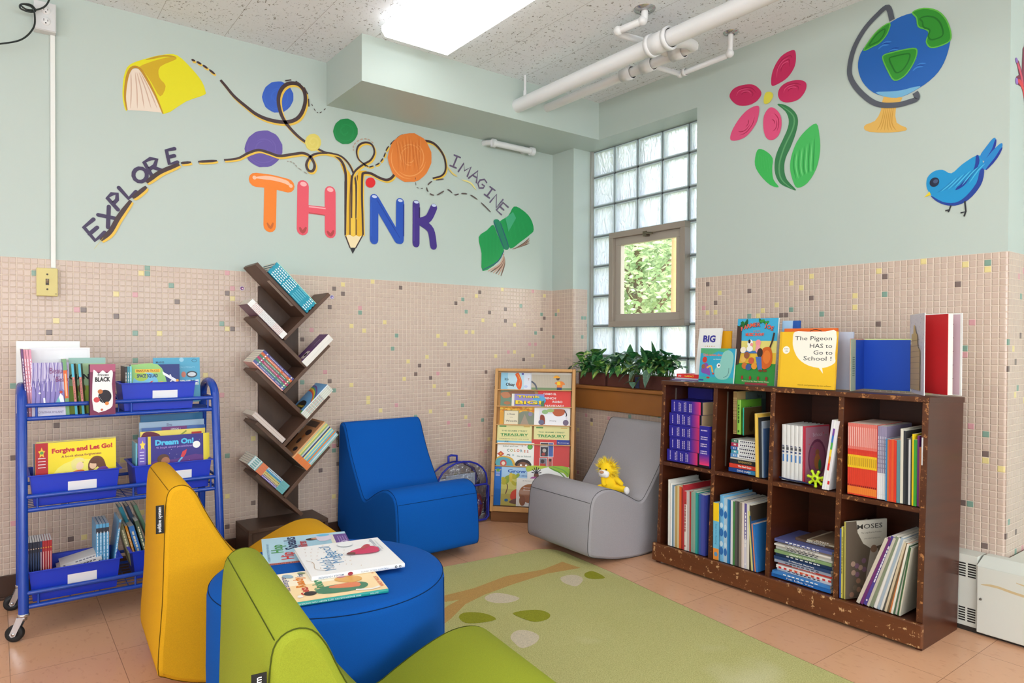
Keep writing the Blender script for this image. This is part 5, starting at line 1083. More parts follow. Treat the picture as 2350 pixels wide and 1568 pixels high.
on_top((-.295, -1.912, ZTOP), 180, 4, .235, .252, .010, (226, 106, 40), 'orange book peeping out above the yellow speech bubble book', lambda b, W_, H: (b.frect(0, H*.9, W_, H, (236, 110, 40)), b.fline([(W_*.5, H*.95), (W_*.6, H*.98), (W_*.72, H*.95)], .003, (60, 40, 30), smooth=4)), hard=True)
on_top((-.265, -2.05, ZTOP), 180, 3, .150, .236, .008, (190, 200, 220), 'pale blue backed book behind the right edge of the yellow speech bubble book', hard=True, spine=(200, 170, 90))
# two books standing open, seen from their fore edges
BK = 'books standing on the dark bookcase'
t = thing('open_book', 'open book showing plain royal blue inside covers, on the case top', 'book', T(-.205, -2.214, ZTOP), BK)
b = MB(RZ(-92)); b.box(0, .0125, 0, .192, .0148, .208, mat((206, 214, 150), .4)); b.box(0, .003, .003, .186, .0125, .203, PG); b.box(0, .0005, .003, .183, .003, .203, mat((30, 76, 186), .55)); b.build('right_half', t, 'blue lined right half with page block')
b = MB(RZ(-171.5)); b.box(0, .0, .003, .098, .002, .203, mat((30, 72, 176), .55)); b.box(0, -.002, 0, .152, 0, .208, mat((206, 150, 120), .4)); b.box(.098, 0, 0, .152, .0022, .206, mat((158, 168, 142), .5))
b.frame((.125, .0022, 0), (-1, 0, 0), (0, 0, 1), (0, 1, 0))
for k in range(9): b.frect(-.012, .06+.009*k, .014, .063+.009*k, (70, 100, 70))
b.build('left_half', t, 'blue lined left cover with a grey green flap')
t = thing('open_book', 'tall open book with red inside cover, last on the case top', 'book', T(-.180, -2.384, ZTOP), BK)
def sandcastle(b, W_, H):
    b.frect(0, 0, W_, H, (226, 220, 230))
    for k in range(60): b.fell(W_*((k*37) % 100)/100, H*(.55+.42*((k*61) % 100)/100), .0018, .003, (170, 160, 200) if k % 2 else (206, 200, 220))
    b.fpoly([(W_*x, H*y) for x, y in [(.1, .05), (.1, .6), (.2, .62), (.22, .75), (.34, .76), (.36, .86), (.44, .87), (.5, .78), (.62, .74), (.64, .6), (.8, .55), (.8, .05)]], (206, 176, 120))
    for k in range(9): b.fline([(W_*.12, H*(.1+.07*k)), (W_*.78, H*(.12+.07*k))], .0015, (160, 130, 90))
b = MB(RZ(-145)); b.box(0, -.0012, 0, .212, .0012, .302, mat(WHT, .4)); b.frame((0, -.0013, 0), (1, 0, 0), (0, 0, 1), (0, -1, 0)); sandcastle(b, .211, .300); b.build('front_cover', t, 'pale front cover with a sandcastle drawing')
b = MB(RZ(-123)); b.box(0, .002, .003, .207, .020, .298, PG); b.box(0, 0, .003, .207, .002, .298, mat((190, 20, 28), .5)); b.build('pages', t, 'page block with red endpaper')
b = MB(RZ(-107.5)); b.box(0, 0, 0, .212, .0024, .302, mat(WHT, .4)); b.frame((0, 0, 0), (1, 0, 0), (0, 0, 1), (0, -1, 0)); b.frect(.003, .003, .205, .297, (206, 176, 190), .5)
for k in range(5): b.frect(.17, .06+.05*k, .18, .063+.05*k, (90, 30, 40))
b.build('back_cover', t, 'back cover with mauve lining')
# class act books lying flat at the left end
for i, (c, tk, dx, lab) in enumerate((((120, 110, 150), .006, .0, 'thin grey violet paperback at the bottom, left end of case top'), ((206, 206, 210), .006, .012, 'thin pale paperback under the red Class Act book'), ((222, 50, 50), .019, .02, 'red Class Act paperback lying at the left end of the case top'))):
    z = ZTOP+(0, .0065, .013)[i]
    def ca(b, T_, H, i=i):
        if i == 2: b.ftext('CLASS ACT', T_*.5, H*.42, T_*.55, (250, 216, 60), bold=.03, rot=-PI/2, width=H*.42); b.ftext('DO', T_*.5, H*.85, T_*.6, WHT, bold=.03, rot=-PI/2)
    book(flat_stack(-.335+dx, -1.476+(-.02 if i < 2 else 0), z, .12, .135+(.03 if i < 2 else 0), tk, (2, -2, 0)[i]), .12, .135+(.03 if i < 2 else 0), tk, c, lab, 'books standing on the dark bookcase', spine_art=ca)
# ================================================================== slanted display rack in the corner
M_OAK = m_wood('light_oak', (206, 150, 84), (226, 174, 110), (30, 30, 3), .4); M_OAK2 = m_wood('brown_oak_base', (120, 76, 44), (158, 108, 66), (3, 3, 30), .45)
RB0 = V((-.657, -.206, 0)); RD = V((.6835, -.7300, 0)); RBK = V((.7300, .6835, 0)); RUP = (RBK*.17+V((0, 0, .925))).normalized()
RN = RD.cross(RUP).normalized()                       # outward, towards the room
if RN.dot(V((-1, -1, 0))) < 0: RN = -RN
RM = Mx.Identity(4)
for i in range(3): RM[i][0], RM[i][1], RM[i][2], RM[i][3] = RD[i], RN[i], RUP[i], RB0[i]
# local frame of the rack face: x along width 0..0.5, y outward, z up the slope 0..0.945
rack = thing('book_display_rack', 'slanted light wood book display rack standing across the corner', 'display rack', T(*RB0))
RO = T(-RB0.x, -RB0.y, 0) @ RM
def rpart(b, name, **k): return b.build(name, rack, **k)
RWD = .492
def rframe_plate(x0, x1, z0, z1, y0, y1, m, name, bev=.003):
    b = MB(RO); b.box(x0, y0, z0, x1, y1, z1, m); rpart(b, name, bevel=bev)
RF = Mx.Identity(4); 
for i in range(3): RF[i][0], RF[i][1], RF[i][2], RF[i][3] = RD[i], RBK[i], (0, 0, 1)[i], 0
b = MB(RF); b.box(.0, .012, 0, RWD, .20, .062, M_OAK2); rpart(b, 'base_plinth', bevel=.003)
for x0, nm in ((-.006, 'side_panel'), (RWD-.012, 'side_panel')):
    # side boards: slanted front edge, upright back edge near the wall
    b = MB(RF); top = (.17+.012, .925); 
    poly = [(.004, .062), (.172, .925), (.215, .925), (.215, .062)]
    b.prism(poly, lambda p: (x0, p[0], p[1]), lambda p: (x0+.018, p[0], p[1]), M_OAK); rpart(b, nm, bevel=.002)
rframe_plate(.012, RWD-.012, .923, .941, -.03, .008, M_OAK, 'top_rail')
rframe_plate(.012, RWD-.012, .064, .094, -.03, .012, M_OAK, 'bottom_rail')
rframe_plate(.012, RWD-.012, .094, .923, -.052, -.046, M_OAK, 'back_board', 0)
TIERS = [.812, .708, .594, .476, .340, .100]
for i, v in enumerate(TIERS[:-1]): rframe_plate(.012, RWD-.012, v-.006, v, -.046, -.012+.004*(i % 2), M_OAK, 'ledge', 0)
ACR = NT('clear_acrylic', .05, .6); _t = ACR.n('BsdfTransparent'); _g = ACR.n('BsdfGlossy'); _g.inputs['Roughness'].default_value = .04; _m = ACR.n('MixShader'); _m.inputs[0].default_value = .05
ACR.inp(_m.inputs[1], _t.outputs[0]); ACR.inp(_m.inputs[2], _g.outputs[0]); ACR.inp(ACR.out.inputs[0], _m.outputs[0]); M_ACR = ACR.m
RG = 'books on the slanted display rack'
def rbook(u0, v0, u1, H, layer, cov, label, front, **k):
    """book standing on a ledge; its cover lies parallel to the rack face"""
    # book local: x thickness -> rack y (outward), y (spine->fore edge) -> rack x, z up. handedness: x cross y = z  => y_out cross x = -z, so mirror through width
    Tk = .006; Wd = u1-u0
    M = RM @ Mx(((0, 1, 0, u0), (1, 0, 0, layer), (0, 0, 1, v0), (0, 0, 0, 1)))
    # keep it a pure rotation: spine on the left needs x_out, y_right, z_up which is left-handed here, so put the cover art on a rotated box instead
    t = thing('picture_book', label, 'book', T(*(RM @ V((u0, layer, v0)))), RG)
    inv = t.matrix_world.inverted() @ RM
    b = MB(inv @ T(u0, layer, v0)); b.box(0, 0, 0, Wd, Tk, H, mat(cov, .35)); b.frame((0, Tk, 0), (1, 0, 0), (0, 0, 1), (0, 1, 0), .0002); front(b, Wd, H); b.build('cover', t)
    g = MB(inv @ T(u0, layer, v0)); g.box(.001, -.004, .001, Wd-.001, 0, H-.001, PG); g.build('pages', t)
def F_(b, W_, H, *items):
    for q in items:
        k = q[0]
        if k == 'r': b.frect(q[1]*W_, q[2]*H, q[3]*W_, q[4]*H, q[5])
        elif k == 'e': b.fell(q[1]*W_, q[2]*H, q[3]*W_, q[4]*W_, q[5], q[6] if len(q) > 6 else 0)
        elif k == 'p': b.fpoly(sm([(x*W_, y*H) for x, y in q[1]], 3) if len(q) > 3 else [(x*W_, y*H) for x, y in q[1]], q[2])
        elif k == 'l': b.fline([(x*W_, y*H) for x, y in q[1]], q[2], q[3], smooth=4)
        elif k == 't': b.ftext(q[1], q[2]*W_, q[3]*H, q[4], q[5], bold=q[6] if len(q) > 6 else 0, width=q[7]*W_ if len(q) > 7 else None, rot=q[8] if len(q) > 8 else 0)
def art(*items): return lambda b, W_, H: F_(b, W_, H, *items)
NV, RD_, YE, OR_, GN, SK, BN = (34, 46, 96), (206, 44, 50), (248, 214, 50), (236, 130, 44), (90, 160, 80), (120, 190, 226), (120, 76, 52)
# top tier
rbook(.026, .812, .172, .108, -.038, (190, 224, 238), "pale blue It's Okay book at the top left of the display rack", art(('r', 0, 0, .3, 1, (150, 206, 232)), ('t', "It's", .25, .62, .022, BLK, .02), ('t', 'Okay', .42, .28, .026, BLK, .03), ('p', [(.62, .9), (.75, 1), (.82, .85), (.92, .5), (.9, .12), (.8, .0), (.66, .3), (.72, .6)], (232, 96, 30), 1), ('l', [(.72, .9), (.84, .6), (.8, .2)], .003, (250, 180, 60)), ('e', .95, .93, .05, .04, (90, 70, 170))))
rbook(.168, .812, .226, .108, -.042, (226, 232, 244), 'pale lilac book with brown title letters Ti, top of the rack', art(('t', 'Ti', .62, .62, .020, (170, 110, 80)), ('e', .3, .2, .2, .14, (190, 206, 240))))
rbook(.222, .812, .473, .108, -.035, (196, 186, 166), 'grey striped book with a child in an orange vest, top right', art(*[('r', .04*k, .2, .04*k+.004, .88, (176, 166, 148)) for k in range(25)], ('r', 0, 0, 1, .14, (120, 146, 104)), ('r', 0, .9, 1, 1, (214, 210, 200)), ('p', [(.58, .42), (.68, .52), (.78, .5), (.84, .34), (.78, .3), (.76, .12), (.64, .12), (.64, .3)], (236, 130, 40), 1), ('p', [(.64, .5), (.72, .5), (.73, .3), (.64, .3)], (246, 206, 40)), ('e', .66, .68, .045, .045, (70, 48, 40)), ('p', [(.54, .72), (.62, .86), (.72, .74), (.66, .7)], (240, 170, 40), 1), ('r', .64, 0, .76, .16, (40, 60, 110)), ('l', [(.0, .5), (.1, .3), (.14, 0)], .01, (90, 96, 110))))
# second tier
rbook(.028, .708, .242, .100, -.038, (110, 140, 116), 'teal and brown illustrated book behind the huge yellow words', art(('p', [(.05, .7), (.3, .95), (.9, .98), (1, .9), (1, .6), (.5, .5)], (150, 100, 66), 1), ('p', [(0, .8), (.2, .9), (.3, .6), (.1, .5)], (196, 130, 90), 1), ('e', .2, .2, .1, .05, (180, 120, 80)), ('e', .5, .4, .1, .08, (70, 100, 90))))
rbook(.266, .708, .470, .100, -.036, (226, 50, 40), 'bright red Spanish picture book with white title, right side', art(('t', 'COMO EL', .36, .80, .017, WHT, .02, .4), ('t', 'GRINCH', .34, .54, .019, WHT, .02, .42), ('t', 'ROBO', .60, .32, .018, WHT, .02, .3), ('t', 'LA NAVIDAD!', .42, .07, .018, WHT, .02, .74)))
rbook(.101, .708, .306, .078, -.028, (150, 140, 200), 'purple and yellow book with huge yellow words Think BIG', art(('e', .85, .5, .2, .14, (90, 170, 220)), ('r', 0, 0, .08, 1, (236, 232, 220)), ('t', 'Think', .52, .78, .020, (50, 60, 60), .06, .74), ('t', 'Think', .52, .79, .019, (250, 220, 40), .03, .72), ('t', 'BiG!', .52, .30, .032, (50, 60, 60), .06, .84), ('t', 'BiG!', .52, .32, .031, (250, 220, 40), .03, .80), ('p', [(.9, 0), (1, 0), (1, .5), (.92, .4)], (70, 120, 80))))
# third tier
rbook(.027, .594, .247, .112, -.036, (196, 160, 70), 'autumn coloured A House in the Woods picture book', art(*[('e', .05+.07*(k % 14), .72+.06*(k % 4)+.06*(k//14), .05, .035, ((240, 170, 40), (220, 130, 30), (250, 200, 70))[k % 3]) for k in range(28)], ('r', 0, 0, .12, .7, (226, 160, 50)), ('p', [(.52, 0), (.55, .6), (.75, .75), (1, .6), (1, 0)], (132, 140, 120), 1), ('p', [(.6, 0), (.72, .6), (.85, 0)], (170, 150, 130)), ('e', .88, .6, .06, .06, (150, 140, 170)), ('r', .12, .0, .55, .78, (160, 150, 110)), ('r', .14, .0, .53, .75, (238, 228, 196)), ('t', 'a House', .33, .58, .014, (70, 60, 50), .01), ('t', 'in the', .34, .40, .008, (120, 110, 90)), ('t', 'Woods', .34, .20, .017, (70, 60, 50), .01, .32)))
rbook(.246, .594, .469, .114, -.033, (244, 242, 240), 'white book with a bordered animal drawing in the third tier', art(('r', .14, 0, .92, .86, (230, 228, 236)), ('r', .17, 0, .88, .60, (246, 246, 250)), ('p', [(.5, .86), (.56, .55), (.7, .5), (.82, .6), (.84, .86)], (196, 96, 50), 1), ('l', [(.84, .82), (.9, .6), (.88, .5)], .006, (40, 34, 34)), ('p', [(.16, .3), (.18, .56), (.28, .5), (.3, .1), (.18, 0)], (150, 60, 40), 1), ('e', .2, .16, .08, .07, (110, 110, 140)), ('e', .88, .16, .08, .08, (120, 104, 130)), ('e', .3, .72, .09, .06, (150, 190, 130)), ('e', .45, .8, .1, .05, (170, 200, 120)), ('t', 'Amazing', .52, .24, .012, (130, 124, 130)), ('t', 'A', .3, .07, .012, (60, 60, 70))))
# fourth tier: two identical treasuries
def treas(b, W_, H):
    F_(b, W_, H, ('r', 0, 0, 1, 1, (232, 226, 158)), ('r', 0, 0, 1, .14, (120, 186, 214)), ('r', .06, .86, .26, .93, (84, 150, 76)), ('r', .76, .87, .94, .92, (220, 180, 90)), ('t', 'THE SESAME STREET', .5, .66, .0105, (44, 110, 70), .01, .74), ('t', 'TREASURY', .5, .46, .021, (50, 140, 70), .03, .80), ('r', .12, .355, .88, .362, (90, 110, 90)), ('t', 'STORIES TO COUNT AND SHARE', .5, .24, .007, (60, 60, 60), 0, .84))
    for k in range(7): b.frect(W_*(.22+.02*k), 0, W_*(.228+.02*k), H*(.08+.04*(k % 3)), (40, 40, 60))
rbook(.016, .476, .234, .118, -.030, (232, 226, 158), 'pale yellow treasury book with green title, left of the two alike', treas)
rbook(.247, .476, .466, .114, -.032, (232, 226, 158), 'pale yellow treasury book with green title, right of the two alike', treas)
# fifth tier
rbook(.022, .340, .252, .142, -.024, (244, 242, 234), 'white picture book with multicoloured letters and a girl peeking up', art(('t', 'Isabel and her', .36, .84, .012, (90, 110, 80), .01, .42), ('t', 'C', .30, .66, .022, (90, 120, 110), .03), ('t', 'O', .39, .66, .022, (150, 160, 70), .03), ('t', 'L', .48, .665, .022, (226, 150, 60), .03), ('t', 'O', .57, .66, .022, (226, 90, 60), .03), ('t', 'R', .66, .65, .022, (90, 140, 150), .03), ('t', 'E', .75, .64, .022, (210, 120, 60), .03), ('t', 'S', .83, .63, .022, (190, 60, 60), .03), ('t', 'Go to School', .73, .42, .013, (90, 120, 100), .01, .38),
    ('e', .89, .83, .07, .07, (40, 120, 50)), ('e', .89, .83, .055, .055, (110, 190, 70)), ('p', [(0, .5), (.1, .62), (.2, .5), (.1, .38)], (206, 80, 50)), ('e', .1, .5, .025, .025, (240, 180, 60)), ('p', [(0, 0), (0, .34), (.2, .42), (.42, .32), (.5, .1), (.5, 0)], (216, 170, 60), 1), ('p', [(0, 0), (0, .28), (.2, .36), (.38, .26), (.44, .05), (.44, 0)], (90, 170, 180), 1), ('e', .18, .1, .09, .09, (200, 70, 70)), ('e', .18, .1, .05, .05, (240, 226, 200)),
    ('p', [(.52, 0), (.54, .2), (.7, .3), (.88, .22), (.92, 0)], (50, 34, 34), 1), ('p', [(.58, 0), (.6, .12), (.72, .18), (.86, .1), (.88, 0)], (130, 84, 60), 1), ('e', .66, .03, .03, .03, WHT), ('e', .8, .03, .03, .03, WHT), ('l', [(.28, .5), (.36, .42)], .003, BLK), ('l', [(.26, .44), (.36, .5)], .003, BLK), ('e', .68, .86, .012, .012, (90, 90, 90)), ('e', .76, .9, .012, .012, (220, 120, 110)), ('e', .44, .46, .025, .025, (170, 200, 200))))
rbook(.235, .340, .470, .166, -.029, (206, 50, 44), 'red book with small comic panels and a blue label', art(('r', .66, .80, 1, 1, (40, 60, 150)), ('t', 'Beckoning', .83, .89, .010, WHT, 0, .28), ('r', .23, .36, .58, .90, (240, 236, 230)), ('r', .24, .38, .44, .88, (50, 50, 60)), ('r', .45, .38, .57, .88, (70, 100, 170)), ('r', .25, .72, .43, .80, (210, 206, 200)), ('e', .34, .6, .05, .05, (190, 180, 170)), ('e', .32, .46, .05, .04, (160, 60, 50)), ('r', .22, 0, .42, .33, (240, 236, 230)), ('r', .23, .02, .41, .31, (120, 120, 130)), ('e', .30, .2, .05, .05, (60, 44, 40)), ('r', .24, .02, .38, .12, (190, 60, 50)), ('r', .44, 0, .56, .34, (240, 236, 230)), ('r', .45, .02, .55, .32, (180, 90, 80)), ('e', .5, .25, .035, .035, (60, 44, 40))))
# bottom tier
def grow(b, W_, H):
    F_(b, W_, H, ('r', 0, 0, 1, 1, (170, 206, 236)), ('r', .16, 0, 1, .72, (214, 206, 110)), ('r', .16, 0, 1, .3, (196, 180, 80)), ('t', 'Grow Strong', .72, .885, .026, (40, 90, 180), .03, .86), ('t', 'A book about healthy', .66, .78, .013, (40, 80, 160), .01, .62), ('l', [(.26, .3), (.3, .5), (.24, .66), (.34, .8)], .006, (130, 90, 60)))
    for k in range(16): b.fell(W_*(.22+.07*(k % 6)), H*(.58+.05*(k % 5)), W_*.06, W_*.035, ((190, 180, 50), (150, 170, 60), (220, 196, 70))[k % 3], k)
    F_(b, W_, H, ('p', [(.38, .16), (.38, .34), (.5, .44), (.66, .42), (.68, .26), (.6, .14)], (226, 80, 44), 1), ('e', .58, .48, .07, .08, (130, 80, 56)), ('e', .58, .52, .065, .05, (50, 34, 30)), ('p', [(.34, .1), (.5, .2), (.7, .14), (.66, .06), (.44, .05)], (120, 80, 60), 1), ('e', .28, .14, .04, .03, (60, 120, 170)), ('t', 'Cheri J. Meiners', .55, .05, .009, (80, 70, 40)), ('r', 0, 0, .16, 1, (26, 110, 200)), ('p', star(.085, .91, .08, .042), (246, 206, 60)), ('e', .085, .91, .035, .035, GN))
    for k in range(4): b.frect(W_*.04, H*(.76+.03*k), W_*.13, H*(.768+.03*k), WHT)
def star(cx_, cy_, r, k=1):
    # r in width units; y scaled by k/r
    return [(cx_+r*(1 if i % 2 == 0 else .5)*math.sin(i*PI/5), cy_+k*(1 if i % 2 == 0 else .5)*math.cos(i*PI/5)) for i in range(10)]
rbook(.008, .100, .300, .232, -.022, (170, 206, 236), 'Grow Strong picture book at the lower left of the rack', grow)
rbook(.152, .100, .345, .168, -.012, (242, 238, 230), 'white book with a big brown animal drawing at the rack bottom', art(('t', 'Bill Martin Jr. / Eric Carle', .45, .90, .008, (90, 80, 70), 0, .5), ('e', .48, .46, .40, .30, (168, 106, 60)), ('e', .2, .2, .10, .16, (150, 92, 52)), ('e', .8, .2, .10, .16, (150, 92, 52)), ('t', 'Brown Bear,', .45, .66, .010, WHT, .01, .44), ('t', 'Brown Bear,', .45, .58, .010, WHT, .01, .44)))
rbook(.216, .255, .471, .088, -.014, (240, 240, 236), 'white book with palm leaves and a child with spiky hair', art(('p', [(.5, 1), (.98, 1), (.98, .3), (.86, .6), (.7, .66)], (150, 190, 50), 1), ('p', [(0, 1), (.5, 1), (.3, .8), (.12, .7), (0, .6)], (180, 200, 60), 1), ('l', [(.55, .9), (.78, .6), (.9, .3)], .006, (90, 150, 50)), ('l', [(.6, 1), (.85, .8), (.98, .5)], .006, (110, 170, 60)), ('e', .22, .36, .06, .07, (110, 70, 50)), *[('l', [(.22, .5), (.22+.12*math.sin(a*.5-1.5), .55+.4*math.cos(a*.5-1.5))], .005, (40, 30, 40)) for a in range(7)], ('p', [(.05, 0), (.12, .26), (.26, .24), (.28, 0)], (170, 80, 150), 1)))
b = MB(RO); b.box(.012, .002, .094, RWD-.012, .004, .20, M_ACR); rpart(b, 'clear_guard')
for v in (.155, .30): b = MB(RO); b.tube([(-.002, .004, v), (.012, .006, v)], .003, mat((170, 130, 90), .3, metal=.6), 8); rpart(b, 'guard_pin')
# ================================================================== tree-shaped shelf with V branches
M_WAL = m_wood('dark_walnut', (62, 44, 34), (96, 70, 54), (20, 3, 8), .45)
M_WAL2 = m_wood('walnut_board', (78, 54, 42), (112, 82, 64), (14, 14, 14), .42)
TD0, TD1 = -.222, -.022
tree = thing('tree_bookshelf', 'dark brown tree-shaped bookshelf with slanting V shelves', 'bookshelf', loc=(-1.876, -.12, 0)); TO = T(1.876, .12, 0)
b = MB(TO); b.box(-1.979, -.020, .03, -1.773, -.004, 1.375, M_WAL); b.build('trunk_board', tree, bevel=.002)
h2 = .009; q2 = math.sqrt(.5)
Lz = [1.467, 1.211, .955, .700, .447]; Rz = [1.337, 1.074, .813, .553]
def arm(p0, p1, nm):
    d = V((p1[0]-p0[0], 0, p1[1]-p0[1])).normalized(); n = V((-d.z, 0, d.x)); b = MB(TO)
    vs = [V((p[0], y, p[1]))+n*s for p in (p0, p1) for y in (TD0, TD1) for s in (-h2, h2)]
    b.add(vs, [(0, 1, 3, 2), (4, 6, 7, 5), (0, 4, 5, 1), (2, 3, 7, 6), (0, 2, 6, 4), (1, 5, 7, 3)], M_WAL2); return b.build(nm, tree, bevel=.0015)
for k, z0 in enumerate(Lz):
    L = .250 if k < 4 else .232
    arm((-2.050, z0), (-2.050+L-.006, z0-L+.006), 'left_branch')
for k, z0 in enumerate(Rz): arm((-1.684, z0), (-1.684-.246+.012, z0-.246+.012), 'right_branch')
b = MB(TO); b.frame((0, 0, 0), (1, 0, 0), (0, 0, 1), (0, -1, 0)); 
d = V((1, 0, -1))*q2; n = V((-1, 0, -1))*q2; c0 = V((-2.050, -.13, 1.467))+d*.10+n*(h2+.0006)
b.add([c0+V((0, -.085, 0)), c0+V((0, -.045, 0)), c0+d*.17+V((0, -.045, 0)), c0+d*.17+V((0, -.085, 0))], [(0, 1, 2, 3)], mat((190, 176, 164), .5)); b.build('paper_sticker', tree, 'pale sticker under the top branch')
b = MB(TO)
b.box(-2.088, -.225, .168, -1.690, -.002, .186, M_WAL); b.build('base_top', tree, bevel=.002)
for x in (-2.088, -1.708): b = MB(TO); b.box(x, -.225, 0, x+.018, -.002, .168, M_WAL); b.build('base_leg', tree, bevel=.002)
b = MB(TO); b.box(-2.07, -.21, .09, -1.708, -.195, .168, M_WAL); b.build('base_rail', tree)
TG = 'books on the tree shelf'
def mL(k):      # frame on left branch k: x=stack direction, z=up-left along the branch; origin at the lower corner
    zc_ = Lz[k]; xc = -1.806 if k == 0 else -1.930
    c = V((xc, 0, zc_-(xc+2.050)+h2*math.sqrt(2)+.0006)); X = V((q2, 0, q2)); Z = V((-q2, 0, q2)); return c, X, Z
def mR(k):
    zc_ = Rz[k]; xc = -1.806; c = V((xc, 0, zc_-(-1.684-xc)+h2*math.sqrt(2)+.0006)); return c, V((-q2, 0, q2)), V((q2, 0, q2))
def place(c, X, Z, off, y, flip, H):
    Zd = -Z if flip else Z; o = c+X*off+(Z*H if flip else V((0, 0, 0))); M = Mx.Identity(4)
    for i in range(3): M[i][0], M[i][1], M[i][2], M[i][3] = X[i], (0, 1, 0)[i], Zd[i], o[i]
    M[1][3] = y; return M
def tree_books(side, k, specs, where, group):
    c, X, Z = (mL if side == 'L' else mR)(k); off = .0003
    for i, s in enumerate(specs):
        Tk, H, Wd, cov = s[:4]; kw = dict(s[4]) if len(s) > 4 else {}; yo = kw.pop('yo', 0); sl = kw.pop('slide', 0)
        d_ = kw.pop('d', None) or CN(cov, kw, Tk)
        lab = kw.pop('label', None) or '%s, %s up, %s' % (d_, ORD[i], where)
        book(place(c+Z*sl, X, Z, off, TD0-.012+yo, side == 'R', H), Wd, H, Tk, cov, lab, group, **kw); off += Tk+.0003
def teal_sp(b, T_, H):
    b.frect(0, 0, T_, H*.99, (30, 150, 176))
    for z0, z1 in ((.93, .72), (.66, .47), (.14, .05)):
        z = z0
        while z > z1: b.frect(T_*.28, H*(z-.035), T_*.70, H*z, (236, 244, 246)); z -= .05
    b.frect(T_*.4, H*.22, T_*.6, H*.42, (130, 206, 220))
tree_books('L', 0, [(.0105, .275, .185, (24, 130, 160), dict(spine_art=teal_sp, d='teal reader with white spine lettering', slide=.003*(i % 2))) for i in range(6)]+[(.003, .275, .185, (170, 226, 206), dict(d='mint edged thin booklet'))], 'topmost left branch of tree shelf', 'teal readers on the tree shelf')
def wsp(b, T_, H):
    z = .9
    while z > .1:
        b.frect(T_*.3, H*(z-.02), T_*.62, H*z, (170, 60, 60) if z > .7 or z < .35 else (150, 150, 160)); z -= .032
tree_books('L', 1, [(.0068, .235, .15, (150, 96, 130) if i == 0 else (206, 196, 206), dict(spine=(236, 234, 232), spine_art=wsp, back=(110, 70, 96), d='white spined story paperback')) for i in range(5)], 'second left branch of tree shelf', 'white spined paperbacks on the tree shelf')
BSC = [((230, 170, 160), 'pale pink'), ((80, 90, 150), 'slate blue'), ((70, 130, 110), 'green'), ((170, 50, 100), 'magenta'), ((76, 120, 96), 'dark green'), ((206, 100, 50), 'orange'), ((76, 74, 140), 'violet blue')]
def bsc(c2):
    def f(b, T_, H):
        b.fell(T_/2, H*.87, T_*.3, T_*.3, (226, 220, 232)); b.ftext('THE BABY-SITTERS CLUB', T_*.5, H*.58, T_*.40, WHT, bold=.015, rot=-PI/2, width=H*.44)
        b.frect(T_*.4, H*.16, T_*.6, H*.30, (200, 196, 214)); b.fell(T_/2, H*.07, T_*.3, T_*.3, (236, 230, 200))
    return f
tree_books('L', 2, [(.0125 if i else .006, .205, .15, c, dict(spine_art=bsc(c) if i else None, d='%s comic club paperback' % nm)) for i, (c, nm) in enumerate(BSC)], 'third left branch of tree shelf', 'comic club paperbacks')
tree_books('L', 3, [(.004, .205, .16, c, dict(d=d_, spine_art=sp_lines(tc=(150, 110, 110)))) for c, d_ in (((206, 190, 180), 'thin cream leaflet'), ((214, 200, 194), 'thin pink white leaflet'), ((220, 206, 196), 'thin pale leaflet'), ((206, 186, 176), 'thin beige leaflet'), ((222, 210, 204), 'thin ivory leaflet'), ((196, 176, 170), 'thin rosy leaflet'))], 'fourth left branch of tree shelf', 'thin leaflets on the tree shelf')
def five(c):
    def f(b, T_, H):
        b.frect(0, H*.80, T_, H*.99, (214, 226, 226)); b.frect(0, H*.62, T_, H*.78, (226, 130, 90)); b.frect(0, H*.20, T_, H*.62, c); b.frect(T_*.2, H*.22, T_*.8, H*.225, BLK); b.frect(T_*.2, H*.83, T_*.8, H*.95, (120, 170, 170))
        z = .6
        while z > .24: b.frect(T_*.3, H*(z-.025), T_*.6, H*z, (90, 90, 110) if sum(c) > 420 else WHT); z -= .036
    return f
tree_books('L', 4, [(.0105, .235, .15, (110, 176, 180), dict(spine_art=five(c), back=(120, 70, 60), d=d_)) for c, d_ in (((110, 90, 180), 'teal reader with a purple spine band'), ((214, 196, 140), 'teal reader with a tan spine band'), ((226, 210, 110), 'teal reader with a yellow spine band'), ((80, 170, 210), 'teal reader with a blue spine band'), ((196, 214, 226), 'teal reader with a pale grey spine band'))], 'lowest left branch of tree shelf', 'teal striped readers on the tree shelf')
def jour(b, W_, H): b.frect(W_*.08, H*.55, W_*.6, H*.95, (120, 70, 130)); b.frect(W_*.15, H*.62, W_*.5, H*.9, (214, 206, 196)); b.fell(W_*.33, H*.76, W_*.12, H*.06, (40, 36, 40)); b.ftext('Magical', W_*.4, H*.3, .016, (190, 170, 200), rot=PI/2, bold=.01)
tree_books('R', 1, [(.017, .195, .12, (230, 226, 220), dict(d='thick white spined novel', pages=mat((220, 210, 196), .9))), (.020, .195, .12, (92, 52, 112), dict(spine=(232, 228, 222), front=jour, label='purple covered novel with a pasted picture on the second right branch'))], 'second right branch of tree shelf', TG)
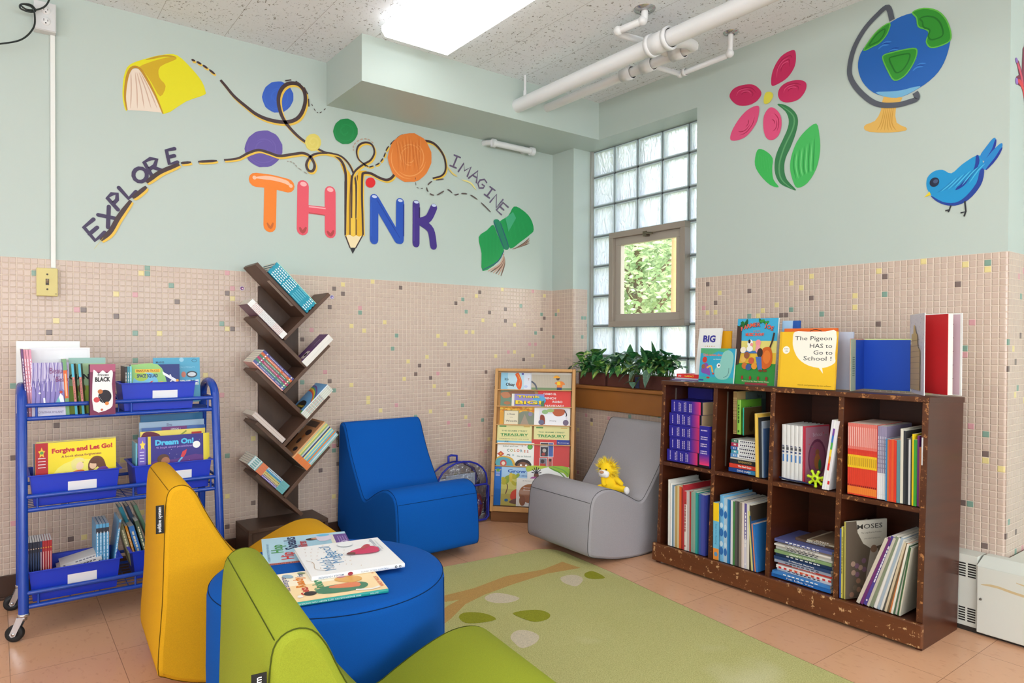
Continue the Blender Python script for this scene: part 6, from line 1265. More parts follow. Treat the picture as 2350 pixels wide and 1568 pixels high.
def rbw(b, W_, H):
    b.frect(0, 0, W_, H, (110, 170, 220)); cs = [(226, 60, 50), (240, 140, 40), (246, 216, 60), (110, 180, 80), (60, 130, 200), (120, 70, 150)]
    for k, c in enumerate(cs): b.fline([(W_*(.0), H*(.62-.03*k)), (W_*.3, H*(.42-.03*k)), (W_*.7, H*(.30-.035*k)), (W_, H*(.28-.035*k))], H*.036, c, smooth=5)
    b.fpoly(sm([(W_*.2, H*.78), (W_*.34, H*.64), (W_*.7, H*.62), (W_*.84, H*.74), (W_*.7, H*.95), (W_*.3, H*.97)], 3), (34, 34, 38)); b.ftext('COMPRENDO', W_*.5, H*.80, .016, (240, 210, 60), bold=.02, rot=0, width=W_*.5); b.frect(W_*.4, H*.86, W_*.6, H*.9, (150, 150, 160)); b.frect(0, H*.92, W_, H, (90, 170, 60))
tree_books('R', 2, [(.0045, .195, .16, (206, 212, 200) if i % 2 else (226, 226, 216), dict(d='thin white magazine', spine_art=sp_lines(tc=((190, 60, 60), (60, 140, 90), (120, 120, 180))[i % 3]))) for i in range(8)]+[(.005, .195, .16, (226, 232, 236), dict(front=rbw, label='magazine with a big rainbow cover on the third right branch'))], 'third right branch of tree shelf', 'white magazines on the tree shelf')
r4 = [(150, 186, 176), (206, 214, 220), (120, 190, 206), (226, 130, 70), (90, 170, 196), (206, 206, 160), (110, 190, 214), (226, 220, 150), (60, 70, 110), (190, 200, 206), (150, 176, 110), (226, 210, 120), (176, 190, 150), (226, 170, 120)]
def osp(c): return lambda b, T_, H: (b.frect(0, H*.86, T_, H, (226, 126, 66)), b.frect(T_*.35, H*.3, T_*.6, H*.75, tuple(min(255, int(x*1.15)) for x in c)))
def brn(b, W_, H): b.frect(0, 0, W_, H, (196, 136, 90)); b.fell(W_*.4, H*.35, W_*.2, H*.08, (60, 44, 40)); b.fell(W_*.55, H*.6, W_*.1, H*.08, (70, 50, 44)); b.frect(W_*.2, H*.05, W_, H*.2, (90, 64, 50)); b.fell(W_*.3, H*.8, W_*.14, H*.06, (60, 50, 50)); b.fell(W_*.5, H*.46, W_*.05, H*.05, (220, 120, 40))
tree_books('R', 3, [(.0072, .235, .17, c, dict(spine_art=osp(c), d='thin %s orange-tipped reader' % cname(c))) for c in r4[:-1]]+[(.0072, .235, .17, r4[-1], dict(front=brn, label='brown covered reader on top of the lowest right branch'))], 'lowest right branch of tree shelf', 'orange tipped readers on the tree shelf')
# ================================================================== blue book cart
M_CART = mat((18, 66, 166), .25, .6); M_BIN = mat((16, 52, 190), .4, .5); M_WIRE = mat((24, 60, 140), .4, .5); M_CH = mat((200, 200, 204), .2, .6, metal=.9)
cart = thing('book_cart', 'blue metal rolling book cart with three wire shelves at left', 'cart', loc=(-2.63, -.33, 0)); CO = T(2.63, .33, 0)
XL, XR = -2.972, -2.288
def ytop(z): return -.425-(.90-z)*.14          # front posts splay outwards at the foot
def yback(z): return -.215+(.90-z)*.06
for x in (XL, XR):
    b = MB(CO); pts = [(x, ytop(.09), .09), (x, ytop(.50), .50), (x, ytop(.86), .86)]+[(x, -.32-.105*math.cos(a), .86+.055*math.sin(a)) for a in [PI*k/8 for k in range(1, 8)]]+[(x, yback(.86), .86), (x, yback(.5), .5), (x, yback(.09), .09)]
    b.tube(pts, .0165, M_CART, 14); b.build('end_frame', cart)
SHZ = (.118, .462, .798)
for z in SHZ:
    yf, yb_ = ytop(z)+.004, yback(z)-.002
    for zz, r in ((z, .0085), (z+.050, .0085)):
        b = MB(CO); b.tube([(XL, yf, zz), (XR, yf, zz)], r, M_CART, 10); b.build('front_rail', cart)
    for zz in (z, z+.05):
        b = MB(CO); b.tube([(XL, yb_, zz), (XR, yb_, zz)], .007, M_CART, 8); b.build('back_rail', cart)
    for x in (XL, XR):
        for zz in (z, z+.05): b = MB(CO); b.tube([(x, yf, zz), (x, yb_, zz)], .006, M_CART, 8); b.build('side_rail', cart)
    for x in (XL+.045, (XL+XR)/2+.02, XR-.03):
        b = MB(CO); b.tube([(x, yf, z), (x, yf, z+.05)], .004, M_CART, 8); b.build('rail_spacer', cart)
    b = MB(CO)
    for k in range(9): y = yf+(yb_-yf)*(k+.5)/9; b.tube([(XL, y, z+.003), (XR, y, z+.003)], .0019, M_WIRE, 5, caps=False)
    for k in range(7): x = XL+(XR-XL)*(k+.5)/7; b.tube([(x, yf, z), (x, yb_, z)], .0024, M_WIRE, 5, caps=False)
    b.build('wire_shelf', cart)
b = MB(CO); b.tube([(-2.655, ytop(.8)+.01, .80), (-2.655, ytop(.8)+.012, .845)]+[(-2.655, -.33-.08*math.cos(a), .845+.03*math.sin(a)) for a in [PI*k/6 for k in range(1, 6)]]+[(-2.655, -.25, .845), (-2.655, -.245, .80)], .0025, M_WIRE, 6); b.build('shelf_divider', cart)
def caster(x, y, ang, nm='caster'):
    R_ = T(x, y, 0) @ RZ(ang); t = bpy.data.objects.new('caster', None); COL.objects.link(t); t.parent = cart; t.location = (x+2.63, y+.33, 0)
    CC = RZ(ang)
    b = MB(CC); b.lathe([(0, .10), (.017, .10), (.019, .096), (.019, .090), (.012, .088), (.012, .076), (0, .076)], (0, 0, 0), (0, 0, 1), M_CH, 20)
    for s_ in (-1, 1): b.prism([(-.008, .088), (.016, .088), (.040, .030), (.034, .020), (.022, .022)], lambda p: (p[0], s_*.013, p[1]), lambda p: (p[0], s_*.0155, p[1]), M_CH)
    b.box(-.010, -.015, .084, .018, .015, .089, M_CH); b.build('fork', t)
    b = MB(CC); b.lathe([(.006, -.010), (.026, -.010), (.030, -.007), (.030, .007), (.026, .010), (.006, .010), (.006, -.010)], (.028, 0, .030), (0, 1, 0), mat((28, 28, 30), .5), 28); b.lathe([(0, .0165), (.006, .016), (.006, -.016), (0, -.0165)], (.028, 0, .030), (0, 1, 0), M_CH, 12); b.build('wheel', t)
    b = MB(); b.tube([(0, 0, .095), (0, 0, .112)], .008, M_CH, 10); b.build('stem', t)
caster(XL, ytop(.09), 155); caster(XL, yback(.09), 180); caster(XR, ytop(.09), 150); caster(XR, yback(.09), 190)
# bins
def bin_(x, y, z, Wd, D, H, label, lab=True, fl=.012, lw=.095, lh=.045):
    """tub flaring upwards; x,y = front left bottom"""
    t = thing('book_bin', label, 'bin', T(x, y, z), 'blue plastic book bins'); b = MB(); th = .0022
    def ring_(z_, f, inn=0): i = inn; return [(-f+i, -f*.6+i, z_), (Wd+f-i, -f*.6+i, z_), (Wd+f-i, D+f*.6-i, z_), (-f+i, D+f*.6-i, z_)]
    vs = ring_(0, 0)+ring_(H, fl)+ring_(H, fl, th)+ring_(.003, 0, th); fs = [(0, 3, 2, 1)]
    for a, c in ((0, 4), (4, 8), (8, 12)): fs += [(a+i, a+(i+1) % 4, c+(i+1) % 4, c+i) for i in range(4)]
    fs.append((12, 13, 14, 15)); b.add(vs, fs, M_BIN)
    f = fl+.009; vs = ring_(H-.001, fl-.001)+ring_(H-.001, f)+ring_(H+.0025, f)+ring_(H+.0025, fl-.001); fs = []
    for a, c in ((0, 4), (4, 8), (8, 12)): fs += [(a+i, a+(i+1) % 4, c+(i+1) % 4, c+i) for i in range(4)]
    b.add(vs, fs, M_BIN)
    b.build('tub', t, bevel=.0012)
    if lab:
        b = MB(); k = fl*.6/H; N = V((0, -1, -k)).normalized(); W_ = V((0, -k, 1)).normalized(); b.frame(V((0, 0, 0))+V((0, -k*.0, 0)), (1, 0, 0), W_, N, .0008)
        u0 = Wd*.40; b.frect(u0, H*.32, u0+lw, H*.32+lh, (232, 232, 234), .5); b.build('label_card', t, 'blank white label')
    return t
S3, S2, S1 = .806, .470, .126
bin_(-2.632, ytop(.8)+.026, S3, .255, .16, .113, 'blue plastic bin on the top cart shelf, right side')
bin_(-2.937, ytop(.46)+.026, S2, .268, .20, .115, 'blue plastic bin on the middle cart shelf, left side')
bin_(-2.592, ytop(.46)+.026, S2, .268, .20, .115, 'blue plastic bin on the middle cart shelf, right side, behind the yellow chair')
bin_(-2.943, ytop(.118)+.026, S1, .270, .20, .112, 'blue plastic bin on the bottom cart shelf, left side')
bin_(-2.600, ytop(.118)+.075, S1, .270, .16, .112, 'blue plastic bin on the bottom cart shelf, mostly behind the yellow chair')
# facing books on the cart: cover to -Y
def cbook(x, y, z, Wd, H, Tk, cov, label, front=None, yaw=0, tilt=0, **k):
    # local x(thickness)-> -Y, local y(width) -> +X
    return book(T(x, y, z) @ RZ(-90+yaw) @ RY(-tilt), Wd, H, Tk, cov, label, 'books on the blue cart', front=front, **k)
z3 = .8035
def spn(x, y, z, Tk, H, Wd, cov, label, lean=0, yaw=0, group='books on the blue cart', **k): # spine to -Y
    return book(T(x, y, z) @ RZ(yaw) @ RY(lean), Wd, H, Tk, cov, label, group, **k)
for i, (x, tk, H, c, lb) in enumerate(((-2.968, .006, .258, (96, 50, 110), 'thin purple spined book at the far left of the cart top'), (-2.961, .007, .256, (206, 130, 150), 'dusky pink spined book second on the cart top'), (-2.953, .007, .256, (220, 150, 170), 'pink spined book third on the cart top'), (-2.945, .008, .256, (214, 140, 166), 'pink spined book fourth on the cart top'))):
    spn(x+.012, -.405, z3, tk, H, .13, c, lb, lean=-4, spine_art=sp_lines(tc=(240, 226, 236)))
cbook(-2.985, -.235, z3, .215, .288, .006, WHT, 'large plain white book at the back of the cart top', tilt=4, hard=True)
def royal(b, W_, H): F_(b, W_, H, ('r', 0, 0, 1, 1, (232, 232, 236)), ('r', .03, .03, .97, .97, (222, 222, 228)), ('r', .035, .035, .965, .965, (234, 234, 238)), ('e', .33, .69, .07, .09, (70, 48, 40)), ('e', .33, .65, .05, .07, (214, 170, 140)), ('e', .53, .66, .06, .05, (90, 60, 44)), ('e', .53, .62, .045, .05, (220, 176, 150)), ('p', [(.2, .4), (.3, .58), (.42, .54), (.44, .4)], (150, 170, 220)), ('p', [(.45, .58), (.53, .56), (.6, .4), (.46, .4)], (206, 180, 220)))
cbook(-2.945, -.345, z3, .20, .262, .006, (234, 234, 238), 'white book with two small crowned figures behind the lilac book', royal, tilt=3)
def beauty(b, W_, H):
    F_(b, W_, H, ('r', 0, 0, 1, 1, (138, 126, 190)), ('r', 0, .66, 1, 1, (176, 166, 206)), ('r', 0, 0, 1, .2, (206, 202, 222)))
    for k in range(26): x = ((k*37) % 100)/100; F_(b, W_, H, ('l', [(x, 1), (x+.04*math.sin(k), .8), (x-.02, .55+.1*math.sin(k*2))], .0022, ((220, 214, 236), (110, 96, 170), (196, 186, 222))[k % 3]))
    for k in range(7): F_(b, W_, H, ('l', [(.08+.13*k, .22), (.1+.13*k, .45), (.02+.15*k, .7)], .002, (84, 74, 140)))
    F_(b, W_, H, ('l', [(.32, .34), (.36, .2), (.55, .17), (.66, .2)], .006, (240, 240, 246)), ('p', [(.6, .2), (.72, .36), (.82, .36), (.9, .18)], (120, 190, 190)), ('p', [(.72, .34), (.76, .42), (.84, .36), (.88, .2), (.78, .22)], (240, 240, 244)), ('e', .78, .44, .04, .045, (190, 60, 50)), ('t', 'Beauty', .72, .83, .032, (130, 60, 110), 0, .5), ('t', '& the', .66, .74, .010, (120, 80, 130)), ('t', 'Beast', .82, .68, .026, (130, 40, 100), 0, .36), ('t', 'CYNTHIA RYLANT', .5, .07, .012, (130, 124, 160), 0, .7), ('e', .2, .43, .03, .03, WHT))
cbook(-2.940, ytop(.8)+.030, z3, .118, .205, .008, (138, 126, 190), 'lilac forest fairy tale picture book on the cart top', beauty, spine=(196, 170, 206), tilt=2)
spn(-2.832, -.418, z3, .012, .218, .13, (110, 160, 110), 'green and orange spined book right of the lilac picture book', lean=-3, spine_art=lambda b, T_, H: (b.frect(0, H*.3, T_, H*.8, (220, 100, 40)), b.frect(T_*.3, H*.34, T_*.7, H*.74, (240, 190, 150))))
cbook(-2.820, -.375, z3, .125, .222, .006, (160, 196, 150), 'pale green giant book behind the black spined books', lambda b, W_, H: (b.frect(0, 0, W_, H*.5, (150, 180, 60)), b.frect(0, H*.9, W_, H, (150, 190, 180)), b.ftext('GIANT', W_*.35, H*.66, .028, BLK, bold=.04), b.fell(W_*.2, H*.3, W_*.07, W_*.07, (240, 240, 220)), b.fell(W_*.2, H*.3, W_*.04, W_*.04, BLK), b.fell(W_*.35, H*.45, W_*.1, W_*.16, BN)))
for i, x in enumerate((-2.802, -2.779)):
    spn(x, -.428, z3, .0085, .200, .12, (24, 24, 34), 'black covered book with teal and pink spine, %s of two' % ('left' if i == 0 else 'right'), lean=-4, yaw=-12, hard=True, spine=(224, 140, 130), spine_art=lambda b, T_, H: (b.frect(0, H*.74, T_, H, (80, 180, 206)), b.frect(0, 0, T_, H*.26, (60, 160, 180)), b.ftext('The Princess in BLACK', T_*.5, H*.5, T_*.55, BLK, bold=.02, rot=-PI/2, width=H*.40)))
def pib(b, W_, H):
    F_(b, W_, H, ('r', 0, 0, 1, 1, (120, 46, 80)), ('r', 0, .85, 1, 1, (176, 90, 120)), ('p', [(.14, .1), (.12, .82), (.2, .88), (.34, .82), (.5, .88), (.66, .82), (.82, .88), (.9, .82), (.86, .6), (.9, .3), (.8, .12)], (240, 236, 236), 1), ('t', 'Princess', .52, .79, .015, BLK, .02, .42), ('t', 'in', .3, .79, .006, BLK), ('t', 'BLACK', .5, .70, .023, BLK, .05, .6), ('e', .58, .36, .26, .30, (40, 34, 44)), ('e', .40, .46, .10, .10, (190, 110, 56)), ('e', .26, .30, .12, .12, (206, 70, 76)), ('e', .66, .22, .08, .08, (226, 140, 70)), ('e', .46, .10, .05, .05, (190, 90, 60)))
    for k in range(5): F_(b, W_, H, ('e', .36+.04*k, .36-.03*k, .012, .012, WHT))
cbook(-2.760, -.468, z3, .088, .198, .014, (120, 46, 80), 'maroon storybook with white title panel beside the top bin', pib, spine=(26, 24, 32), yaw=6, hard=True)
# top bin contents
def finn(b, W_, H): F_(b, W_, H, ('r', 0, 0, 1, 1, (38, 54, 120)), ('p', [(0, 0), (0, .9), (.1, 1), (.55, 1), (.72, .6), (.72, 0)], (150, 200, 120), 1), ('e', .3, .5, .26, .3, (120, 190, 220)), ('e', .22, .7, .14, .1, (170, 200, 80)), ('r', .1, .80, .60, .885, (250, 200, 60)), ('t', "FINN'S FUN TRUCKS", .35, .842, .013, (110, 50, 30), .03, .46), ('t', 'SPACE SQUAD', .34, .71, .019, (30, 60, 110), .04, .42), ('p', [(.64, .82), (.92, .62), (.97, .5), (.86, .58), (.66, .74)], (236, 236, 240)), ('l', [(.8, .74), (.84, .6), (.8, .56)], .005, (230, 226, 236)), ('e', .95, .58, .03, .03, (240, 170, 60)), ('p', [(.28, .48), (.42, .58), (.46, .6), (.4, .5)], (214, 60, 60)), ('e', .62, .5, .07, .06, (230, 170, 80)))
cbook(-2.605, -.37, S3+.02, .188, .168, .006, (38, 54, 120), 'dark blue book with a globe and space shuttle in the top bin', finn, tilt=4)
for i, (c, lb) in enumerate((((40, 40, 50), 'dark spined book at the left of the top bin'), ((60, 150, 170), 'teal spined book left of the space shuttle book'), ((110, 200, 210), 'pale turquoise spined book left of the space shuttle book'))):
    spn(-2.628+i*.0085, -.40, S3+.01, .0075, .172, .12, c, lb, spine_art=sp_lines(tc=(230, 230, 220)))
def incr(b, W_, H): F_(b, W_, H, ('r', 0, 0, 1, 1, (84, 164, 196)), ('t', 'MARIS', .14, .90, .012, (30, 50, 70), .01), ('e', .88, .93, .06, .035, (40, 60, 80)), ('e', .88, .93, .05, .028, (84, 164, 196)), ('e', .6, .95, .05, .05, (150, 200, 220)), ('t', 'ON LITERACY', .72, .78, .010, (150, 206, 226)), ('t', 'INCREDIBLE', .56, .44, .028, WHT, .04, .82), ('e', .64, .62, .05, .07, (200, 120, 100)), ('e', .82, .62, .12, .08, (60, 66, 76)), ('e', .82, .62, .09, .05, (206, 210, 214)))
cbook(-2.512, -.335, S3+.02, .185, .195, .006, (84, 164, 196), 'light blue book reading INCREDIBLE at the back of the top bin', incr, tilt=5)
# middle left bin
def forgive(b, W_, H):
    F_(b, W_, H, ('r', 0, 0, 1, 1, (248, 222, 40)), ('e', .55, .35, .35, .25, (250, 236, 110)), ('r', 0, 0, .15, 1, (190, 30, 40)), ('p', star(.075, .83, .045, .10), (246, 206, 60)), ('e', .075, .83, .022, .022, GN), ('t', 'Forgive and Let Go!', .575, .85, .024, (196, 40, 50), .05, .76, .03), ('t', 'A book about forgiveness', .56, .735, .012, (150, 60, 60), .02, .50, .02))
    for k in range(4): b.frect(W_*.03, H*(.56+.055*k), W_*.12, H*(.575+.055*k), (240, 220, 220))
    F_(b, W_, H, ('p', [(.40, .3), (.44, .44), (.58, .46), (.64, .3)], (226, 110, 50), 1), ('e', .53, .545, .052, .062, (248, 214, 180)), ('p', [(.44, .5), (.43, .62), (.49, .69), (.57, .68), (.60, .62), (.55, .62), (.50, .58), (.48, .48)], (240, 226, 140), 1), ('e', .575, .60, .006, .006, BLK), ('p', [(.66, .4), (.64, .56), (.70, .68), (.78, .69), (.84, .62), (.87, .44), (.80, .40), (.76, .5)], (110, 66, 44), 1), ('e', .70, .53, .045, .055, (240, 196, 160)), ('p', [(.66, .58), (.70, .66), (.78, .64), (.76, .56)], (100, 58, 40), 1), ('p', [(.72, .3), (.76, .46), (.88, .48), (.92, .3)], (110, 60, 150), 1))
cbook(-2.930, -.405, S2+.012, .27, .215, .006, (248, 222, 40), 'yellow Forgive and Let Go book in the middle left bin', forgive, tilt=3, yaw=2)
cbook(-2.935, -.375, S2+.012, .27, .212, .006, (200, 206, 220), 'grey blue book just behind the yellow forgiveness book', lambda b, W_, H: b.frect(0, 0, W_*.05, H, (96, 96, 130)), tilt=3, yaw=2)
cbook(-2.925, -.350, S2+.012, .272, .214, .006, (236, 214, 120), 'pale yellow book behind the yellow forgiveness book', None, tilt=3, yaw=2)
# middle right bin
def dream(b, W_, H):
    F_(b, W_, H, ('r', 0, 0, 1, 1, (52, 44, 130)), ('p', [(.12, 0), (.12, .46), (.5, .52), (.9, .56), (.9, 0)], (96, 50, 130), 1), ('r', 0, 0, .10, 1, (120, 100, 190)), ('r', .13, 0, .17, 1, (226, 206, 60)), ('r', .91, 0, 1, 1, (236, 214, 60)), ('p', star(.06, .84, .04, .10), (246, 214, 80)), ('t', 'Dream On!', .50, .87, .030, (80, 190, 230), .05, .54), ('t', 'A book about possibilities', .50, .765, .012, (170, 140, 210), .01, .5), ('e', .81, .78, .055, .055, (240, 240, 236)), ('e', .34, .54, .085, .075, (90, 56, 40)), ('e', .37, .50, .06, .06, (170, 110, 80)), ('l', [(.54, .44), (.60, .54), (.63, .58)], .006, (110, 190, 230)), ('p', [(.58, .56), (.61, .66), (.67, .70), (.66, .62), (.62, .54)], (214, 60, 70)))
    for k in range(4): b.frect(W_*.02, H*(.52+.06*k), W_*.08, H*(.535+.06*k), (226, 220, 240))
    for k in range(14): b.fell(W_*(.2+.68*((k*37) % 100)/100), H*(.35+.6*((k*61) % 100)/100), .0009, .0009, WHT)
cbook(-2.582, -.410, S2+.012, .275, .212, .006, (52, 44, 130), 'purple Dream On book in the middle right bin', dream, tilt=3, yaw=-1)
cbook(-2.566, -.360, S2+.012, .255, .228, .006, (246, 222, 100), 'yellow book with red truck drawing behind the Dream On book', art(('p', [(0, .8), (.05, .98), (.2, .98), (.3, .9), (.2, .8)], (110, 30, 60), 1), ('r', .78, .8, .94, .94, (190, 50, 50)), ('l', [(.5, .8), (.7, .97)], .006, (150, 160, 60)), ('e', .4, .86, .06, .04, WHT)), tilt=3)
cbook(-2.556, -.338, S2+.012, .25, .240, .005, (60, 100, 170), 'blue GRADE workbook in the middle right bin', art(('r', .3, .92, .7, 1, (120, 50, 120)), ('t', 'GRADE 1', .52, .955, .010, WHT, .01)), tilt=3)
cbook(-2.562, -.305, S2+.012, .258, .262, .006, (170, 196, 220), 'pale blue book second from the back of the middle right bin', art(('t', 'She', .45, .94, .016, (80, 60, 120)),), tilt=2)
cbook(-2.553, -.272, S2+.012, .25, .290, .006, (28, 110, 160), 'deep teal book at the very back of the middle right bin', None, tilt=1)
spn(-2.590, -.40, S2+.01, .006, .19, .1, (120, 190, 206), 'pale turquoise spine at the left of the Dream On book')
# bottom bins
for i in range(10):
    c = (34, 40, 60) if i < 5 else ((40, 56, 100) if i == 5 else (176, 40, 46))
    spn(-2.956+i*.0078, -.415, S1+.012, .0072, .186, .115, c, '%s of ten small chapter books in the bottom left bin' % ('navy spined book, '+ORD[i] if i < 6 else 'red spined book, '+ORD[i]), group='small chapter books in the bottom bin', pages=mat((226, 224, 222), .8),
        spine_art=(lambda b, T_, H, i=i: (b.fell(T_/2, H*.86, T_*.28, T_*.28, (230, 200, 170) if i < 5 else (236, 190, 60)), b.frect(T_*.3, H*.4, T_*.65, H*.78, (70, 90, 130) if i < 5 else (232, 190, 180)), b.frect(T_*.2, H*.26, T_*.8, H*.34, (206, 170, 60) if i % 2 else (110, 40, 46)))))
for i in range(3):
    book(T(-2.868+i*.012, -.335+.012*i, S1+.076+i*.018) @ RZ(4-2*i) @ Mx(((0, 0, 1, 0), (0, 1, 0, 0), (-1, 0, 0, 0), (0, 0, 0, 1))) @ T(-.012, 0, 0) if 0 else T(-2.870+i*.010, -.43+.006*i, S1+.050+i*.0155) @ RY(-11) @ Mx(((0, 0, 1, 0), (0, 1, 0, 0), (-1, 0, 0, 0), (0, 0, 0, 1))) @ T(-.014, 0, 0), .10, .150, .014, (226, 222, 218),
         'white comic book lying %s in the bottom left bin' % ('lowest', 'second', 'on top')[i], 'small chapter books in the bottom bin', spine_art=sp_lines(tc=((190, 60, 60), (90, 90, 100), (130, 130, 140))[i]), back=(226, 222, 218))
for i in range(4):
    spn(-2.733+i*.0115, -.42, S1+.012, .010, .222, .15, (96, 170, 214), 'sky blue spined slim book, %s of the four upright together' % ORD[i], lean=0, group='sky blue books in the bottom bin', spine_art=sp_lines((.84, .93, (60, 60, 70)), tc=(226, 236, 244)), pages=mat((206, 216, 224), .6))
spn(-2.680, -.42, S1+.012, .0075, .232, .15, (106, 176, 216), 'single sky blue slim book leaning at the bin end', lean=7, group='sky blue books in the bottom bin', spine_art=sp_lines((.84, .95, (110, 110, 120)), tc=(226, 236, 244)))
for i, (x, H, tk, c, ln, lb) in enumerate(((-2.632, .185, .016, (150, 150, 110), -14, 'khaki thick book leaning in the bottom right bin'), (-2.612, .175, .008, (230, 150, 50), -14, 'orange spined book leaning in the bottom right bin'), (-2.600, .170, .020, (70, 130, 200), -14, 'thick blue logo book leaning in the bottom right bin'), (-2.572, .19, .014, (90, 110, 90), -14, 'green grey book behind the thick blue book'))):
    spn(x+.028, -.372, S1+.03, tk, H, .12, c, lb, lean=ln, spine_art=sp_lines(tc=(236, 226, 190)))
for i, (x, c, lb) in enumerate(((-2.605, (60, 150, 170), 'teal spined hardback sticking up highest in the bottom right bin'), (-2.58, (60, 80, 110), 'dark slate hardback sticking up beside the teal one'), (-2.55, (110, 150, 120), 'grey green hardback at the right of the bottom right bin'))):
    spn(x+.04, -.29, S1+.06, .014, .215, .10, c, lb, lean=-20, spine=c, hard=True)
# ================================================================== picture books on the ottoman
def lying(x, y, z, ang, Wd, H, Tk, cov, label, front, **k):
    """book lying flat; (x,y) is its near right corner, spine along the near edge"""
    a = math.radians(ang); r = V((math.cos(a), math.sin(a), 0)); f = V((-r.y, r.x, 0)); M = Mx.Identity(4)
    for i in range(3): M[i][0], M[i][1], M[i][2], M[i][3] = (0, 0, 1)[i], f[i], -r[i], (x, y, z)[i]
    return book(M, Wd, H, Tk, cov, label, 'picture books on the ottoman', front=front, **k)
def hip(b, W_, H):
    F_(b, W_, H, ('r', 0, 0, 1, 1, (176, 212, 228)), ('r', 0, .16, .78, .75, (160, 202, 222)), ('r', .05, 0, .9, .16, (96, 60, 140)), ('r', .05, .16, .9, .205, (226, 222, 206)), ('t', 'CD', .5, .06, .03, (220, 210, 236), .02, .2), *[('r', .15, .02+.03*k, .8, .028+.03*k, (170, 150, 200)) for k in range(4)],
       ('t', 'Hip', .22, .72, .052, (206, 50, 50), .02), ('t', 'Hop', .52, .82, .050, (70, 150, 70), .02), ('t', 'Speaks', .70, .66, .052, (30, 44, 90), .02), ('t', 'to Children', .50, .55, .042, (196, 50, 60), .02, .46), ('t', 'A CELEBRATION OF POETRY WITH A BEAT', .4, .94, .010, (90, 130, 160)),
       ('e', .78, .42, .05, .075, (50, 36, 34)), ('e', .79, .38, .042, .055, (196, 140, 116)), ('p', [(.66, .34), (.9, .36), (.92, .2), (.7, .2)], (216, 206, 222), 1), ('e', .9, .28, .05, .08, (110, 190, 226)))
def kin(b, W_, H):
    F_(b, W_, H, ('r', 0, 0, 1, 1, (250, 220, 170)), ('r', .52, .4, 1, 1, (252, 240, 214)), ('t', 'Miss Bindergarten', .62, .9, .022, (60, 70, 130), .02, .5), ('t', 'Gets', .3, .76, .030, (200, 60, 50), .04), ('t', 'Ready', .62, .76, .034, (226, 130, 40), .04), ('t', 'for', .86, .74, .022, (60, 80, 140), .02), ('t', 'Kindergarten', .56, .60, .036, (50, 140, 90), .04, .62),
       ('t', 'ASHLEY WOLFF', .28, .035, .014, (226, 110, 80), .02, .36), ('t', 'illustrated by', .66, .035, .009, (226, 130, 90), 0, .2), ('p', [(.10, .28), (.12, .6), (.26, .66), (.36, .5), (.34, .2), (.2, .16)], (70, 130, 100), 1), ('e', .2, .72, .07, .07, (50, 44, 46)), ('p', [(.2, .25), (.26, .5), (.34, .5), (.36, .25)], (226, 130, 90), 1),
       ('p', [(.36, .3), (.5, .44), (.6, .38), (.56, .2), (.42, .18)], (226, 170, 90), 1), ('e', .62, .36, .06, .06, (190, 110, 130)), ('p', [(.66, .14), (.86, .18), (.88, .5), (.72, .48)], (200, 100, 90), 1), ('l', [(.7, .16), (.8, .3), (.74, .46)], .006, (240, 236, 230)), ('l', [(.78, .16), (.86, .3), (.82, .46)], .006, (90, 150, 200)),
       ('e', .84, .22, .07, .06, (80, 150, 200)), ('p', [(.62, .06), (.74, .06), (.76, .12), (.64, .12)], (236, 220, 160)), ('l', [(.1, .3), (.06, .16), (.1, .06)], .010, (240, 236, 230)), ('e', .14, .82, .04, .03, (246, 240, 230)), ('e', .86, .86, .08, .05, (150, 180, 200), .6), ('e', .92, .72, .05, .03, (140, 160, 120), 1))
def mal(b, W_, H):
    F_(b, W_, H, ('t', "Malala's", .32, .78, .046, (60, 130, 180), .0, .42), ('t', 'Magic', .50, .63, .050, (60, 130, 180), .0, .40), ('t', 'Pencil', .70, .68, .046, (60, 130, 180), .0, .40), ('l', [(.12, .82), (.2, .92), (.4, .9), (.5, .96)], .002, (190, 170, 150)), ('t', 'Malala Yousafzai', .72, .12, .020, (150, 160, 180), .0, .46), ('t', 'illustrated by Kerascoet', .72, .07, .009, (170, 180, 190), 0, .34))
    for k in range(40):
        x = ((k*37) % 100)/100*.8+.1; y = .45+.5*((k*61) % 100)/100; F_(b, W_, H, ('l', [(x, y), (x+.02, y+.015*math.sin(k)), (x+.035, y-.01)], .0012, ((206, 176, 150), (190, 160, 150), (216, 196, 160))[k % 3]))
    b.fell(W_*.86, H*.44, W_*.09, H*.09, (214, 220, 226)); b.fell(W_*.86, H*.44, W_*.086, H*.086, (238, 240, 242))
    F_(b, W_, H, ('p', [(.46, .15), (.44, .3), (.48, .44), (.53, .47), (.6, .42), (.66, .28), (.68, .18), (.6, .12)], (206, 50, 96), 1), ('p', [(.58, .34), (.72, .26), (.76, .2), (.7, .18), (.6, .26)], (190, 60, 80), 1), ('e', .505, .455, .035, .045, (110, 70, 54)), ('l', [(.465, .42), (.5, .5), (.55, .46)], .006, (100, 40, 50)), ('e', .66, .27, .02, .02, (170, 110, 90)))
zo = OTH+.0028
lying(-2.160, -1.615, zo, -15.5, .272, .270, .005, (176, 212, 228), 'light blue Hip Hop Speaks to Children book on the ottoman, farthest back', hip, spine=(206, 120, 100), spine_art=lambda b, T_, H: b.ftext('HIP HOP SPEAKS TO CHILDREN', T_/2, H*.7, T_*.8, (70, 30, 40), bold=.02, rot=PI/2, width=H*.5))
